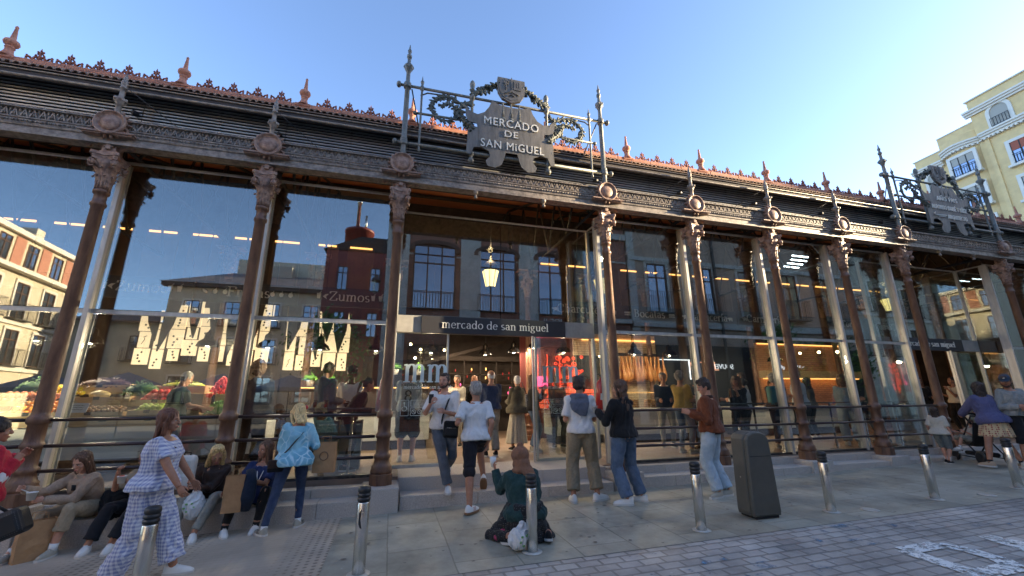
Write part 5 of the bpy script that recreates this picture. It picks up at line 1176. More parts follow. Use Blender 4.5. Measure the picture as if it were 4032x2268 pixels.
# pastry heaps on counter c3
for i, (x, lab) in enumerate(((10.3, 'heap of golden sandwiches in the glass case, left'), (11.0, 'heap of golden sandwiches in the glass case, middle'), (11.9, 'heap of golden sandwiches in the glass case, right'))):
    mb = MB()
    for q in range(16): mb.bbox(-.22+(q % 4)*.12+.01*(q//4), -.12+(q % 4)*.12, -.1, .1, (q//4)*.05, .042+(q//4)*.05, .012)
    obj('sandwich_heap', lab, 'sandwiches', mb, mat('golden_bread', (.55, .30, .10), .6, 0, (.42, .20, .06), 10), (x, 3.55, .92), 0, 'heaps of sandwiches')
gc = thing('glass_display_case', 'glass display case with warm light on the counter below the hams', 'display case', (11.2, 3.4, .9)); MB().box(-1.3, 1.3, 0, .008, 0, .42).box(-1.3, 1.3, .008, .5, .42, .428).build('case_glass', 'cupglass', gc); MB().box(-1.3, 1.3, .02, .04, .39, .405).build('light_strip', 'warm', gc)
# dark fish/pizza stalls to the right
ds = thing('dark_stall', 'dark stall with chalk black walls and the lettering MITAL', 'stall', (14.9, 5.3, .05)); MB().box(-2.3, 1.4, .3, .4, 0, 3.2).build('back_wall', mat('slate_blue_wall', (.03, .04, .055), .6), ds)
MB().merge(text_mb('MiTAL', .42, .02, space=1.1), Matrix.Translation((-.35, .28, 2.02))@UPR).build('lettering', mat('salmon_letter', (.75, .38, .25), .5, emit=(.8, .35, .22), estr=.25), ds)
MB().merge(text_mb('PIZ', .2, .02), Matrix.Translation((1.2, .28, 1.55))@UPR).build('screen_lettering', 'screen', ds); MB().box(-2.1, -.9, .26, .29, 2.35, 2.37).box(-.95, -.93, .26, .29, 1.7, 2.35).box(-.80, -.78, .26, .29, 1.7, 2.35).build('light_strip', 'screen', ds)
bs = thing('brick_oven_wall', 'warm lit orange brick wall with wooden fascia near the far entrance', 'stall', (18.9, 5.0, .05)); MB().box(-2.3, 2.2, .3, .4, 0, 3.0).build('back_wall', mat('orange_lit_brick', builder=brick_builder((.55, .27, .13), (.62, .33, .17), (.35, .18, .10), .24, .075, .008, .5, .003, rot=(PI/2, 0, 0), var=.2), rough=.5), bs)
MB().bbox(-2.3, 2.2, .0, .3, 1.75, 2.0, .01).build('wooden_fascia', 'crate', bs); MB().box(-2.2, 2.1, .05, .25, 1.72, 1.745).build('light_strip', 'warm', bs); MB().box(-2.2, 2.1, .25, .29, 2.95, 2.99).build('light_strip', 'warm', bs)
lc = MB().ball((17.4, 3.6, 2.55), .04).ball((18.2, 3.6, 2.58), .04).ball((16.6, 3.6, 2.5), .03); tag(lc.build('spot_lights', 'bulb'), 'small bright spot lamps before the orange brick wall', 'spot lights', kind='stuff')
mb = MB().ball((16.4, 3.9, 1.0), (.12, .06, .05), 0, 10, 6); tag(mb.build('food_flame', 'orangeglow'), 'small glowing orange flame on the low grey counter', 'flame')
# cool tubes under ceiling near far right
for i, (x, y, z) in enumerate(((15.6, 2.2, 5.2), (15.9, 2.5, 5.2), (16.1, 2.8, 5.2), (16.3, 3.1, 5.2))): obj('tube_light', ['cool white ceiling tube, nearest of four', 'cool white ceiling tube, second of four', 'cool white ceiling tube, third of four', 'cool white ceiling tube, farthest of four'][i], 'tube light', MB().tube([(-.3, 0, 0), (.3, 0, 0)], .018, 6), 'tube', (x, y, z), 0, 'cool white tube lights under the roof')
# high standing tables + glasses along the glass
def ledge(x0, x1, lab):
    t = thing('window_ledge', lab, 'ledge table', ((x0+x1)/2, .62, 1.02), 0, 'narrow ledge tables along the glass'); L2 = (x1-x0)/2
    MB().bbox(-L2, L2, -.14, .14, 0, .025, .006).build('table_top', mat('smoked_glass_top', (.10, .11, .10), .15), t)
    for x in (-L2*.6, L2*.6): MB().lathe([(.14, -.97), (.14, -.955), (.02, -.94), (.02, 0)], (x, 0, 0), 12).build('leg', 'steel', t)
ledge(2.2, 3.9, 'narrow ledge table behind the blonde woman'); ledge(10.1, 11.8, 'narrow ledge table behind the brown jacket'); ledge(12.2, 13.9, 'narrow ledge table behind the grey bin'); ledge(14.2, 15.9, 'narrow ledge table right of the bin')
def glasscup(x, y, z, lab, m_=None, r=.035, h=.12):
    t = thing('drinking_glass', lab, 'glass', (x, y, z), 0, 'drinks on the ledge tables'); MB().lathe([(r*.8, 0), (r, h), (r*.92, h), (r*.74, .008)], (0, 0, 0), 14).build('tumbler', 'cupglass', t)
    if m_: MB().lathe([(r*.70, .01), (r*.85, h*.75)], (0, 0, 0), 12).build('drink', m_, t)
M['cola'] = mat('dark_amber_drink', (.20, .06, .015), .1)
glasscup(3.0, .58, 1.047, 'glass of amber drink with lemon on the ledge, left one', 'cola'); glasscup(3.16, .58, 1.047, 'glass of amber drink with lemon on the ledge, right one', 'cola'); glasscup(10.3, .58, 1.047, 'empty clear tumbler behind the brown jacket', None, .05, .14); glasscup(12.75, .58, 1.047, 'clear tumbler of water in front of the grey haired woman', None, .05, .16)
# ================================================================ PEOPLE
def cloth(name, c1, c2=None, rough=.85, sc=30, bump=.5, builder=None, bs=90): return mat(name, c1, rough, 0, c2 or tuple(q*.8 for q in c1), sc, 4, bump, bs, spec=.2, sheen=.1, builder=builder)
def V(*a): return Vector(a)
def ik(a, b, l1, l2, pole):
    d = b-a; L = min(d.length, (l1+l2)*.999); dn = d.normalized(); b = a+dn*L
    x = (l1*l1-l2*l2+L*L)/(2*L); h = math.sqrt(max(1e-6, l1*l1-x*x)); p = pole-dn*pole.dot(dn); p = p.normalized() if p.length > 1e-4 else Vector((0, 1, 0))
    return a+dn*x+p*h, b
def loft(mb, rings, n=16):
    """rings: (centre, axis, side, rx, ry)"""
    vs = []; fs = []; k = len(rings)
    for c, ax, sd, rx, ry in rings:
        ax = ax.normalized(); s = (sd-ax*sd.dot(ax)).normalized(); t = ax.cross(s)
        for j in range(n):
            a = 2*PI*j/n; ca, sa = math.cos(a), math.sin(a); e = .85
            vs.append(c+s*rx*math.copysign(abs(ca)**e, ca)+t*ry*math.copysign(abs(sa)**e, sa))
    for i in range(k-1):
        for j in range(n): q = (j+1) % n; fs.append((i*n+j, i*n+q, (i+1)*n+q, (i+1)*n+j))
    fs.append(tuple(range(n))[::-1]); fs.append(tuple((k-1)*n+j for j in range(n)))
    return mb.add(vs, fs)
def remesh(mb, vox, it=2, fac=.6):
    return applied(mb, [('REMESH', dict(mode='VOXEL', voxel_size=vox)), ('SMOOTH', dict(iterations=it, factor=fac))])
def obj_from(co, fs, name, mats, parent, smooth=True):
    me = bpy.data.meshes.new(name); me.from_pydata([tuple(v) for v in co], [], fs)
    for m in (mats if isinstance(mats, (list, tuple)) else [mats]): me.materials.append(M[m] if isinstance(m, str) else m)
    me.polygons.foreach_set('use_smooth', [smooth]*len(me.polygons)); me.update()
    o = bpy.data.objects.new(name, me); C.objects.link(o)
    if parent: o.parent = parent
    return o
def wrinkle(co, no, amp=.006, sc=9., seed=0, zst=.55):
    out = np.array(co)
    for i in range(len(co)):
        p = Vector((co[i][0]*sc+seed, co[i][1]*sc, co[i][2]*sc*zst)); q = p+Vector((noise.noise(p*.6), 0, noise.noise(p*.6+Vector((5, 0, 0)))))*1.5
        n = noise.noise(q)+.45*noise.noise(q*2.3); r = 1-abs(n)*2
        out[i] += no[i]*amp*(r-.6)
    return out
# hands, cached: local frame: fingers along +x, palm normal -z, thumb towards +y
def hand_proto(curl):
    mb = MB()
    loft(mb, [(V(-.02, 0, 0), V(1, 0, 0), V(0, 1, 0), .024, .018), (V(.02, 0, 0), V(1, 0, 0), V(0, 1, 0), .032, .016), (V(.06, -.002, 0), V(1, 0, 0), V(0, 1, 0), .038, .014), (V(.088, -.002, -.002), V(1, 0, 0), V(0, 1, 0), .036, .011)], 12)
    for k, (y, L) in enumerate(((.030, .070), (.010, .078), (-.011, .072), (-.031, .056))):
        p = V(.082, y, -.002); a = -.08-.05*k*curl; pts = [V(.06, y*.9, 0), p]
        for seg, fr in ((0, .42), (1, .33), (2, .25)):
            a -= curl*(.55, .75, .6)[seg]; p = p+V(math.cos(a), (y*.35 if seg == 0 else 0)*(1-curl*.5), math.sin(a))*L*fr; pts.append(p)
        mb.tube(pts, [.0085, .0088, .0084, .0076, .0062], 7)
        mb.ball(pts[-1], .0062, 0, 6, 4)
    th = [V(.01, .022, -.002), V(.035, .042, -.008), V(.062, .056-.012*curl, -.016-.014*curl), V(.082, .058-.024*curl, -.022-.026*curl)]
    mb.tube(th, [.013, .0115, .0095, .0075], 7); mb.ball(th[-1], .0075, 0, 6, 4)
    return applied(mb, [('REMESH', dict(mode='VOXEL', voxel_size=.0038)), ('SMOOTH', dict(iterations=2, factor=.5))])[:2]
HANDS = {}
def hand(kind):
    if kind not in HANDS: HANDS[kind] = hand_proto({'relax': .35, 'grip': 1.0, 'half': .65}[kind])
    return HANDS[kind]
# head, cached: origin at head centre (eye level), face towards +y, z up
def head_shape(female=False):
    mb = MB(); w = .94 if female else 1.
    mb.ball((0, -.012, .035), (.076*w, .094, .085), 0, 20, 14)                       # cranium
    loft(mb, [(V(0, .030, -.103), V(0, 0, 1), V(1, 0, 0), .026*w, .030), (V(0, .022, -.085), V(0, 0, 1), V(1, 0, 0), .044*w, .052), (V(0, .012, -.055), V(0, 0, 1), V(1, 0, 0), .058*w, .068), (V(0, .008, -.015), V(0, 0, 1), V(1, 0, 0), .068*w, .078), (V(0, .002, .03), V(0, 0, 1), V(1, 0, 0), .072*w, .086)], 18)
    mb.ball((0, .070, .022), (.048*w, .018, .014), 0, 10, 6)                          # brow ridge
    mb.tube([(0, .080, .018), (0, .098, -.012), (0, .104, -.026)], [.009, .012, .0145], 8); mb.ball((0, .098, -.030), (.019, .014, .010), 0, 8, 6)
    mb.ball((0, .080, -.060), (.027, .014, .008), 0, 10, 6); mb.ball((0, .078, -.071), (.023, .014, .009), 0, 10, 6); mb.ball((0, .062, -.098), (.024, .022, .016), 0, 10, 6)
    for s in (-1, 1):
        mb.ball((s*.046*w, .054, -.030), (.022, .022, .020), 0, 10, 6)               # cheeks
        mb.ball((s*.076*w, -.008, -.010), (.009, .022, .033), 0, 10, 8, Matrix.Rotation(-.25, 4, 'X')@Matrix.Rotation(s*.35, 4, 'Z'))
    co, fs, no = remesh(mb, .0062, 2, .5)
    # eye sockets
    for s in (-1, 1):
        c = np.array((s*.031*w, .082, .0)); d = np.linalg.norm((co-c)*np.array((1, 1, 1.4)), axis=1); k = np.clip(1-d/.024, 0, 1)
        co[:, 1] -= .010*k
    return co, fs
HEADS = {}
def head_data(f):
    if f not in HEADS: HEADS[f] = head_shape(f)
    return HEADS[f]
def hair_mb(style, female, sd):
    mb = MB(); rr = random.Random(sd); w = .95 if female else 1.
    if style == 'bald':
        loft(mb, [(V(0, -.035, -.05), V(0, 0, 1), V(1, 0, 0), .066*w, .055), (V(0, -.035, .0), V(0, 0, 1), V(1, 0, 0), .078*w, .066), (V(0, -.030, .04), V(0, 0, 1), V(1, 0, 0), .077*w, .070), (V(0, -.028, .055), V(0, 0, 1), V(1, 0, 0), .060*w, .058)], 16); return mb
    b = {'short': .006, 'buzz': .002, 'curly': .020, 'afro': .034, 'long': .013, 'bob': .016, 'tied': .006, 'bun': .006, 'wavy': .018, 'messy': .014}.get(style, .01)
    mb.ball((0, -.024, .043), (.078*w+b, .088+b, .084+b), 0, 20, 14)
    mb.ball((0, -.045, .0), (.074*w+b, .062+b, .075+b*.5), 0, 16, 10)
    if style in ('short', 'buzz', 'messy', 'curly', 'afro'):
        for s in (-1, 1): mb.ball((s*.070*w, .006, .018), (.012+b*.5, .030, .034), 0, 8, 6)
        if style == 'messy' or style == 'short': mb.ball((0, .052, .092), (.050, .034, .026+b*.5), 0, 10, 6)
        if style == 'messy':
            for k in range(12): a = rr.uniform(0, 6.28); mb.ball((.06*math.cos(a), -.02+.07*math.sin(a), .11), (.024, .024, .022), 0, 7, 5)
    if style in ('curly', 'afro'):
        for k in range(46):
            a = rr.uniform(0, 6.28); e = rr.uniform(-.3, 1.5); r = 1.0+(.25 if style == 'afro' else .1)*rr.random(); p = V(.082*w*math.cos(a)*math.cos(e), -.035+.088*math.sin(a)*math.cos(e), .035+.092*math.sin(e))*r
            if p.y > .045 and p.z < .07: continue
            mb.ball(p, rr.uniform(.018, .028), 0, 7, 5)
    if style in ('long', 'bob', 'wavy'):
        L = {'long': .36, 'bob': .14, 'wavy': .30}[style]
        loft(mb, [(V(0, -.045, .03), V(0, 0, -1), V(1, 0, 0), .088*w, .052), (V(0, -.05, -.06), V(0, 0, -1), V(1, 0, 0), .092*w, .048), (V(0, -.062, -.06-L*.4), V(0, 0, -1), V(1, 0, 0), .088*w, .036), (V(0, -.085, -.06-L*.8), V(0, 0, -1), V(1, 0, 0), .075*w, .026), (V(0, -.09, -.06-L), V(0, 0, -1), V(1, 0, 0), .045*w, .016)], 14)
        for s in (-1, 1):
            mb.tube([V(s*.058, .035, .085), V(s*.080*w, .030, .03), V(s*.086*w, .012, -.05), V(s*.082, .0, -.06-L*.45), V(s*.075, -.01, -.06-L*.85)], [(.014, .02), (.016, .034), (.018, .038), (.018, .034), (.008, .014)], 10, ref=(0, 0, 1))
    if style in ('wavy',):
        for k in range(46):
            a = rr.uniform(PI*.95, 2.05*PI); z = rr.uniform(-.34, .10); mb.ball((.092*math.cos(a), -.045+.05*math.sin(a), z), (rr.uniform(.018, .03), .022, .034), 0, 7, 5)
    if style == 'bun': mb.ball((0, -.125, .03), .042, 0, 10, 8)
    if style == 'tied': mb.tube([(0, -.11, .03), (0, -.15, .0), (0, -.14, -.12), (.01, -.12, -.24)], [.022, .028, .024, .008], 8)
    if style == 'mush':
        pass
    return mb
def person(label, loc, face, H=1.74, female=False, skin='skin_l', hair=('short', 'hair_dark'), pelvis=None, lean=0., twist=0., bend=0., headyaw=0., headpitch=0., headroll=0.,
           feet=None, toes=None, hands=None, hkind=('relax', 'relax'), handrot=(0, 0), elbow=None, knee=None, top=None, legs=None, shoe=None, wide=1., vox=.012, sock=None, extra=None, seed=1, seat=False, footpitch=(0, 0), beard=None, look=None, group='people at the market'):
    """loc: ground point under the pelvis; face: heading (radians, 0 = +y, positive turns left); hands/feet given in the local frame
       (x right, y front, z up)"""
    k = H/1.75; root_z = 0
    hp = (pelvis if pelvis is not None else .93*k)
    P0 = V(0, 0, hp); up = V(math.sin(bend), math.sin(lean), math.cos(lean)*math.cos(bend)).normalized()
    sd = V(math.cos(twist), math.sin(twist), 0); sd = (sd-up*sd.dot(up)).normalized(); sdp = V(1, 0, 0)
    fw = up.cross(sd)                                        # front of chest
    curve = lambda t: P0+up*t*k+fw*(.018*math.sin(t*6))*k
    sw = (.148 if female else .168)*k*min(1.1, .5+.5*wide); hw = .092*k
    hipL, hipR = P0+sdp*-hw*1., P0+sdp*hw
    sh = [curve(.44)-sd*sw, curve(.44)+sd*sw]
    neck0 = curve(.485)+fw*-.005; hd_up = (up+V(0, 0, .8)).normalized(); 
    Rh = Matrix.Rotation(headyaw, 3, 'Z')@Matrix.Rotation(-headpitch, 3, 'X')@Matrix.Rotation(headroll, 3, 'Y')
    basis = Matrix((sd, fw, up)).transposed() if False else Matrix.Rotation(twist, 3, 'Z')
    Rh = basis@Rh
    HC = neck0+hd_up*.075*k+Rh@V(0, .016, .098)*k
    feet = feet or [V(-.11, 0, 0), V(.11, 0, 0)]; toes = toes or [-.15, .15]
    feet = [V(*f) for f in feet]
    ank = [feet[i]+V(0, 0, .085*k)+V(0, -.0, 0) for i in (0, 1)]
    kpole = knee or [V(-.15, 1, 0), V(.15, 1, 0)]
    kn = []; an = []
    for i, h in enumerate((hipL, hipR)):
        q, b = ik(h+V(0, 0, -.02), ank[i], .435*k, .425*k, V(*kpole[i])); kn.append(q); an.append(b)
    hands = hands or [V(-.24, .05, .80)*1, V(.24, .05, .80)]
    hands = [V(*h) for h in hands]; epole = elbow or [V(-.5, -1, -.3), V(.5, -1, -.3)]
    el = []; wr = []
    for i in (0, 1):
        pe = V(*epole[i]); pe = V(pe.x*.42, pe.y*.8, pe.z-.55); q, b = ik(sh[i], hands[i], .29*k, .255*k, pe); el.append(q); wr.append(b)
    TOR = [(-.09, .105, .080), (-.03, .150, .105), (.03, .165 if not female else .172, .112), (.13, .142 if not female else .130, .098), (.22, .150, .105), (.32, .165 if not female else .152, .115 if not female else .122), (.40, .172 if not female else .150, .100), (.455, .125, .078), (.49, .060, .058)]
    def torso(mb, t0, t1, off=0., flare=0., top_neck=True):
        rs = []; tv = [t0]+[q[0] for q in TOR if t0+.012 < q[0] < t1-.012]+[t1]
        for t in tv:
                rx = float(np.interp(t, [q[0] for q in TOR], [q[1] for q in TOR])); ry = float(np.interp(t, [q[0] for q in TOR], [q[2] for q in TOR]))
                f = flare*max(0, (.17-t))/.25
                rs.append((curve(t), up, sdp.lerp(sd, max(0, min(1, t/.4))), rx*k*wide+off+f, ry*k*wide+off+f))
        return loft(mb, rs, 20)
    def arm(mb, i, L, off, cuff=0.):
        a, e, w_ = sh[i], el[i], wr[i]; pts = [a+ (curve(.42)-a)*.35, a, a.lerp(e, .5), e, e.lerp(w_, .45), w_]; rs = [.046, .049, .044, .039, .035, .026]
        tot = 0; P = [pts[0]]; R_ = [rs[0]*k+off]; seglen = [(pts[q+1]-pts[q]).length for q in range(5)]; lim = sum(seglen[1:])*L+seglen[0]
        for q in range(5):
            if tot+seglen[q] <= lim+1e-6: P.append(pts[q+1]); R_.append(rs[q+1]*k*(.75+.25*wide)+off); tot += seglen[q]
            else:
                u = (lim-tot)/seglen[q]
                if u > .05: P.append(pts[q].lerp(pts[q+1], u)); R_.append((rs[q]+(rs[q+1]-rs[q])*u)*k*(.75+.25*wide)+off+cuff)
                break
        mb.tube(P, R_, 12); mb.ball(a, (.050*k+off*.9), 0, 12, 8); 
        if L > .55: mb.ball(e, R_[min(3, len(R_)-1)]*1.02, 0, 10, 7)
    def leg(mb, i, L, off, cuff=0., prof=None):
        h = (hipL, hipR)[i]; q_, a = kn[i], an[i]; pts = [h+V(0, 0, .03), h.lerp(q_, .35), h.lerp(q_, .75), q_, q_.lerp(a, .35), q_.lerp(a, .75), a]; rs = [.085, .084, .066, .056, .056, .042, .036]
        if prof: rs = [r*p for r, p in zip(rs, prof)]
        lens = [(pts[j+1]-pts[j]).length for j in range(6)]; tot = 0; lim = sum(lens)*L; P = [pts[0]]; R_ = [rs[0]*k*wide+off]
        for j in range(6):
            if tot+lens[j] <= lim+1e-6: P.append(pts[j+1]); R_.append(rs[j+1]*k*(.6+.4*wide)+off); tot += lens[j]
            else:
                u = (lim-tot)/lens[j]
                if u > .05: P.append(pts[j].lerp(pts[j+1], u)); R_.append((rs[j]+(rs[j+1]-rs[j])*u)*k*(.6+.4*wide)+off+cuff)
                break
        mb.tube(P, R_, 14); mb.ball(q_, R_[min(3, len(R_)-1)]*1.0, 0, 12, 8)
    # body: one continuous surface from neck to ankles
    mb = MB(); torso(mb, -.09, .49); 
    mb.tube([curve(.43), neck0, HC+Rh@V(0, -.02, -.05)*k], [.062*k, .054*k if not female else .047*k, .052*k if not female else .046*k], 14)
    for i in (0, 1): arm(mb, i, 1.0, 0); leg(mb, i, 1.0, 0)
    for i in (0, 1):
        a = an[i]; dr = Matrix.Rotation(-toes[i], 3, 'Z')@V(0, 1, 0); mb.tube([a, a+V(0, 0, -.045)*k, a+dr*.10*k+V(0, 0, -.055)*k], [.036*k, .036*k, .026*k], 10)
    co, fs, no = remesh(mb, vox, 2, .6)
    BM = MB(); BM.add(co.tolist(), fs, 0, True)
    hco, hfs = head_data(female); T = Matrix.Translation(HC)@Rh.to_4x4()@Matrix.Diagonal((k, k, k, 1))
    BM.add([T@Vector(v) for v in hco], hfs, 0, True)
    wE = .94 if female else 1.
    det = MB()
    for s in (-1, 1):
        det.ball((s*.031*wE, .0745, .0), (.0125, .008, .0062), 1, 8, 6); det.ball((s*.031*wE, .0815, .0), (.0055, .003, .0055), 2, 8, 6)
        det.tube([(s*.016, .0875, .021), (s*.032, .0865, .0265), (s*.048, .077, .020)], [.0028, .0036, .002], 5, 4); det.tube([(s*.018, .080, .0075), (s*.031, .0835, .0095), (s*.045, .076, .005)], .0018, 4, 4)
    det.ball((0, .0925, -.0605), (.023, .005, .0042), 3, 10, 6); det.ball((0, .0915, -.0675), (.019, .005, .0055), 3, 10, 6)
    if beard:
        det.ball((0, .062, -.085), (.047, .036, .030), 4, 12, 8); det.ball((0, .0935, -.049), (.027, .007, .0055), 4, 10, 6)
        for s in (-1, 1): det.tube([(s*.064, .012, -.01), (s*.063, .018, -.05), (s*.042, .05, -.088)], [.010, .014, .016], 8, 4)
    BM.merge(det, T)
    for i in (0, 1):                                         # hands joined onto the wrists
        hc, hf = hand(hkind[i]); d = (wr[i]-el[i]).normalized(); 
        inw = V(-1 if i else 1, 0, 0)
        pn = inw-d*inw.dot(d)
        if pn.length < .2: pn = V(0, 0, -1)-d*-d.z
        pn = (Matrix.Rotation(handrot[i]*(1 if i else -1), 3, d)@pn).normalized()   # palm normal direction
        z = -pn; x = d; y = z.cross(x)
        mir = 1 if y.dot(V(0, 1, .6)) > 0 else -1             # thumb points forward/up
        Rm = Matrix((x, y*mir, z)).transposed()
        fl = [f[::-1] for f in hf] if mir < 0 else hf
        hs_ = .96*k*(.93 if female else 1.)
        BM.add([wr[i]+Rm@(Vector(v)*hs_) for v in hc], fl, 0, True)
    hairc = hair[1]
    body = BM.build('person', [skin, 'eye', 'pupil', 'lip', beard or hairc]); body.location = loc; body.rotation_euler = (0, 0, face)
    tag(body, label, 'person', group)
    # hair
    if hair[0] not in ('none',):
        hm = hair_mb(hair[0], female, seed); c2, f2, n2 = remesh(hm, .0065, 1, .4)
        amp = {'curly': .010, 'afro': .014, 'wavy': .010, 'buzz': .001}.get(hair[0], .009); c3 = np.array(c2)
        for i_ in range(len(c2)):
            p = Vector(c2[i_]); q = Vector((p.x*70, p.y*70, p.z*(11 if hair[0] in ('long', 'bob', 'tied') else 30))); c3[i_] += n2[i_]*amp*noise.noise(q+Vector((seed, 0, 0)))
        HO = obj_from([T@Vector(v) for v in c3], f2, 'hair', hairc, body)
    # clothes
    if top:
        kind = top.get('kind', 'shirt'); off = top.get('off', .014); mb = MB()
        torso(mb, top.get('hem', -.03), .455, off, top.get('flare', .012)+.035)
        for i in (0, 1): arm(mb, i, top.get('sleeve', 1.0), off*.65+top.get('sloose', .004)*.7, top.get('cuff', .006))
        if top.get('collar'): mb.tube([curve(.44), neck0+up*top['collar']*k], [.085*k, .070*k], 14)
        if top.get('hood'): mb.ball(neck0-fw*.065*k+up*.0, (.095*k, .055*k, .065*k), 0, 14, 9); mb.tube([neck0-sd*.07*k+fw*.03*k, neck0-sd*.085*k-fw*.05*k, neck0+sd*.085*k-fw*.05*k, neck0+sd*.07*k+fw*.03*k], .026*k, 8)
        if top.get('belly'): mb.ball(curve(.12)+fw*.07*k, (.12*k, .09*k, .12*k), 0, 12, 9)
        if female and top.get('bust', True):
            for s in (-1, 1): mb.ball(curve(.305)+fw*.085*k*wide+sd*s*.065*k, (.058*k+off*.5, .052*k+off*.5, .055*k+off*.5), 0, 10, 8)
        c2, f2, n2 = remesh(mb, max(vox, .0125), 2, .7); c2 = wrinkle(c2, n2, top.get('wr', .008), 8, seed)
        tp = obj_from(c2, f2, kind, top['mat'], body)
        for (nm, fn, mt) in top.get('trim', []): 
            t_ = MB(); fn(t_, locals()); t_.build(nm, mt, tp)
    if legs:
        mb = MB(); off = legs.get('off', .012)
        if legs.get('kind') in ('skirt', 'dress'):
            zt = P0.z+.10*k; zb = legs['len']; n_ = 7; rs = []
            for j in range(n_):
                t = j/(n_-1); z = zt+(zb-zt)*t; mid = (kn[0]+kn[1])/2; yy = mid.y*min(1, t*1.3)*.5; r = legs.get('r0', .15)+(legs.get('r1', .24)-legs.get('r0', .15))*t
                rs.append((V(0, yy, z), V(0, 0, -1), V(1, 0, 0), r*k*wide, r*.78*k*wide))
            loft(mb, rs, 26); c2, f2, n2 = remesh(mb, max(vox, .0125), 1, .5)
            for i_ in range(len(c2)):
                a = math.atan2(c2[i_][1], c2[i_][0]); c2[i_] += n2[i_]*.010*math.sin(a*11+seed)*max(0, (zt-c2[i_][2])/(zt-zb))
        else:
            torso(mb, -.09, legs.get('hi', .035), off*.55); 
            for i in (0, 1): leg(mb, i, legs.get('len', .97), off, legs.get('cuff', .004), legs.get('prof'))
            c2, f2, n2 = remesh(mb, max(vox, .0125), 2, .6); c2 = wrinkle(c2, n2, legs.get('wr', .008), 9, seed+7)
        obj_from(c2, f2, legs.get('name', legs.get('kind', 'trousers')), legs['mat'], body)
        if sock:
            for i in (0, 1): MB().tube([an[i]+V(0, 0, -.03), an[i].lerp(kn[i], sock[1])], [.040*k, .045*k], 12).build('sock', sock[0], body)
    if shoe:
        for i in (0, 1):
            a = an[i]; fr = Matrix.Rotation(-toes[i], 3, 'Z')@Matrix.Rotation(footpitch[i], 3, 'X'); mbs = MB(); L = .27*k; n_ = 9; n2_ = 12; vs = []; so = []
            for j in range(n_):
                t = j/(n_-1); y = -.075*k+L*t; hw_ = (.034+.014*math.sin(PI*min(1, t*1.05+.02)))*k if t < .95 else .030*k; hw_ *= (1 if 0 < j < n_-1 else .62)
                ht = (.095-.01*t if t < .30 else .085-(t-.30)*.075)*k; ht *= (1 if j > 0 else .85); ht = max(.035*k, ht) * (.75 if j == n_-1 else 1)
                for q in range(n2_):
                    ang = PI*q/(n2_-1); vs.append(V(hw_*math.cos(ang), y, .018*k+ht*math.sin(ang)**.8))
                for q, sx in enumerate((1.12, -1.12)): so += [V(sx*hw_, y+(.008*k*(1 if j == n_-1 else (-1 if j == 0 else 0))), 0), V(sx*hw_, y+(.008*k*(1 if j == n_-1 else (-1 if j == 0 else 0))), .026*k)]
            fl = []
            for j in range(n_-1):
                for q in range(n2_-1): fl.append((j*n2_+q, j*n2_+q+1, (j+1)*n2_+q+1, (j+1)*n2_+q))
            fl.append(tuple(range(n2_))[::-1]); fl.append(tuple((n_-1)*n2_+q for q in range(n2_)))
            base = a-fr@V(0, 0, .085*k)
            mbs.add([base+fr@v for v in vs], fl, 0, True)
            sf = []
            for j in range(n_-1):
                o = j*4; p = o+4; sf += [(o, p, p+1, o+1), (o+2, o+3, p+3, p+2), (o+1, p+1, p+3, o+3), (o, o+2, p+2, p)]
            sf += [(0, 1, 3, 2), ((n_-1)*4, (n_-1)*4+2, (n_-1)*4+3, (n_-1)*4+1)]
            mbs.add([base+fr@v for v in so], sf, 1)
            for q in range(4): yy = (.035+.022*q)*k; mbs.tube([base+fr@V(-.020*k, yy, (.098-.014*q)*k), base+fr@V(.020*k, yy, (.098-.014*q)*k)], .0035, 4, 2)
            so_ = shoe.get('stripe')
            if so_:
                for sx in (-1, 1):
                    for q in range(3): y0 = (.02+.022*q)*k; mbs.add([base+fr@V(sx*.0505*k, y0, .03*k), base+fr@V(sx*.0505*k, y0+.011*k, .03*k), base+fr@V(sx*.036*k, y0+.026*k, .078*k), base+fr@V(sx*.036*k, y0+.015*k, .078*k)], [(0, 1, 2, 3)], 3)
            mbs.build('shoe', [shoe['mat'], shoe.get('sole', 'sole'), shoe.get('lace', 'white'), so_ or 'white'], body)
    info = dict(body=body, wr=wr, el=el, sh=sh, HC=HC, Rh=Rh, k=k, curve=curve, up=up, fw=fw, sd=sd, kn=kn, an=an, neck=neck0, T=T, P0=P0)
    if extra: extra(info)
    return info
def world(info, p): return info['body'].matrix_basis@Vector(p)
for n_, c_ in dict(hair_dark=(.018, .011, .008), hair_black=(.009, .008, .008), hair_brown=(.06, .028, .014), hair_red=(.09, .032, .015), hair_blond=(.46, .30, .13), hair_grey=(.19, .175, .155), hair_dkgrey=(.12, .11, .10), hair_white=(.55, .52, .47)).items():
    M[n_] = mat(n_, c_, .5, 0, tuple(min(1, q*2.4+.01) for q in c_), 90, 4, 1, 160, stretch=(1, 1, .10))
M['sole'] = mat('white_rubber_sole', (.60, .58, .54), .6)
M['sole_dark'] = mat('gum_sole', (.25, .13, .06), .6)
def strap_over(info, pts, r, m, nm='strap', parent=None):
    MB().tube([Vector(p) for p in pts], r, 6, flat=.3).build(nm, m, parent or info['body'])
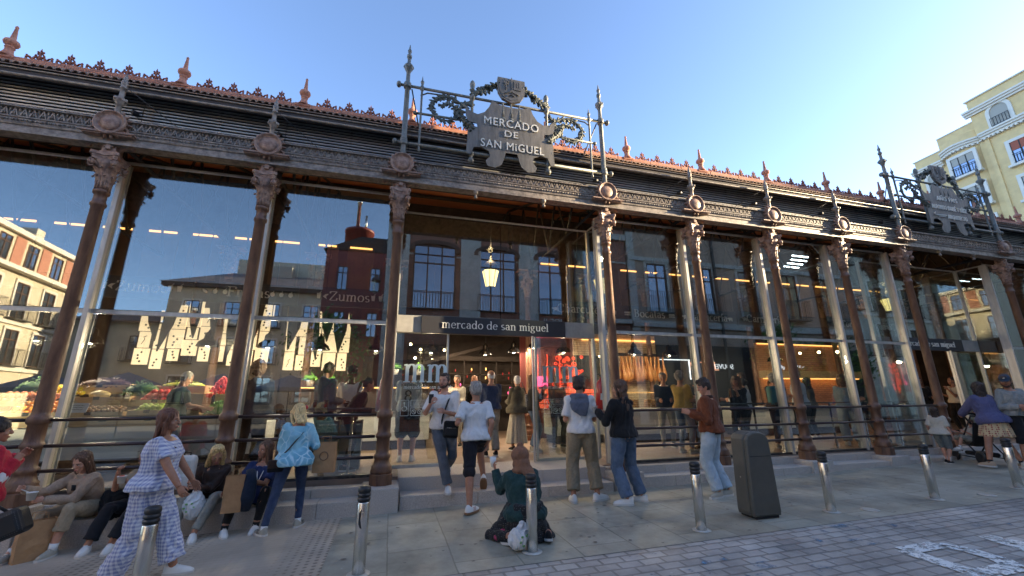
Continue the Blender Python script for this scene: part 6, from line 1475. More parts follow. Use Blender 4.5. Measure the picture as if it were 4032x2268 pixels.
def gingham(t, N, L, b, mp):
    sp = N.new('ShaderNodeSeparateXYZ'); L.new(mp.outputs[0], sp.inputs[0]); ad = N.new('ShaderNodeMath'); ad.operation = 'ADD'; L.new(sp.outputs[0], ad.inputs[0]); L.new(sp.outputs[1], ad.inputs[1])
    outs = []
    for src in (ad.outputs[0], sp.outputs[2]):
        m1 = N.new('ShaderNodeMath'); m1.operation = 'MULTIPLY'; m1.inputs[1].default_value = 32; L.new(src, m1.inputs[0])
        m2 = N.new('ShaderNodeMath'); m2.operation = 'FRACT'; L.new(m1.outputs[0], m2.inputs[0]); m3 = N.new('ShaderNodeMath'); m3.operation = 'GREATER_THAN'; m3.inputs[1].default_value = .5; L.new(m2.outputs[0], m3.inputs[0]); outs.append(m3.outputs[0])
    s = N.new('ShaderNodeMath'); s.operation = 'MULTIPLY_ADD'; s.inputs[1].default_value = .5; L.new(outs[0], s.inputs[0]); h = N.new('ShaderNodeMath'); h.operation = 'MULTIPLY'; h.inputs[1].default_value = .5; L.new(outs[1], h.inputs[0]); L.new(h.outputs[0], s.inputs[2])
    cr = N.new('ShaderNodeValToRGB'); cr.color_ramp.elements[0].color = (.72, .72, .76, 1); cr.color_ramp.elements[1].color = (.28, .31, .50, 1); L.new(s.outputs[0], cr.inputs[0]); L.new(cr.outputs[0], b.inputs['Base Color'])
def marbled(t, N, L, b, mp):
    nz = N.new('ShaderNodeTexNoise'); nz.inputs['Scale'].default_value = 4; L.new(mp.outputs[0], nz.inputs['Vector']); mx0 = N.new('ShaderNodeMixRGB'); mx0.blend_type = 'ADD'; mx0.inputs[0].default_value = .15; L.new(mp.outputs[0], mx0.inputs[1]); L.new(nz.outputs[1], mx0.inputs[2])
    v = N.new('ShaderNodeTexVoronoi'); v.feature = 'DISTANCE_TO_EDGE'; v.inputs['Scale'].default_value = 9; L.new(mx0.outputs[0], v.inputs['Vector'])
    cr = N.new('ShaderNodeValToRGB'); cr.color_ramp.elements[0].position = .02; cr.color_ramp.elements[0].color = (.60, .76, .80, 1); cr.color_ramp.elements[1].position = .09; cr.color_ramp.elements[1].color = (.12, .36, .50, 1); L.new(v.outputs['Distance'], cr.inputs[0])
    n2 = N.new('ShaderNodeTexNoise'); n2.inputs['Scale'].default_value = 5; L.new(mp.outputs[0], n2.inputs['Vector']); c2 = N.new('ShaderNodeMapRange'); c2.inputs[1].default_value = .35; c2.inputs[2].default_value = .65; L.new(n2.outputs[0], c2.inputs[0])
    mx = N.new('ShaderNodeMixRGB'); mx.inputs[2].default_value = (.30, .58, .68, 1); L.new(c2.outputs[0], mx.inputs[0]); L.new(cr.outputs[0], mx.inputs[1]); L.new(mx.outputs[0], b.inputs['Base Color'])
def dots(c1, c2, sc, th):
    def f(t, N, L, b, mp):
        v = N.new('ShaderNodeTexVoronoi'); v.inputs['Scale'].default_value = sc; v.inputs['Randomness'].default_value = .15; L.new(mp.outputs[0], v.inputs['Vector'])
        cr = N.new('ShaderNodeValToRGB'); cr.color_ramp.elements[0].position = th; cr.color_ramp.elements[0].color = (*c2, 1); cr.color_ramp.elements[1].position = th+.04; cr.color_ramp.elements[1].color = (*c1, 1); L.new(v.outputs['Distance'], cr.inputs[0]); L.new(cr.outputs[0], b.inputs['Base Color'])
    return f
K = {}
def ck(n, *a, **k): K[n] = cloth(n, *a, **k); M[n] = K[n]; return n
ck('lavender_gingham', (.7, .7, .75), builder=gingham); ck('marbled_blue_denim', (.3, .5, .6), builder=marbled)
ck('beige_jacket_cloth', (.40, .29, .20), (.32, .23, .16)); ck('khaki_cotton', (.38, .30, .20), (.31, .245, .16)); ck('black_denim', (.014, .015, .019)); ck('dark_top', (.02, .018, .018))
ck('brown_leather', (.055, .030, .022), (.035, .02, .015), rough=.35); ck('navy_jersey', (.028, .045, .13), (.022, .036, .10)); ck('black_cloth', (.015, .015, .016)); ck('indigo_denim', (.030, .048, .10), (.05, .075, .14), sc=12)
ck('white_cotton', (.72, .70, .67), (.66, .64, .61)); ck('charcoal_denim', (.085, .10, .125), (.12, .14, .17), sc=10); ck('black_shorts_cloth', (.018, .018, .024)); ck('white_polo_cotton', (.66, .68, .68), (.60, .62, .63))
ck('dark_teal_wool', (.025, .062, .060), (.018, .045, .045)); ck('brown_headscarf', (.26, .13, .075), (.20, .10, .06)); ck('patterned_black_skirt', (.03, .03, .03), builder=dots((.022, .022, .022), (.16, .15, .14), 55, .20))
ck('olive_khaki_twill', (.30, .24, .155), (.25, .20, .13)); ck('slate_knit', (.13, .145, .185), (.10, .115, .15)); ck('mid_denim', (.075, .115, .18), (.12, .17, .25), sc=10); ck('rust_suede', (.20, .062, .026), (.15, .045, .02)); ck('pale_denim', (.36, .46, .54), (.48, .57, .63), sc=8); ck('dark_brown_rib', (.06, .03, .02))
ck('purple_gingham', (.13, .13, .28), builder=dots((.085, .09, .20), (.22, .22, .33), 90, .30)); ck('flower_border_skirt', (.55, .4, .2), builder=dots((.62, .48, .28), (.30, .04, .04), 26, .33)); ck('cream_tee', (.62, .57, .46), (.56, .51, .41)); ck('grey_green_shorts', (.17, .20, .20)); ck('pale_grey_denim', (.30, .31, .29), (.24, .25, .24)); ck('red_jacket_cloth', (.55, .03, .05), (.45, .025, .04)); ck('forest_green_cotton', (.022, .045, .038)); ck('heather_grey', (.19, .195, .20), (.15, .155, .16)); ck('dark_navy_wool', (.018, .028, .05)); ck('ochre_cotton', (.36, .24, .06)); ck('loden_wool', (.14, .125, .09), (.11, .10, .07)); ck('cream_linen', (.50, .47, .39), (.42, .39, .32)); ck('stone_chino', (.32, .31, .26)); ck('teal_canvas', (.08, .26, .26)); ck('light_blue_denim_jacket', (.18, .27, .31), (.25, .34, .38), sc=8); ck('grey_jersey', (.36, .39, .40), (.30, .33, .34)); ck('purple_grey', (.07, .06, .08))
M['beard'] = mat('beard', (.05, .03, .02), .8, 0, (.09, .055, .04), 60)
def cast(label, x, y, th, hands=None, feet=None, z=None, **kw):
    z = gz(x) if z is None else z; R = Matrix.Rotation(-th, 3, 'Z')
    cv = lambda p: tuple(R@(Vector(p)-Vector((x, y, z))))
    if hands: kw['hands'] = [cv(p) for p in hands]
    if feet: kw['feet'] = [cv(p) for p in feet]
    if kw.get('feet') and kw['feet'][0][0] > kw['feet'][1][0]+.02:
        kw['feet'] = kw['feet'][::-1]; kw['toes'] = [a for a in kw['toes'][::-1]] if 'toes' in kw else None
        if kw['toes'] is None: del kw['toes']
        if 'footpitch' in kw: kw['footpitch'] = kw['footpitch'][::-1]
    if kw.get('hands') and kw['hands'][0][0] > kw['hands'][1][0]+.01:
        kw['hands'] = kw['hands'][::-1]; kw['hkind'] = kw.get('hkind', ('relax', 'relax'))[::-1]
    return person(label, (x, y, z), th, **kw)
def held(name, label, cat, mb, mats, group=None):
    """a held thing built in world coordinates"""
    xs = [v[0] for v in mb.v]; ys = [v[1] for v in mb.v]; zs = [v[2] for v in mb.v]; c = Vector(((min(xs)+max(xs))/2, (min(ys)+max(ys))/2, min(zs)))
    o = mb.build(name, mats, loc=c); return tag(o, label, cat, group)
def paper_bag(x, y, z0, w_, d, h, rz, lab, mark=None, tilt=0):
    mb = MB(); n = 6
    def ring(t):
        s = 1-.03*math.sin(t*9); c = []
        for a, b in ((-1, -1), (0, -1.04), (1, -1), (1.02, 0), (1, 1), (0, 1.02), (-1, 1), (-1.02, 0)): c.append((a*w_/2*s+random.uniform(-.003, .003), b*d/2*(1-.22*t)+random.uniform(-.004, .004), t*h))
        return c
    vs = [];
    for i in range(n): vs += ring(i/(n-1))
    inner = [(a*.975, b*.95, c) for a, b, c in vs[-8:]]; vs2 = vs+inner
    fs = [(i*8+j, i*8+(j+1) % 8, (i+1)*8+(j+1) % 8, (i+1)*8+j) for i in range(n-1) for j in range(8)]+[tuple(range(8))[::-1]]+[((n-1)*8+j, (n-1)*8+(j+1) % 8, n*8+(j+1) % 8, n*8+j) for j in range(8)]
    low = [(a*.95, b*.9, .01) for a, b, c in vs[:8]]; vs2 += low; fs += [(n*8+j, n*8+(j+1) % 8, (n+1)*8+(j+1) % 8, (n+1)*8+j) for j in range(8)]
    mb.add(vs2, fs)
    o = mb.build('paper_bag', 'paper'); o.location = (x, y, z0); o.rotation_euler = (tilt, 0, rz)
    hb = MB()
    for s in (-1, 1): hb.tube([(-w_*.2, s*d*.38, h-.02), (-w_*.18, s*d*.36, h+.07), (w_*.18, s*d*.36, h+.07), (w_*.2, s*d*.38, h-.02)], .004, 5)
    hb.build('handle', 'paper', o)
    if mark:
        t = MB().tube([(.05*math.cos(a*PI/8), -d/2*1.01-.004, h*.55+.05*math.sin(a*PI/8)) for a in range(17)], .004, 4); t.build('printed_mark', 'frame', o)
    return tag(o, lab, 'paper bag', 'brown paper carrier bags')
def cup(p, r, h, lab, m_='white', mats2=None, group='snack cups'):
    x, y, z = p; t = thing('snack_cup', lab, 'cup', (x, y, z), 0, group)
    MB().lathe([(r*.72, 0), (r*.98, h), (r*1.05, h), (r*1.05, h+.006), (r*.9, h+.004), (r*.66, .006)], (0, 0, 0), 16).build('cup_body', m_, t)
    if mats2: MB().lathe([(r*.9, h*.85), (r*.5, h*1.08), (0, h*1.14)], (0, 0, 0), 12).build('filling', mats2, t)
    return t
BLK = dict(mat='black_cloth', sole='sole', lace='black'); WHT = dict(mat='white', sole='sole'); GRY = dict(mat=mat('greige_suede', (.38, .35, .28), .8), sole='sole'); 
# ---- 1 checked woman striding right, nearest figure
def ex1(i):
    b = i['body']; k = i['k']
    strap_over(i, [i['curve'](.20)+i['sd']*-.02-i['fw']*.14*k, i['curve'](.38)+i['sd']*.06-i['fw']*.135*k, i['curve'](.462)+i['sd']*.10, i['curve'](.38)+i['sd']*.08+i['fw']*.15*k], .012, mat('brown_strap', (.12, .04, .02), .5), 'shoulder_strap')
cast('woman in lavender checked short sleeved two piece striding right, nearest the camera', 2.06, -1.78, -PI/2+.05, H=1.50, female=True, skin='skin_m', hair=('bob', 'hair_red'), wide=1.27, lean=.04, vox=.010,
     feet=[(2.30, -1.68, gz(2.3)), (1.90, -1.88, gz(1.9)+.0)], toes=[.05, -.1], footpitch=(0, -.35), hands=[(2.30, -1.50, .36), (2.42, -2.02, .33)], hkind=('relax', 'half'), elbow=[V(-.4, -1, -.2), V(.5, -1, -.1)],
     top=dict(kind='shirt', mat='lavender_gingham', sleeve=.36, off=.016, hem=-.03, sloose=.014, flare=.05, wr=.013), legs=dict(mat='lavender_gingham', off=.02, len=.93, prof=[1.1, 1.12, 1.25, 1.35, 1.4, 1.9, 2.5], wr=.016), shoe=WHT, extra=ex1, seed=3, headyaw=-.05)
# ---- seated row
SEAT = -.135
def seated(label, x, th, **kw):
    return cast(label, x, kw.pop('y', -.13), th, pelvis=SEAT+kw.pop('dz', .095)-gz(x), seat=True, knee=kw.pop('knee', [V(-.25, 1, .9), V(.25, 1, .9)]), **kw)
seated('seated woman with long light brown hair in a beige jacket and khaki trousers, eating', .80, PI-.38, H=1.55, female=True, skin='skin_l', hair=('long', 'hair_brown'), lean=.42, headpitch=.42, headyaw=.1, vox=.011,
       feet=[(.42, -.60, gz(.4)), (.76, -.58, gz(.76))], toes=[-.25, -.3], hands=[(.40, -.60, .26), (.57, -.56, .14)], hkind=('grip', 'grip'), elbow=[V(-1, -.2, -.3), V(1, -.2, -.3)], top=dict(kind='jacket', mat='beige_jacket_cloth', off=.026, hem=-.02, wr=.012, collar=.02), legs=dict(mat='khaki_cotton', len=.78, off=.02, wr=.01), sock=('white', .15), shoe=GRY, seed=11,
       extra=lambda i: MB().lathe([(.045, -.06), (.05, 0)], tuple(i['curve'](.40)+i['fw']*.085*i['k']), 8).build('undershirt', 'dark_top', i['body']))
cup((.49, -.62, .155), .045, .075, 'white cup of dessert held by the seated woman in the beige jacket', 'white', 'whiteplastic')
held('plastic_spoon', 'white spoon in the hand of the woman in the beige jacket', 'spoon', MB().tube([(.40, -.64, .27), (.47, -.62, .23), (.50, -.62, .21)], .005, 5), 'white')
seated('seated woman with black hair and dark jeans lifting a spoon, second from the left', 1.36, PI-.22, H=1.52, female=True, skin='skin_m', hair=('tied', 'hair_black'), lean=.30, headpitch=.38, vox=.011, feet=[(1.07, -.60, gz(1.07)), (1.30, -.64, gz(1.3))], toes=[-.35, -.4], hands=[(1.17, -.52, .38), (1.26, -.52, .29)], hkind=('grip', 'grip'), elbow=[V(-1, -.1, -.8), V(1, -.1, -.6)],
       top=dict(kind='shirt', mat='khaki_cotton', off=.014, sleeve=.5), legs=dict(mat='black_denim', len=.93, off=.016, prof=[1, 1, 1, 1, 1.1, 1.5, 1.8]), shoe=WHT, seed=12, extra=lambda i: strap_over(i, [i['HC']+i['Rh']@V(-.07, .03, .10), i['HC']+i['Rh']@V(0, .055, .125), i['HC']+i['Rh']@V(.07, .03, .10)], .008, 'black', 'sunglasses'))
cup((1.235, -.56, .27), .043, .07, 'white cup with red topping held by the dark haired seated woman', 'white', 'apple')
seated('seated blonde woman in a brown leather jacket half hidden behind the checked woman', 2.02, PI+.12, y=-.10, H=1.56, female=True, skin='skin_m', hair=('long', 'hair_blond'), lean=.32, headpitch=.5, headyaw=.35, vox=.011, feet=[(1.80, -.56, gz(1.8)), (2.05, -.60, gz(2.05))], hands=[(1.88, -.50, .22), (1.98, -.52, .18)], hkind=('grip', 'grip'),
       top=dict(kind='jacket', mat='brown_leather', off=.026, wr=.012, collar=.02), legs=dict(mat='stone_chino', len=.95), shoe=WHT, seed=13, extra=lambda i: [MB().tube([i['HC']+i['Rh']@V(s*.032+.022*math.cos(a*PI/6), .062, .105+.022*math.sin(a*PI/6)) for a in range(13)], .005, 5).build('sunglasses', 'gold', i['body']) for s in (-1, 1)])
bp_ = MB().bbox(-.11, .11, -.07, .07, 0, .38, .05).bbox(-.09, .09, -.095, -.06, .03, .18, .025); bpo = bp_.build('backpack', mat('off_white_leather', (.62, .60, .55), .5, 0, (.56, .54, .50), 9, 3, .3, 30)); bpo.location = (1.80, -.46, .16); bpo.rotation_euler = (.1, .03, .15); tag(bpo, 'white backpack with a brown tab on the lap of the woman in the leather jacket', 'backpack')
MB().tube([(0, -.09, .33), (0, -.10, .28)], .010, 6).ball((0, -.105, .255), .016).build('zip_pull', 'gold', bpo); MB().tube([(-.03, -.0, .38), (-.03, 0, .41), (.03, 0, .41), (.03, 0, .38)], .008, 6).build('top_handle', 'brown_leather', bpo)
def plastic_bag(x, y, z, w_, d, h, lab, print_=True, rz=0.):
    mb = MB(); mb.ball((0, 0, h*.42), (w_/2, d/2, h*.42), 0, 18, 12); loft(mb, [(V(0, 0, h*.6), V(0, 0, 1), V(1, 0, 0), w_*.42, d*.4), (V(.01, 0, h*.85), V(0, 0, 1), V(1, 0, 0), w_*.18, d*.2), (V(.0, 0, h), V(0, 0, 1), V(1, 0, 0), w_*.10, d*.1)], 14)
    co, fs, no = remesh(mb, .010, 1, .4); co = wrinkle(co, no, .014, 13, 4); co[:, 2] = np.maximum(co[:, 2], 0); o = obj_from(co, fs, 'plastic_bag', 'whiteplastic', None, False); o.location = (x, y, z); o.rotation_euler = (0, 0, rz)
    if print_:
        g = MB()
        for k in range(5): a = k*1.1; g.ball((-.02+.05*math.cos(a), -d/2*.93, h*.42+.045*math.sin(a)), (.016, .006, .011), 0, 6, 5)
        g.build('printed_leaves', mat('green_print', (.20, .42, .15), .5), o)
    return tag(o, lab, 'plastic bag', 'white plastic carrier bags')
plastic_bag(1.97, -.50, -.18, .24, .16, .36, 'white plastic carrier bag with green print hanging from the seated blonde woman')
seated('seated woman with long brown hair in a navy football shirt', 2.60, PI-.12, H=1.56, female=True, skin='skin_m', hair=('long', 'hair_brown'), wide=1.12, lean=.15, headyaw=-.55, headpitch=.02, vox=.011, feet=[(2.34, -.55, gz(2.3)), (2.66, -.52, gz(2.6))], toes=[-.5, -.1], hands=[(2.28, -.50, .10), (2.52, -.52, .22)], hkind=('relax', 'half'), elbow=[V(-1, -.3, -.5), V(1, -.3, -.3)],
       top=dict(kind='shirt', mat='navy_jersey', off=.018, sleeve=.42, sloose=.012), legs=dict(mat='black_cloth', len=.93, off=.007), sock=('black_cloth', .1), shoe=dict(mat='white', sole='sole'), seed=14, extra=lambda i: [strap_over(i, [i['curve'](.46)+i['sd']*s*.05+i['fw']*.08, i['curve'](.30)+i['sd']*s*.012+i['fw']*.165, i['curve'](.26)+i['fw']*.165], .006, 'white', 'lanyard') for s in (-1, 1)])
paper_bag(2.40, -.60, -.10, .20, .12, .40, .12, 'brown paper bag held upright on the knees of the woman in the navy shirt')
held('folded_jacket', 'dark navy jacket draped over the knees beside the paper bag', 'jacket', MB().tube([(2.52, -.50, .34), (2.56, -.60, .22), (2.56, -.62, .05), (2.54, -.60, -.10)], [.05, .07, .075, .05], 12, flat=.5), 'dark_navy_wool')
paper_bag(.60, -.60, gz(.6), .27, .15, .38, .75, 'large brown paper bag on the ground before the woman in the beige jacket', tilt=0)
# black fluffy bag between the first two seated women
bb_ = MB().ball((0, 0, .14), (.15, .12, .16), 0, 16, 10).ball((.03, -.04, .05), (.13, .10, .09), 0, 14, 8).ball((-.06, .0, .22), (.08, .08, .09), 0, 12, 8)
c2, f2, n2 = remesh(bb_, .014, 1, .5); c2 = wrinkle(c2, n2, .02, 12, 3); o = obj_from(c2, f2, 'handbag', 'black_cloth', None); o.location = (1.06, -.22, SEAT+.0); tag(o, 'black puffy bag on the step between the first two seated women', 'bag')
# ---- blonde standing in marbled denim shirt, seen from behind
def exb(i):
    k = i['k']; s_ = [i['curve'](.46)+i['sd']*.11-i['fw']*.02, i['curve'](.36)+i['sd']*.05-i['fw']*.135*k, i['curve'](.15)-i['sd']*.08-i['fw']*.145*k, i['curve'](.03)-i['sd']*.17-i['fw']*.10*k]
    strap_over(i, s_, .011, 'black', 'crossbody_strap'); MB().ball(i['HC']+i['Rh']@V(.085, -.01, .07), .032, 0, 10, 8).build('hair_flower', 'redplastic', i['body'])
cast('blonde woman in a blue marbled denim shirt and dark jeans standing with her back turned', 3.02, -.62, .22, H=1.50, female=True, skin='skin_m', hair=('bob', 'hair_blond'), lean=.06, headpitch=.45, headyaw=.25, vox=.010, feet=[(2.80, -.74, gz(2.8)), (3.12, -.52, gz(3.1))], toes=[-.5, .5], hands=[(2.93, -.38, .60), (3.22, -.36, .56)], elbow=[V(-1, -.4, -.4), V(1, -.4, -.4)],
     top=dict(kind='shirt', mat='marbled_blue_denim', off=.028, hem=-.09, flare=.05, wr=.011, sloose=.01), legs=dict(mat='indigo_denim', len=.97, off=.006, wr=.005), sock=('white', .08), shoe=dict(mat=GRY['mat'], sole='sole', stripe='black'), extra=exb, seed=15)
o = MB().bbox(-.09, .09, -.03, .03, 0, .14, .02).build('handbag', 'black_cloth'); o.location = (2.84, -.72, .33); o.rotation_euler = (0, 0, .3); tag(o, 'small black crossbody bag at the hip of the blonde standing woman', 'bag'); MB().bbox(-.088, .088, -.036, -.03, .05, .14, .004).build('flap', 'brown_leather', o)
paper_bag(3.36, -.55, .28, .26, .12, .36, -.1, 'brown paper bag hanging from the arm of the blonde standing woman', mark=True)
# ---- man in white tee with black crossbody bag stepping down
def exc(i):
    k = i['k']; strap_over(i, [i['curve'](.47)-i['sd']*.10+i['fw']*.02, i['curve'](.36)-i['sd']*.05+i['fw']*.145*k, i['curve'](.15)+i['sd']*.02+i['fw']*.14*k, i['curve'](-.02)+i['sd']*.05+i['fw']*.16*k], .014, 'black', 'crossbody_strap')
c1_ = cast('young man in white T-shirt with black crossbody bag stepping down the stairs', 4.92, -.06, PI-.05, H=1.72, z=-.125, skin='skin_l', hair=('short', 'hair_dark'), beard='beard', headyaw=-.5+.0, lean=.03, vox=.010, feet=[(5.00, -.20, -.125), (5.06, .33, .10)], toes=[.05, .1], footpitch=(0, -1.0), hands=[(4.70, -.34, 1.12), (4.90, -.33, .99)], hkind=('grip', 'half'), elbow=[V(-1, -.4, -.5), V(1, -.3, -.4)],
     top=dict(kind='shirt', mat='white_cotton', off=.024, sleeve=.50, sloose=.018, cuff=.012, hem=-.05, wr=.011), legs=dict(mat='charcoal_denim', len=.97, off=.016, prof=[1, 1, 1, 1, 1.1, 1.35, 1.5], wr=.010), shoe=WHT, extra=exc, seed=16)
o = MB().bbox(-.11, .11, -.04, .04, 0, .24, .03).build('crossbody_bag', 'black_cloth'); o.location = (4.99, -.33, .62); o.rotation_euler = (0, .08, 0); tag(o, 'black square crossbody bag at the hip of the man in the white T-shirt', 'bag'); MB().bbox(-.09, .09, -.055, -.04, .04, .14, .006).build('front_pocket', 'black', o); MB().tube([(-.07, -.06, .145), (.07, -.06, .145)], .003, 4).build('zip', 'steel', o)
o = held('mobile_phone', 'black mobile phone in the hand of the man in the white T-shirt', 'phone', MB().bbox(4.66, 4.73, -.37, -.36, 1.11, 1.24, .004), 'black')
# ---- grey haired man in white polo walking up
cast('grey haired man in a white polo shirt and black shorts walking towards the entrance', 5.34, -.52, .10, H=1.74, skin='skin_m', hair=('messy', 'hair_grey'), wide=1.08, lean=.10, headpitch=.1, vox=.010, feet=[(5.21, -.80, gz(5.2)), (5.52, -.20, -.04)], toes=[.9, .3], footpitch=(0, -.75), hands=[(5.08, -.36, .82), (5.50, -.60, .58)], hkind=('relax', 'relax'), elbow=[V(-1, -.6, -.2), V(.6, -1, 0)],
     top=dict(kind='polo_shirt', mat='white_polo_cotton', off=.020, sleeve=.42, sloose=.014, cuff=.008, hem=-.05, collar=.015, wr=.010), legs=dict(kind='shorts', mat='black_shorts_cloth', len=.46, off=.02, wr=.008, cuff=.008), shoe=dict(mat='white', sole='sole_dark', stripe='redpanel'), seed=17)
# ---- kneeling woman with headscarf
kn_ = cast('woman in a brown headscarf and dark green cardigan kneeling on the pavement', 5.62, -1.92, .06, H=1.52, female=True, skin='skin_m', hair=('none', 'hair_dark'), wide=1.22, pelvis=.24, lean=.26, headpitch=.2, headyaw=.1, feet=[(5.40, -2.12, gz(5.4)+.02), (5.80, -2.14, gz(5.8)+.02)], toes=[-.3, .3], footpitch=(-.2, -.2), knee=[V(-.04, 1, .05), V(.04, 1, .05)], hands=[(5.37, -1.56, .36), (5.80, -1.50, .08)], hkind=('grip', 'relax'), elbow=[V(-.2, .6, -1), V(1, -.4, -.6)],
     top=dict(kind='cardigan', mat='dark_teal_wool', off=.030, hem=-.09, flare=.03, wr=.014, sloose=.012), legs=dict(kind='leggings', mat='patterned_black_skirt', off=.008, len=.95), shoe=dict(mat='black_cloth', sole='sole'), vox=.012, seed=18)
mb = MB(); T = kn_['T']; m_ = MB()
m_.ball((0, -.018, .030), (.118, .130, .120), 0, 18, 12); m_.ball((0, -.04, .145), (.05, .055, .045), 0, 12, 8); m_.ball((0, -.03, -.08), (.118, .115, .11), 0, 16, 10); m_.ball((0, -.04, -.16), (.15, .10, .07), 0, 16, 10); loft(m_, [(V(0, -.06, -.06), V(0, 0, -1), V(1, 0, 0), .085, .06), (V(.02, -.11, -.16), V(0, 0, -1), V(1, 0, 0), .11, .045), (V(.07, -.16, -.26), V(0, 0, -1), V(1, 0, 0), .07, .02)], 12)
for s in (-1, 1): m_.ball((s*.04, .055, -.085), (.04, .04, .045), 0, 10, 8)
c2, f2, n2 = remesh(m_, .009, 1, .5); c2 = wrinkle(c2, n2, .007, 14, 2, .4); obj_from([T@Vector(v) for v in c2], f2, 'headscarf', 'brown_headscarf', kn_['body'])
m_ = MB(); loft(m_, [(V(0, .0, .36), V(0, 0, -1), V(1, 0, 0), .19, .17), (V(0, .08, .22), V(0, 0, -1), V(1, 0, 0), .23, .27), (V(0, .12, .10), V(0, 0, -1), V(1, 0, 0), .255, .34), (V(0, .12, .012), V(0, 0, -1), V(1, 0, 0), .27, .37)], 24)
c2, f2, n2 = remesh(m_, .013, 1, .5); c2 = wrinkle(c2, n2, .016, 9, 6); c2[:, 2] = np.maximum(c2[:, 2], .004); obj_from(c2, f2, 'skirt', 'patterned_black_skirt', kn_['body'])
c_ = thing('plastic_cup', 'clear empty plastic cup held up by the kneeling woman', 'cup', (5.36, -1.48, .38)); MB().lathe([(.028, 0), (.040, .11), (.037, .11), (.026, .006)], (0, 0, 0), 16).build('cup_body', 'whiteplastic', c_)
plastic_bag(5.47, -2.26, gz(5.4), .30, .20, .26, 'crumpled white plastic bag on the ground behind the kneeling woman', True, .3)
o = MB().ball((0, 0, .05), (.07, .04, .045), 0, 10, 8).ball((.03, .01, .09), (.04, .03, .03), 0, 8, 6).build('scarf', mat('pink_pattern_cloth', (.60, .08, .18), .8, 0, (.15, .03, .06), 40)); o.location = (5.33, -1.95, gz(5.3)); tag(o, 'small bright pink patterned cloth beside the kneeling woman', 'cloth')
# ---- man with grey sweater over the shoulders
def exs(i):
    k = i['k']; m_ = MB(); m_.tube([i['neck']+i['sd']*.11+i['fw']*.02, i['neck']+i['sd']*.06-i['fw']*.07, i['neck']-i['sd']*.06-i['fw']*.08, i['neck']-i['sd']*.13+i['fw']*.0], [.035, .05, .055, .05], 10)
    loft(m_, [(i['curve'](.47)-i['fw']*.06, -i['up'], i['sd'], .13, .05), (i['curve'](.40)-i['fw']*.125-i['sd']*.02, -i['up'], i['sd'], .155, .035), (i['curve'](.30)-i['fw']*.145-i['sd']*.02, -i['up'], i['sd'], .13, .028), (i['curve'](.21)-i['fw']*.14+i['sd']*.02, -i['up'], i['sd'], .05, .02)], 14)
    m_.tube([i['sh'][0]+V(0, 0, .03), i['sh'][0]-i['sd']*.05+i['fw']*.0-V(0, 0, .10), i['sh'][0]-i['sd']*.06-V(0, 0, .24)], [.06, .05, .03], 10)
    c2, f2, n2 = remesh(m_, .011, 1, .5); c2 = wrinkle(c2, n2, .009, 12, 3); obj_from(c2, f2, 'draped_sweater', 'slate_knit', i['body'])
cast('man in white T-shirt and khaki trousers with a grey sweater over his shoulders', 6.93, -.62, -.28, H=1.80, skin='skin_m', hair=('messy', 'hair_dark'), beard='beard', vox=.010, headyaw=-.75, feet=[(6.74, -.68, gz(6.7)), (7.10, -.72, gz(7.1))], toes=[-.1, 1.0], hands=[(6.80, -.36, .92), (7.16, -.42, 1.02)], hkind=('grip', 'grip'), elbow=[V(-.6, -1, -.4), V(.6, -1, -.3)],
     top=dict(kind='shirt', mat='white_cotton', off=.022, sleeve=.45, sloose=.016, cuff=.01, hem=-.03, wr=.010), legs=dict(mat='olive_khaki_twill', len=.93, off=.024, prof=[1.05, 1.1, 1.15, 1.25, 1.3, 1.7, 1.95], wr=.011), shoe=dict(mat='white', sole='sole', lace='white'), extra=exs, seed=19)
# ---- black hoodie
cast('young man in a black hooded jacket and blue jeans facing the fourth column', 7.42, -1.02, .35, H=1.72, skin='skin_l', hair=('wavy', 'hair_brown'), vox=.010, headyaw=.35, headpitch=.1, feet=[(7.36, -1.10, gz(7.4)), (7.66, -.98, gz(7.6))], toes=[-.9, -.4], hands=[(7.12, -.82, .98), (7.32, -.72, .93)], hkind=('grip', 'grip'), elbow=[V(-1, -.5, -.5), V(1, -.5, -.4)],
     top=dict(kind='hoodie', mat='black_cloth', off=.032, hem=-.03, hood=True, wr=.014, sloose=.012), legs=dict(mat='mid_denim', len=.98, off=.020, prof=[1, 1.05, 1.1, 1.2, 1.3, 1.7, 1.9], wr=.012), shoe=WHT, seed=20)
cup((7.10, -.78, .96), .035, .08, 'small white cup held by the young man in the black hoodie', 'white')
# ---- rust suede jacket
def exr(i): 
    m_ = MB(); loft(m_, [(i['curve'](t), i['up'], i['sd'], r*i['k'], r*.72*i['k']) for t, r in ((-.055, .178), (.0, .188))], 20); m_.build('waistband', 'dark_brown_rib', i['body']); MB().tube([i['neck']+i['up']*-.01, i['neck']+i['up']*.035], [.078, .070], 14).build('collar', 'dark_brown_rib', i['body'])
cast('man in a rust suede bomber jacket and pale blue jeans facing left', 8.90, -1.08, .62, H=1.74, skin='skin_l', hair=('messy', 'hair_dark'), vox=.010, headyaw=.55, headpitch=.35, feet=[(8.80, -1.18, gz(8.8)), (9.02, -1.12, gz(9))], toes=[-1.2, -1.1], hands=[(8.56, -1.06, .93), (8.62, -.92, .95)], hkind=('grip', 'grip'), elbow=[V(-.2, -1, -.6), V(1, -.5, -.5)],
     top=dict(kind='bomber_jacket', mat='rust_suede', off=.038, hem=-.03, wr=.014, sloose=.014), legs=dict(mat='pale_denim', len=.98, off=.022, prof=[1, 1.05, 1.1, 1.15, 1.2, 1.5, 1.7], wr=.012), shoe=dict(mat=GRY['mat'], sole='sole', lace='white'), extra=exr, seed=21)
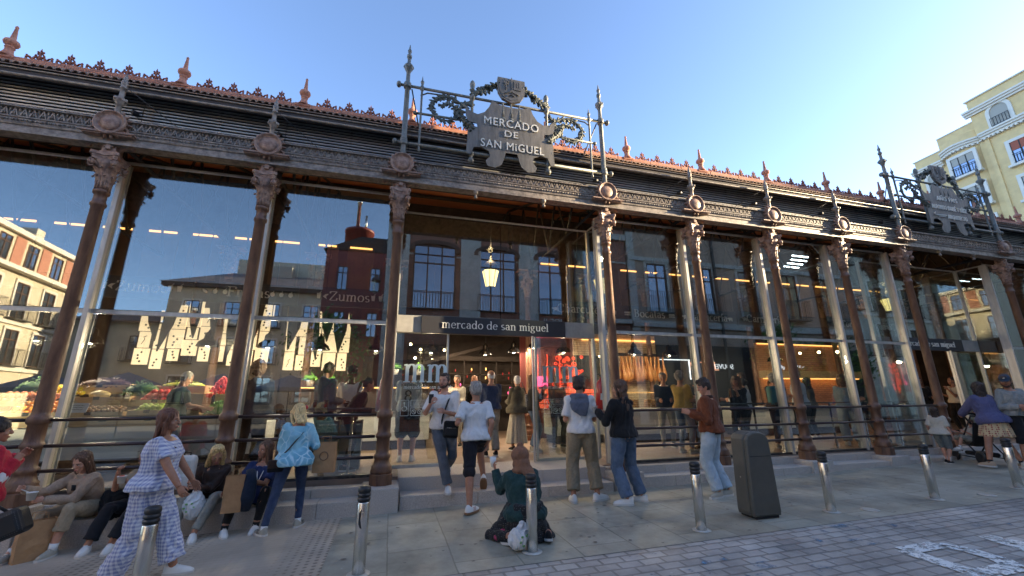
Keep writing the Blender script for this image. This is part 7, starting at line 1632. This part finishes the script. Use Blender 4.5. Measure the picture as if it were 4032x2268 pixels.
# ---- boy, pusher, toddler in pushchair, man with cap
cast('small boy with dark fringe in a cream T-shirt and grey shorts looking right', 15.10, -.40, -PI/2+.1, H=1.12, skin='skin_l', hair=('bob', 'hair_dark'), wide=1.05, headpitch=-.15, vox=.011, feet=[(15.16, -.36, gz(15)), (15.06, -.46, gz(15))], toes=[0, .1], hands=[(15.12, -.22, .42), (15.12, -.60, .30)], top=dict(kind='shirt', mat='cream_tee', off=.018, sleeve=.5, sloose=.012, hem=-.06, flare=.04), legs=dict(kind='shorts', mat='grey_green_shorts', len=.55, off=.02, cuff=.01), sock=('white', .45), shoe=dict(mat='black_cloth', sole='sole', lace='white'), seed=22)
cast('long haired woman in a purple shirt and short flowered skirt pushing a pushchair', 15.42, -1.12, -.25, H=1.62, female=True, skin='skin_m', hair=('wavy', 'hair_dark'), lean=.22, wide=1.12, vox=.011, feet=[(15.02, -1.10, gz(15)), (15.64, -1.26, gz(15.6))], toes=[-.2, .4], hands=[(15.48, -.62, .78), (15.86, -.66, .80)], hkind=('grip', 'grip'), elbow=[V(-1, -.5, -.2), V(1, -.5, -.2)],
     top=dict(kind='shirt', mat='purple_gingham', off=.038, hem=-.09, flare=.05, wr=.013, sloose=.02), legs=dict(kind='skirt', name='skirt', mat='flower_border_skirt', len=.56, r0=.17, r1=.255), sock=('black_cloth', .12), shoe=dict(mat=mat('tan_canvas_shoe', (.45, .33, .22), .8), sole='sole'), seed=23)
def exo(i):
    m_ = MB(); T_ = i['T']; m2 = MB(); m2.ball((0, -.012, .052), (.083, .098, .078), 0, 18, 12); m2.v = [(a, b, max(c, .035)) for a, b, c in m2.v]; m2.lathe([(.0, 0), (.07, .0), (.07, .006), (0, .008)], (0, .098, .034), 16); m_.merge(m2, T_); m_.build('cap', mat('navy_cap_cloth', (.03, .055, .09), .8), i['body']); MB().merge(MB().ball((0, .078, .082), (.02, .008, .014), 0, 8, 6), T_).build('cap_emblem', 'white', i['body'])
cast('bearded man in a navy cap and pale grey denim jacket at the right edge', 15.78, -1.30, PI-.95+.6, H=1.76, skin='skin_m', hair=('short', 'hair_dark'), beard='beard', headyaw=-.9, headpitch=.30, vox=.011, feet=[(15.55, -1.35, gz(15.5)), (15.95, -1.25, gz(15.9))], toes=[-.8, -.3], hands=[(15.60, -1.46, .95), (15.66, -1.52, .92)], hkind=('grip', 'grip'), elbow=[V(-1, -.3, -.6), V(1, -.3, -.6)],
     top=dict(kind='denim_jacket', mat='pale_grey_denim', off=.034, hem=.0, wr=.012), legs=dict(kind='shorts', mat='black_cloth', len=.62, off=.03), sock=('white', .1), shoe=dict(mat='cream_tee', sole='sole'), extra=exo, seed=24)
# pushchair with toddler
pc_ = thing('pushchair', 'black folding pushchair with a toddler in front of the woman in the purple shirt', 'pushchair', (15.72, -.62, gz(15.7)), -.55)
fr_ = MB()
for s in (-1, 1):
    fr_.tube([(s*.20, .32, .12), (s*.22, -.05, .50), (s*.23, -.42, .92)], .014, 6).tube([(s*.20, -.38, .12), (s*.21, -.02, .42)], .014, 6); fr_.tube([(s*.2, .32, .12), (s*.2, -.38, .12)], .010, 6)
fr_.tube([(-.23, -.42, .92), (.23, -.42, .92)], .016, 6); fr_.build('frame', 'black', pc_)
MB().tube([(0, .22, .36), (0, -.05, .34), (0, -.18, .42), (0, -.30, .78)], [(.17, .02), (.17, .03), (.17, .03), (.16, .02)], 10).build('seat', 'black_cloth', pc_); MB().tube([(-.17, -.28, .76), (-.16, -.10, .92), (0, -.03, .96), (.16, -.10, .92), (.17, -.28, .76)], .02, 6).build('hood', 'black_cloth', pc_); MB().bbox(-.16, .16, -.30, .15, .14, .22, .03).build('basket', 'black_cloth', pc_)
for (a, b, r) in ((-.20, .34, .09), (.20, .34, .09), (-.22, -.38, .12), (.22, -.38, .12)):
    wv = MB().lathe([(r*.78, -.02), (r, -.02), (r+.008, 0), (r, .02), (r*.78, .02)], (a, b, r+.01), 20, ax='x').build('wheel', 'rubber', pc_); MB().lathe([(0, -.012), (r*.78, -.012), (r*.78, .012), (0, .012)], (a, b, r+.01), 16, ax='x').build('rim', 'fin', wv)
cast('toddler in a cream T-shirt and shorts sitting in the pushchair', 15.66, -.60, .95, z=gz(15.7), H=.92, skin='skin_l', hair=('short', 'hair_brown'), pelvis=.43, lean=-.15, wide=1.15, vox=.011, feet=[(15.36, -.52, .10), (15.56, -.38, .05)], toes=[0, 0], knee=[V(-.2, 1, .6), V(.2, 1, .6)], hands=[(15.46, -.62, .45), (15.55, -.40, .45)], top=dict(kind='shirt', mat='cream_tee', off=.016, sleeve=.5), legs=dict(kind='shorts', mat='stone_chino', len=.5, off=.016), sock=('white', .2), shoe=WHT, seed=25)
# ---- left edge person in red jacket with woven bag
cast('person in a red jacket with white sleeve band, cut off by the left edge', .76, -1.70, -.9, H=1.48, female=True, skin='skin_m', hair=('curly', 'hair_dark'), vox=.011, hands=[(.80, -1.42, .68), (.92, -1.66, .66)], hkind=('grip', 'grip'), elbow=[V(-1, 0, -1), V(.7, -.1, -1)], feet=[(.6, -1.6, gz(.6)), (.82, -1.78, gz(.8))],
     top=dict(kind='jacket', mat='red_jacket_cloth', off=.038, wr=.014, sloose=.02), legs=dict(mat='black_denim'), shoe=WHT, seed=26, extra=lambda i: MB().tube([i['el'][1].lerp(i['sh'][1], .28), i['el'][1], i['el'][1].lerp(i['wr'][1], .40)], [.073, .078, .066], 12).build('sleeve_band', 'white_cotton', i['body']))
o = MB().bbox(-.24, .24, -.09, .09, 0, .22, .04).build('woven_bag', mat('black_woven_bag', builder=dots((.015, .015, .016), (.07, .07, .072), 70, .25), rough=.6)); o.location = (1.02, -1.80, .02); o.rotation_euler = (0, -.42, .1); tag(o, 'large black woven bag held at the left edge', 'bag'); MB().tube([(-.16, 0, .21), (-.10, 0, .36), (.02, 0, .40), (.14, 0, .21)], .012, 6).build('handle', 'black', o)
# ================= people behind the glass
IN = dict(vox=.016, group='people inside the hall')
def inn(label, x, y, th, **kw):
    kw = {**IN, **kw}; z = .05
    return cast(label, x, y, th, z=z, **kw)
def hw(x, y, th, pts):                                    # hands from local offsets
    R = Matrix.Rotation(th, 3, 'Z'); return [tuple(Vector((x, y, 0))+R@Vector((a, b, 0))+Vector((0, 0, c))) for a, b, c in pts]
def P(label, x, y, th, hl=((-.14, .30, 1.10), (.14, .30, 1.10)), **kw): return inn(label, x, y, th, hands=hw(x, y, th, hl), **kw)
P('fruit vendor in a dark green polo shirt leaning over the fruit counter', .66, 1.72, -1.0, ((-.1, .36, 1.02), (.2, .40, 1.05)), H=1.66, skin='skin_m', hair=('buzz', 'hair_dkgrey'), wide=1.25, headpitch=.5, lean=.12, top=dict(kind='polo_shirt', mat='forest_green_cotton', sleeve=.45, off=.02, belly=True), legs=dict(mat='dark_navy_wool'), shoe=BLK, seed=31)
P('person with big curly hair and long dark coat seen from behind', 2.02, 1.05, .1, H=1.76, skin='skin_d', hair=('afro', 'hair_brown'), wide=1.2, top=dict(kind='coat', mat='dark_navy_wool', off=.05, hem=-.09, hood=True, flare=.1, wr=.014), legs=dict(mat='black_cloth', off=.03), shoe=BLK, seed=32)
P('young man in a heather grey hoodie looking down behind the glass', 3.02, 1.30, -.75, ((-.1, .26, 1.12), (.16, .24, 1.14)), H=1.80, skin='skin_l', hair=('short', 'hair_dark'), headpitch=.35, top=dict(kind='hoodie', mat='heather_grey', off=.036, hood=True, wr=.012), legs=dict(mat='black_cloth'), shoe=WHT, seed=33)
P('man with dark curly hair and a white T-shirt under a dark jacket', 3.40, 1.75, PI-.3, H=1.76, skin='skin_d', hair=('curly', 'hair_black'), top=dict(kind='shirt', mat='white_cotton', off=.02), legs=dict(mat='black_denim'), shoe=BLK, seed=34)
P('dark haired woman in a black top bending forward by the fire extinguisher', 3.45, 1.10, -1.4, ((-.1, .36, .95), (.1, .36, .98)), H=1.60, female=True, skin='skin_m', hair=('tied', 'hair_dark'), lean=.55, headpitch=.4, top=dict(kind='shirt', mat='dark_top', off=.024), legs=dict(mat='black_cloth'), shoe=BLK, seed=35)
def exk(i):
    t = text_mb('KROOS', .085, .006).merge(text_mb('8', .30, .006), Matrix.Translation((0, -.27, 0))); k = i['k']
    T_ = Matrix.Translation(i['curve'](.385)-i['fw']*.152*k)@Matrix((i['sd'], -i['fw'], i['up'])).transposed().to_4x4()@Matrix.Rotation(PI/2, 4, 'X')
    MB().merge(t, T_).build('shirt_lettering', 'black', i['body'])
P('man in a pale grey football shirt with a large number eight and black shorts', 4.46, 1.80, -.12, H=1.80, skin='skin_l', hair=('short', 'hair_brown'), vox=.013, headpitch=.15, top=dict(kind='shirt', mat='grey_jersey', off=.026, sleeve=.7, sloose=.012, hem=-.06), legs=dict(kind='shorts', mat='black_shorts_cloth', len=.48, off=.045, cuff=.02), sock=('white', .45), shoe=WHT, extra=exk, seed=36)
P('bald man in a navy cardigan and stone trousers entering the hall', 6.14, 2.02, .08, H=1.74, skin='skin_l', hair=('bald', 'hair_white'), vox=.013, top=dict(kind='cardigan', mat='dark_navy_wool2' if 'dark_navy_wool2' in M else ck('slate_blue_wool', (.05, .07, .13)), off=.03, hem=-.02, wr=.01), legs=dict(mat='stone_chino', off=.022, prof=[1, 1, 1, 1.1, 1.2, 1.4, 1.5]), shoe=dict(mat='black_cloth', sole='sole'), seed=37)
P('white haired woman in an olive hooded jacket and long cream skirt entering the hall', 6.92, 2.72, .12, H=1.66, female=True, skin='skin_l', hair=('short', 'hair_white'), vox=.013, top=dict(kind='jacket', mat='loden_wool', off=.034, hem=-.09, flare=.08, hood=True), legs=dict(kind='skirt', name='skirt', mat='cream_linen', len=.16, r0=.15, r1=.27), shoe=BLK, seed=38)
o = MB().bbox(-.10, .10, -.05, .05, 0, .32, .04).build('shoulder_bag', mat('mottled_grey_fabric', (.12, .12, .12), .9, 0, (.35, .35, .35), 40)); o.location = (7.17, 2.55, .95); o.rotation_euler = (0, -.12, .2); tag(o, 'mottled grey shoulder bag of the woman in the long cream skirt', 'bag'); MB().tube([(-.05, 0, .32), (-.13, -.02, .52), (-.12, .02, .6)], .01, 5).build('strap', 'black', o)
P('young woman with sunglasses on her head eating in the doorway in profile', 7.20, 2.45, -PI/2-.2, ((-.05, .26, 1.36), (.12, .22, 1.2)), H=1.66, female=True, skin='skin_l', hair=('wavy', 'hair_brown'), top=dict(kind='jacket', mat='dark_top', off=.026), legs=dict(mat='mid_denim', off=.02, prof=[1, 1, 1, 1.1, 1.2, 1.6, 1.8]), shoe=GRY, seed=39)
P('bald man in black deep in the doorway', 6.22, 4.3, PI-.6, H=1.76, skin='skin_m', hair=('bald', 'hair_dark'), top=dict(kind='coat', mat='black_cloth', off=.03), legs=dict(mat='black_cloth'), shoe=BLK, seed=40)
P('older man in a pale shirt deep in the doorway left of the bald man', 5.72, 4.0, PI-.4, H=1.74, skin='skin_m', hair=('short', 'hair_dkgrey'), top=dict(kind='shirt', mat='cream_linen', off=.02), legs=dict(mat='stone_chino'), shoe=BLK, seed=41)
P('barman in braces at the back of the doorway', 8.0, 3.0, PI, H=1.70, skin='skin_m', hair=('short', 'hair_dark'), top=dict(kind='shirt', mat='purple_grey', off=.02), legs=dict(mat='black_cloth'), shoe=BLK, seed=42)
P('grey haired man in a mustard T-shirt at the ledge', 10.12, 1.15, -1.2, ((-.1, .34, 1.05), (.15, .30, 1.08)), H=1.70, skin='skin_m', hair=('curly', 'hair_dkgrey'), headpitch=.2, top=dict(kind='shirt', mat='ochre_cotton', sleeve=.45, off=.022), legs=dict(mat='mid_denim'), shoe=GRY, seed=43)
P('man in a dark hoodie holding a wine glass behind the brown jacket', 10.85, 1.50, 2.0, ((-.1, .30, 1.15), (.15, .30, 1.12)), H=1.72, skin='skin_l', hair=('short', 'hair_dark'), top=dict(kind='hoodie', mat='dark_navy_wool', off=.03, hood=True), legs=dict(mat='black_cloth'), shoe=BLK, seed=44)
P('curly haired woman in black eating with both hands at the ledge', 11.52, 1.05, PI-1.1, ((-.06, .22, 1.28), (.06, .24, 1.26)), H=1.60, female=True, skin='skin_m', hair=('wavy', 'hair_brown'), headpitch=.2, top=dict(kind='shirt', mat='black_cloth', sleeve=.8, off=.03), legs=dict(mat='black_cloth'), shoe=BLK, seed=45)
P('person in a white patterned top with a backpack facing away', 12.12, 1.5, .3, H=1.58, female=True, skin='skin_m', hair=('bun', 'hair_black'), top=dict(kind='shirt', mat='white_cotton', off=.03), legs=dict(mat='purple_grey'), shoe=WHT, seed=46)
P('woman with short grey curly hair in a dark vest eating at the ledge', 12.62, 1.10, -1.15, ((-.05, .34, 1.25), (.15, .30, 1.15)), H=1.66, female=True, skin='skin_l', hair=('curly', 'hair_grey'), wide=1.2, top=dict(kind='vest', mat='dark_navy_wool', sleeve=.12, off=.026), legs=dict(mat='indigo_denim'), shoe=GRY, seed=47)
o = MB().bbox(-.14, .14, -.07, .07, 0, .40, .05).build('backpack', 'teal_canvas'); o.location = (12.40, .95, 1.0); tag(o, 'teal cloth backpack of the grey haired woman', 'backpack')
P('man in a white polo shirt behind the sixth column', 13.45, 1.20, .8, ((-.1, .32, 1.2), (.15, .30, 1.1)), H=1.80, skin='skin_m', hair=('bald', 'hair_dkgrey'), wide=1.15, top=dict(kind='polo_shirt', mat='white_polo_cotton', sleeve=.45, off=.024), legs=dict(mat='dark_navy_wool'), shoe=GRY, seed=48)
P('cook in dark clothes behind the low grey counter', 16.3, 4.6, PI, H=1.68, skin='skin_m', hair=('short', 'hair_dark'), top=dict(kind='shirt', mat='cream_tee', off=.02), legs=dict(mat='black_cloth'), shoe=BLK, seed=49)
P('woman in a pale denim jacket and light jeans standing right of the sixth column', 14.62, 1.02, -.8, ((-.1, .26, 1.22), (.15, .26, 1.25)), H=1.66, female=True, skin='skin_m', hair=('bob', 'hair_brown'), headpitch=.2, top=dict(kind='denim_jacket', mat='light_blue_denim_jacket', off=.036), legs=dict(mat='pale_denim', off=.024, prof=[1, 1.1, 1.2, 1.3, 1.4, 1.7, 1.9]), shoe=WHT, seed=50)
P('man in an olive jacket holding food behind the seventh column', 15.95, 1.25, 1.2, ((-.1, .32, 1.1), (.15, .3, 1.1)), H=1.70, skin='skin_m', hair=('short', 'hair_dark'), top=dict(kind='jacket', mat='forest_green_cotton', off=.034), legs=dict(mat='black_denim'), shoe=BLK, seed=51)
P('dark haired woman in a white T-shirt eating in the far right doorway', 21.3, 2.5, 1.2, ((-.1, .25, 1.35), (.1, .28, 1.2)), H=1.72, female=True, skin='skin_m', hair=('bun', 'hair_black'), wide=1.1, top=dict(kind='shirt', mat='cream_tee', sleeve=.4, off=.02), legs=dict(mat='black_cloth'), shoe=BLK, seed=52)
P('person in a dark jacket farther inside the right hall', 19.6, 2.4, 2.4, H=1.70, skin='skin_m', hair=('short', 'hair_black'), top=dict(kind='jacket', mat='black_cloth', off=.03), legs=dict(mat='mid_denim'), shoe=BLK, seed=53)
P('man in a navy jumper between the hams and the brown jacket', 10.45, 2.2, 2.6, H=1.74, skin='skin_m', hair=('short', 'hair_dkgrey'), top=dict(kind='jumper', mat='dark_navy_wool', off=.028), legs=dict(mat='stone_chino'), shoe=BLK, seed=61)
P('woman in a rust coloured coat farther inside, behind the bin', 11.9, 2.5, -2.2, H=1.64, female=True, skin='skin_l', hair=('long', 'hair_brown'), top=dict(kind='coat', mat='rust_suede', off=.034, hem=-.09), legs=dict(mat='black_cloth'), shoe=BLK, seed=62)
P('man in a cream shirt farther inside, left of the sixth column', 13.0, 2.4, .6, H=1.78, skin='skin_m', hair=('short', 'hair_dark'), top=dict(kind='shirt', mat='cream_linen', off=.022, sleeve=.5), legs=dict(mat='mid_denim'), shoe=BLK, seed=63)
P('woman in an olive jacket looking at the brick oven wall', 15.3, 2.5, .1, H=1.66, female=True, skin='skin_m', hair=('wavy', 'hair_dark'), top=dict(kind='jacket', mat='loden_wool', off=.03), legs=dict(mat='black_denim'), shoe=WHT, seed=64)
# ================= bollards and bin
bp0 = thing('bollard', '', 'bollard', (0, 0, 0), 0, 'row of stainless steel bollards along the road edge')
MB().lathe([(.0545, -.1), (.0545, .575), (.052, .58)], (0, 0, 0), 32).build('steel_tube', 'steel', bp0)
MB().lathe([(.050, .575), (.050, .59), (.056, .592), (.056, .612), (.050, .616), (.050, .624), (.057, .628), (.057, .648), (.051, .652), (.051, .660), (.057, .664), (.057, .684), (.053, .70), (.040, .710), (0, .713)], (0, 0, 0), 32).build('rubber_cap', 'rubber', bp0)
MB().lathe([(.10, .002), (.10, .006), (.055, .010)], (0, 0, 0), 24).build('base_collar', 'fin', bp0)
kd = {bp0.name: [c for c in bpy.data.objects if c.parent == bp0]}
BL = [(2.33, -2.34, 'steel bollard in front of the checked woman'), (3.95, -2.35, 'steel bollard with a torn black sticker, just right of the tactile paving'), (5.555, -2.34, 'steel bollard in front of the kneeling woman'), (7.54, -2.33, 'steel bollard left of the grey bin'), (9.545, -2.26, 'first steel bollard right of the grey bin'), (11.42, -2.27, 'second steel bollard right of the grey bin'), (13.26, -2.26, 'steel bollard at the right edge, in front of the man with the cap')]
for i, (x, y, l) in enumerate(BL):
    o = bp0 if i == 0 else copy_tree(bp0, None, kd); o.location = (x, y, gz(x)); o['label'] = l; o.rotation_euler = (0, 0, i*.7)
    if i == 1:
        MB().add([(-.03, -.0548, .50), (-.012, -.0552, .53), (-.016, -.0552, .44), (.0, -.0556, .37), (-.018, -.0552, .38), (-.03, -.0548, .41)], [(0, 3+2, 4, 3, 2, 1)]).build('torn_sticker', 'black', o); o.rotation_euler = (0, 0, 0)
bn = thing('litter_bin', 'tall closed olive grey plastic bin standing on the pavement', 'bin', (8.575, -2.11, gz(8.6)), -.04)
def binshell(y0, y1, nm, ins=0):
    prof = [(-.19+ins, .03), (-.20+ins, .08), (-.172, .78), (-.165, .90), (-.13, .955), (-.06, .985), (0, .992), (.06, .985), (.13, .955), (.165, .90), (.172, .78), (.20-ins, .08), (.19-ins, .03)]
    bm = bmesh.new(); n = len(prof); a = [bm.verts.new((x, y0, z)) for x, z in prof]; b = [bm.verts.new((x, y1, z)) for x, z in prof]
    bm.faces.new(a[::-1] if False else a); bm.faces.new(b[::-1])
    for i in range(n): bm.faces.new((a[(i+1) % n], a[i], b[i], b[(i+1) % n]))
    bmesh.ops.recalc_face_normals(bm, faces=bm.faces); bmesh.ops.bevel(bm, geom=[e for e in bm.edges if abs(e.verts[0].co.y-e.verts[1].co.y) < 1e-6], offset=.022, segments=3, affect='EDGES', profile=.5)
    return MB().bm(bm, 0, False).build(nm, 'darkplastic', bn)
binshell(-.145, -.085, 'front_shell'); binshell(-.078, .135, 'rear_shell'); MB().bbox(-.165, .165, -.13, .12, 0, .04, .01).build('foot_plate', 'black', bn); MB().lathe([(.009, 0), (.009, .006)], (.0, 0, 0), 12, ax='x').build('lock', 'steel', bn).location = (-.188, .02, .45)
MB().box(-.155, .155, -.1475, -.1445, .70, .706).build('moulded_line', 'black', bn)
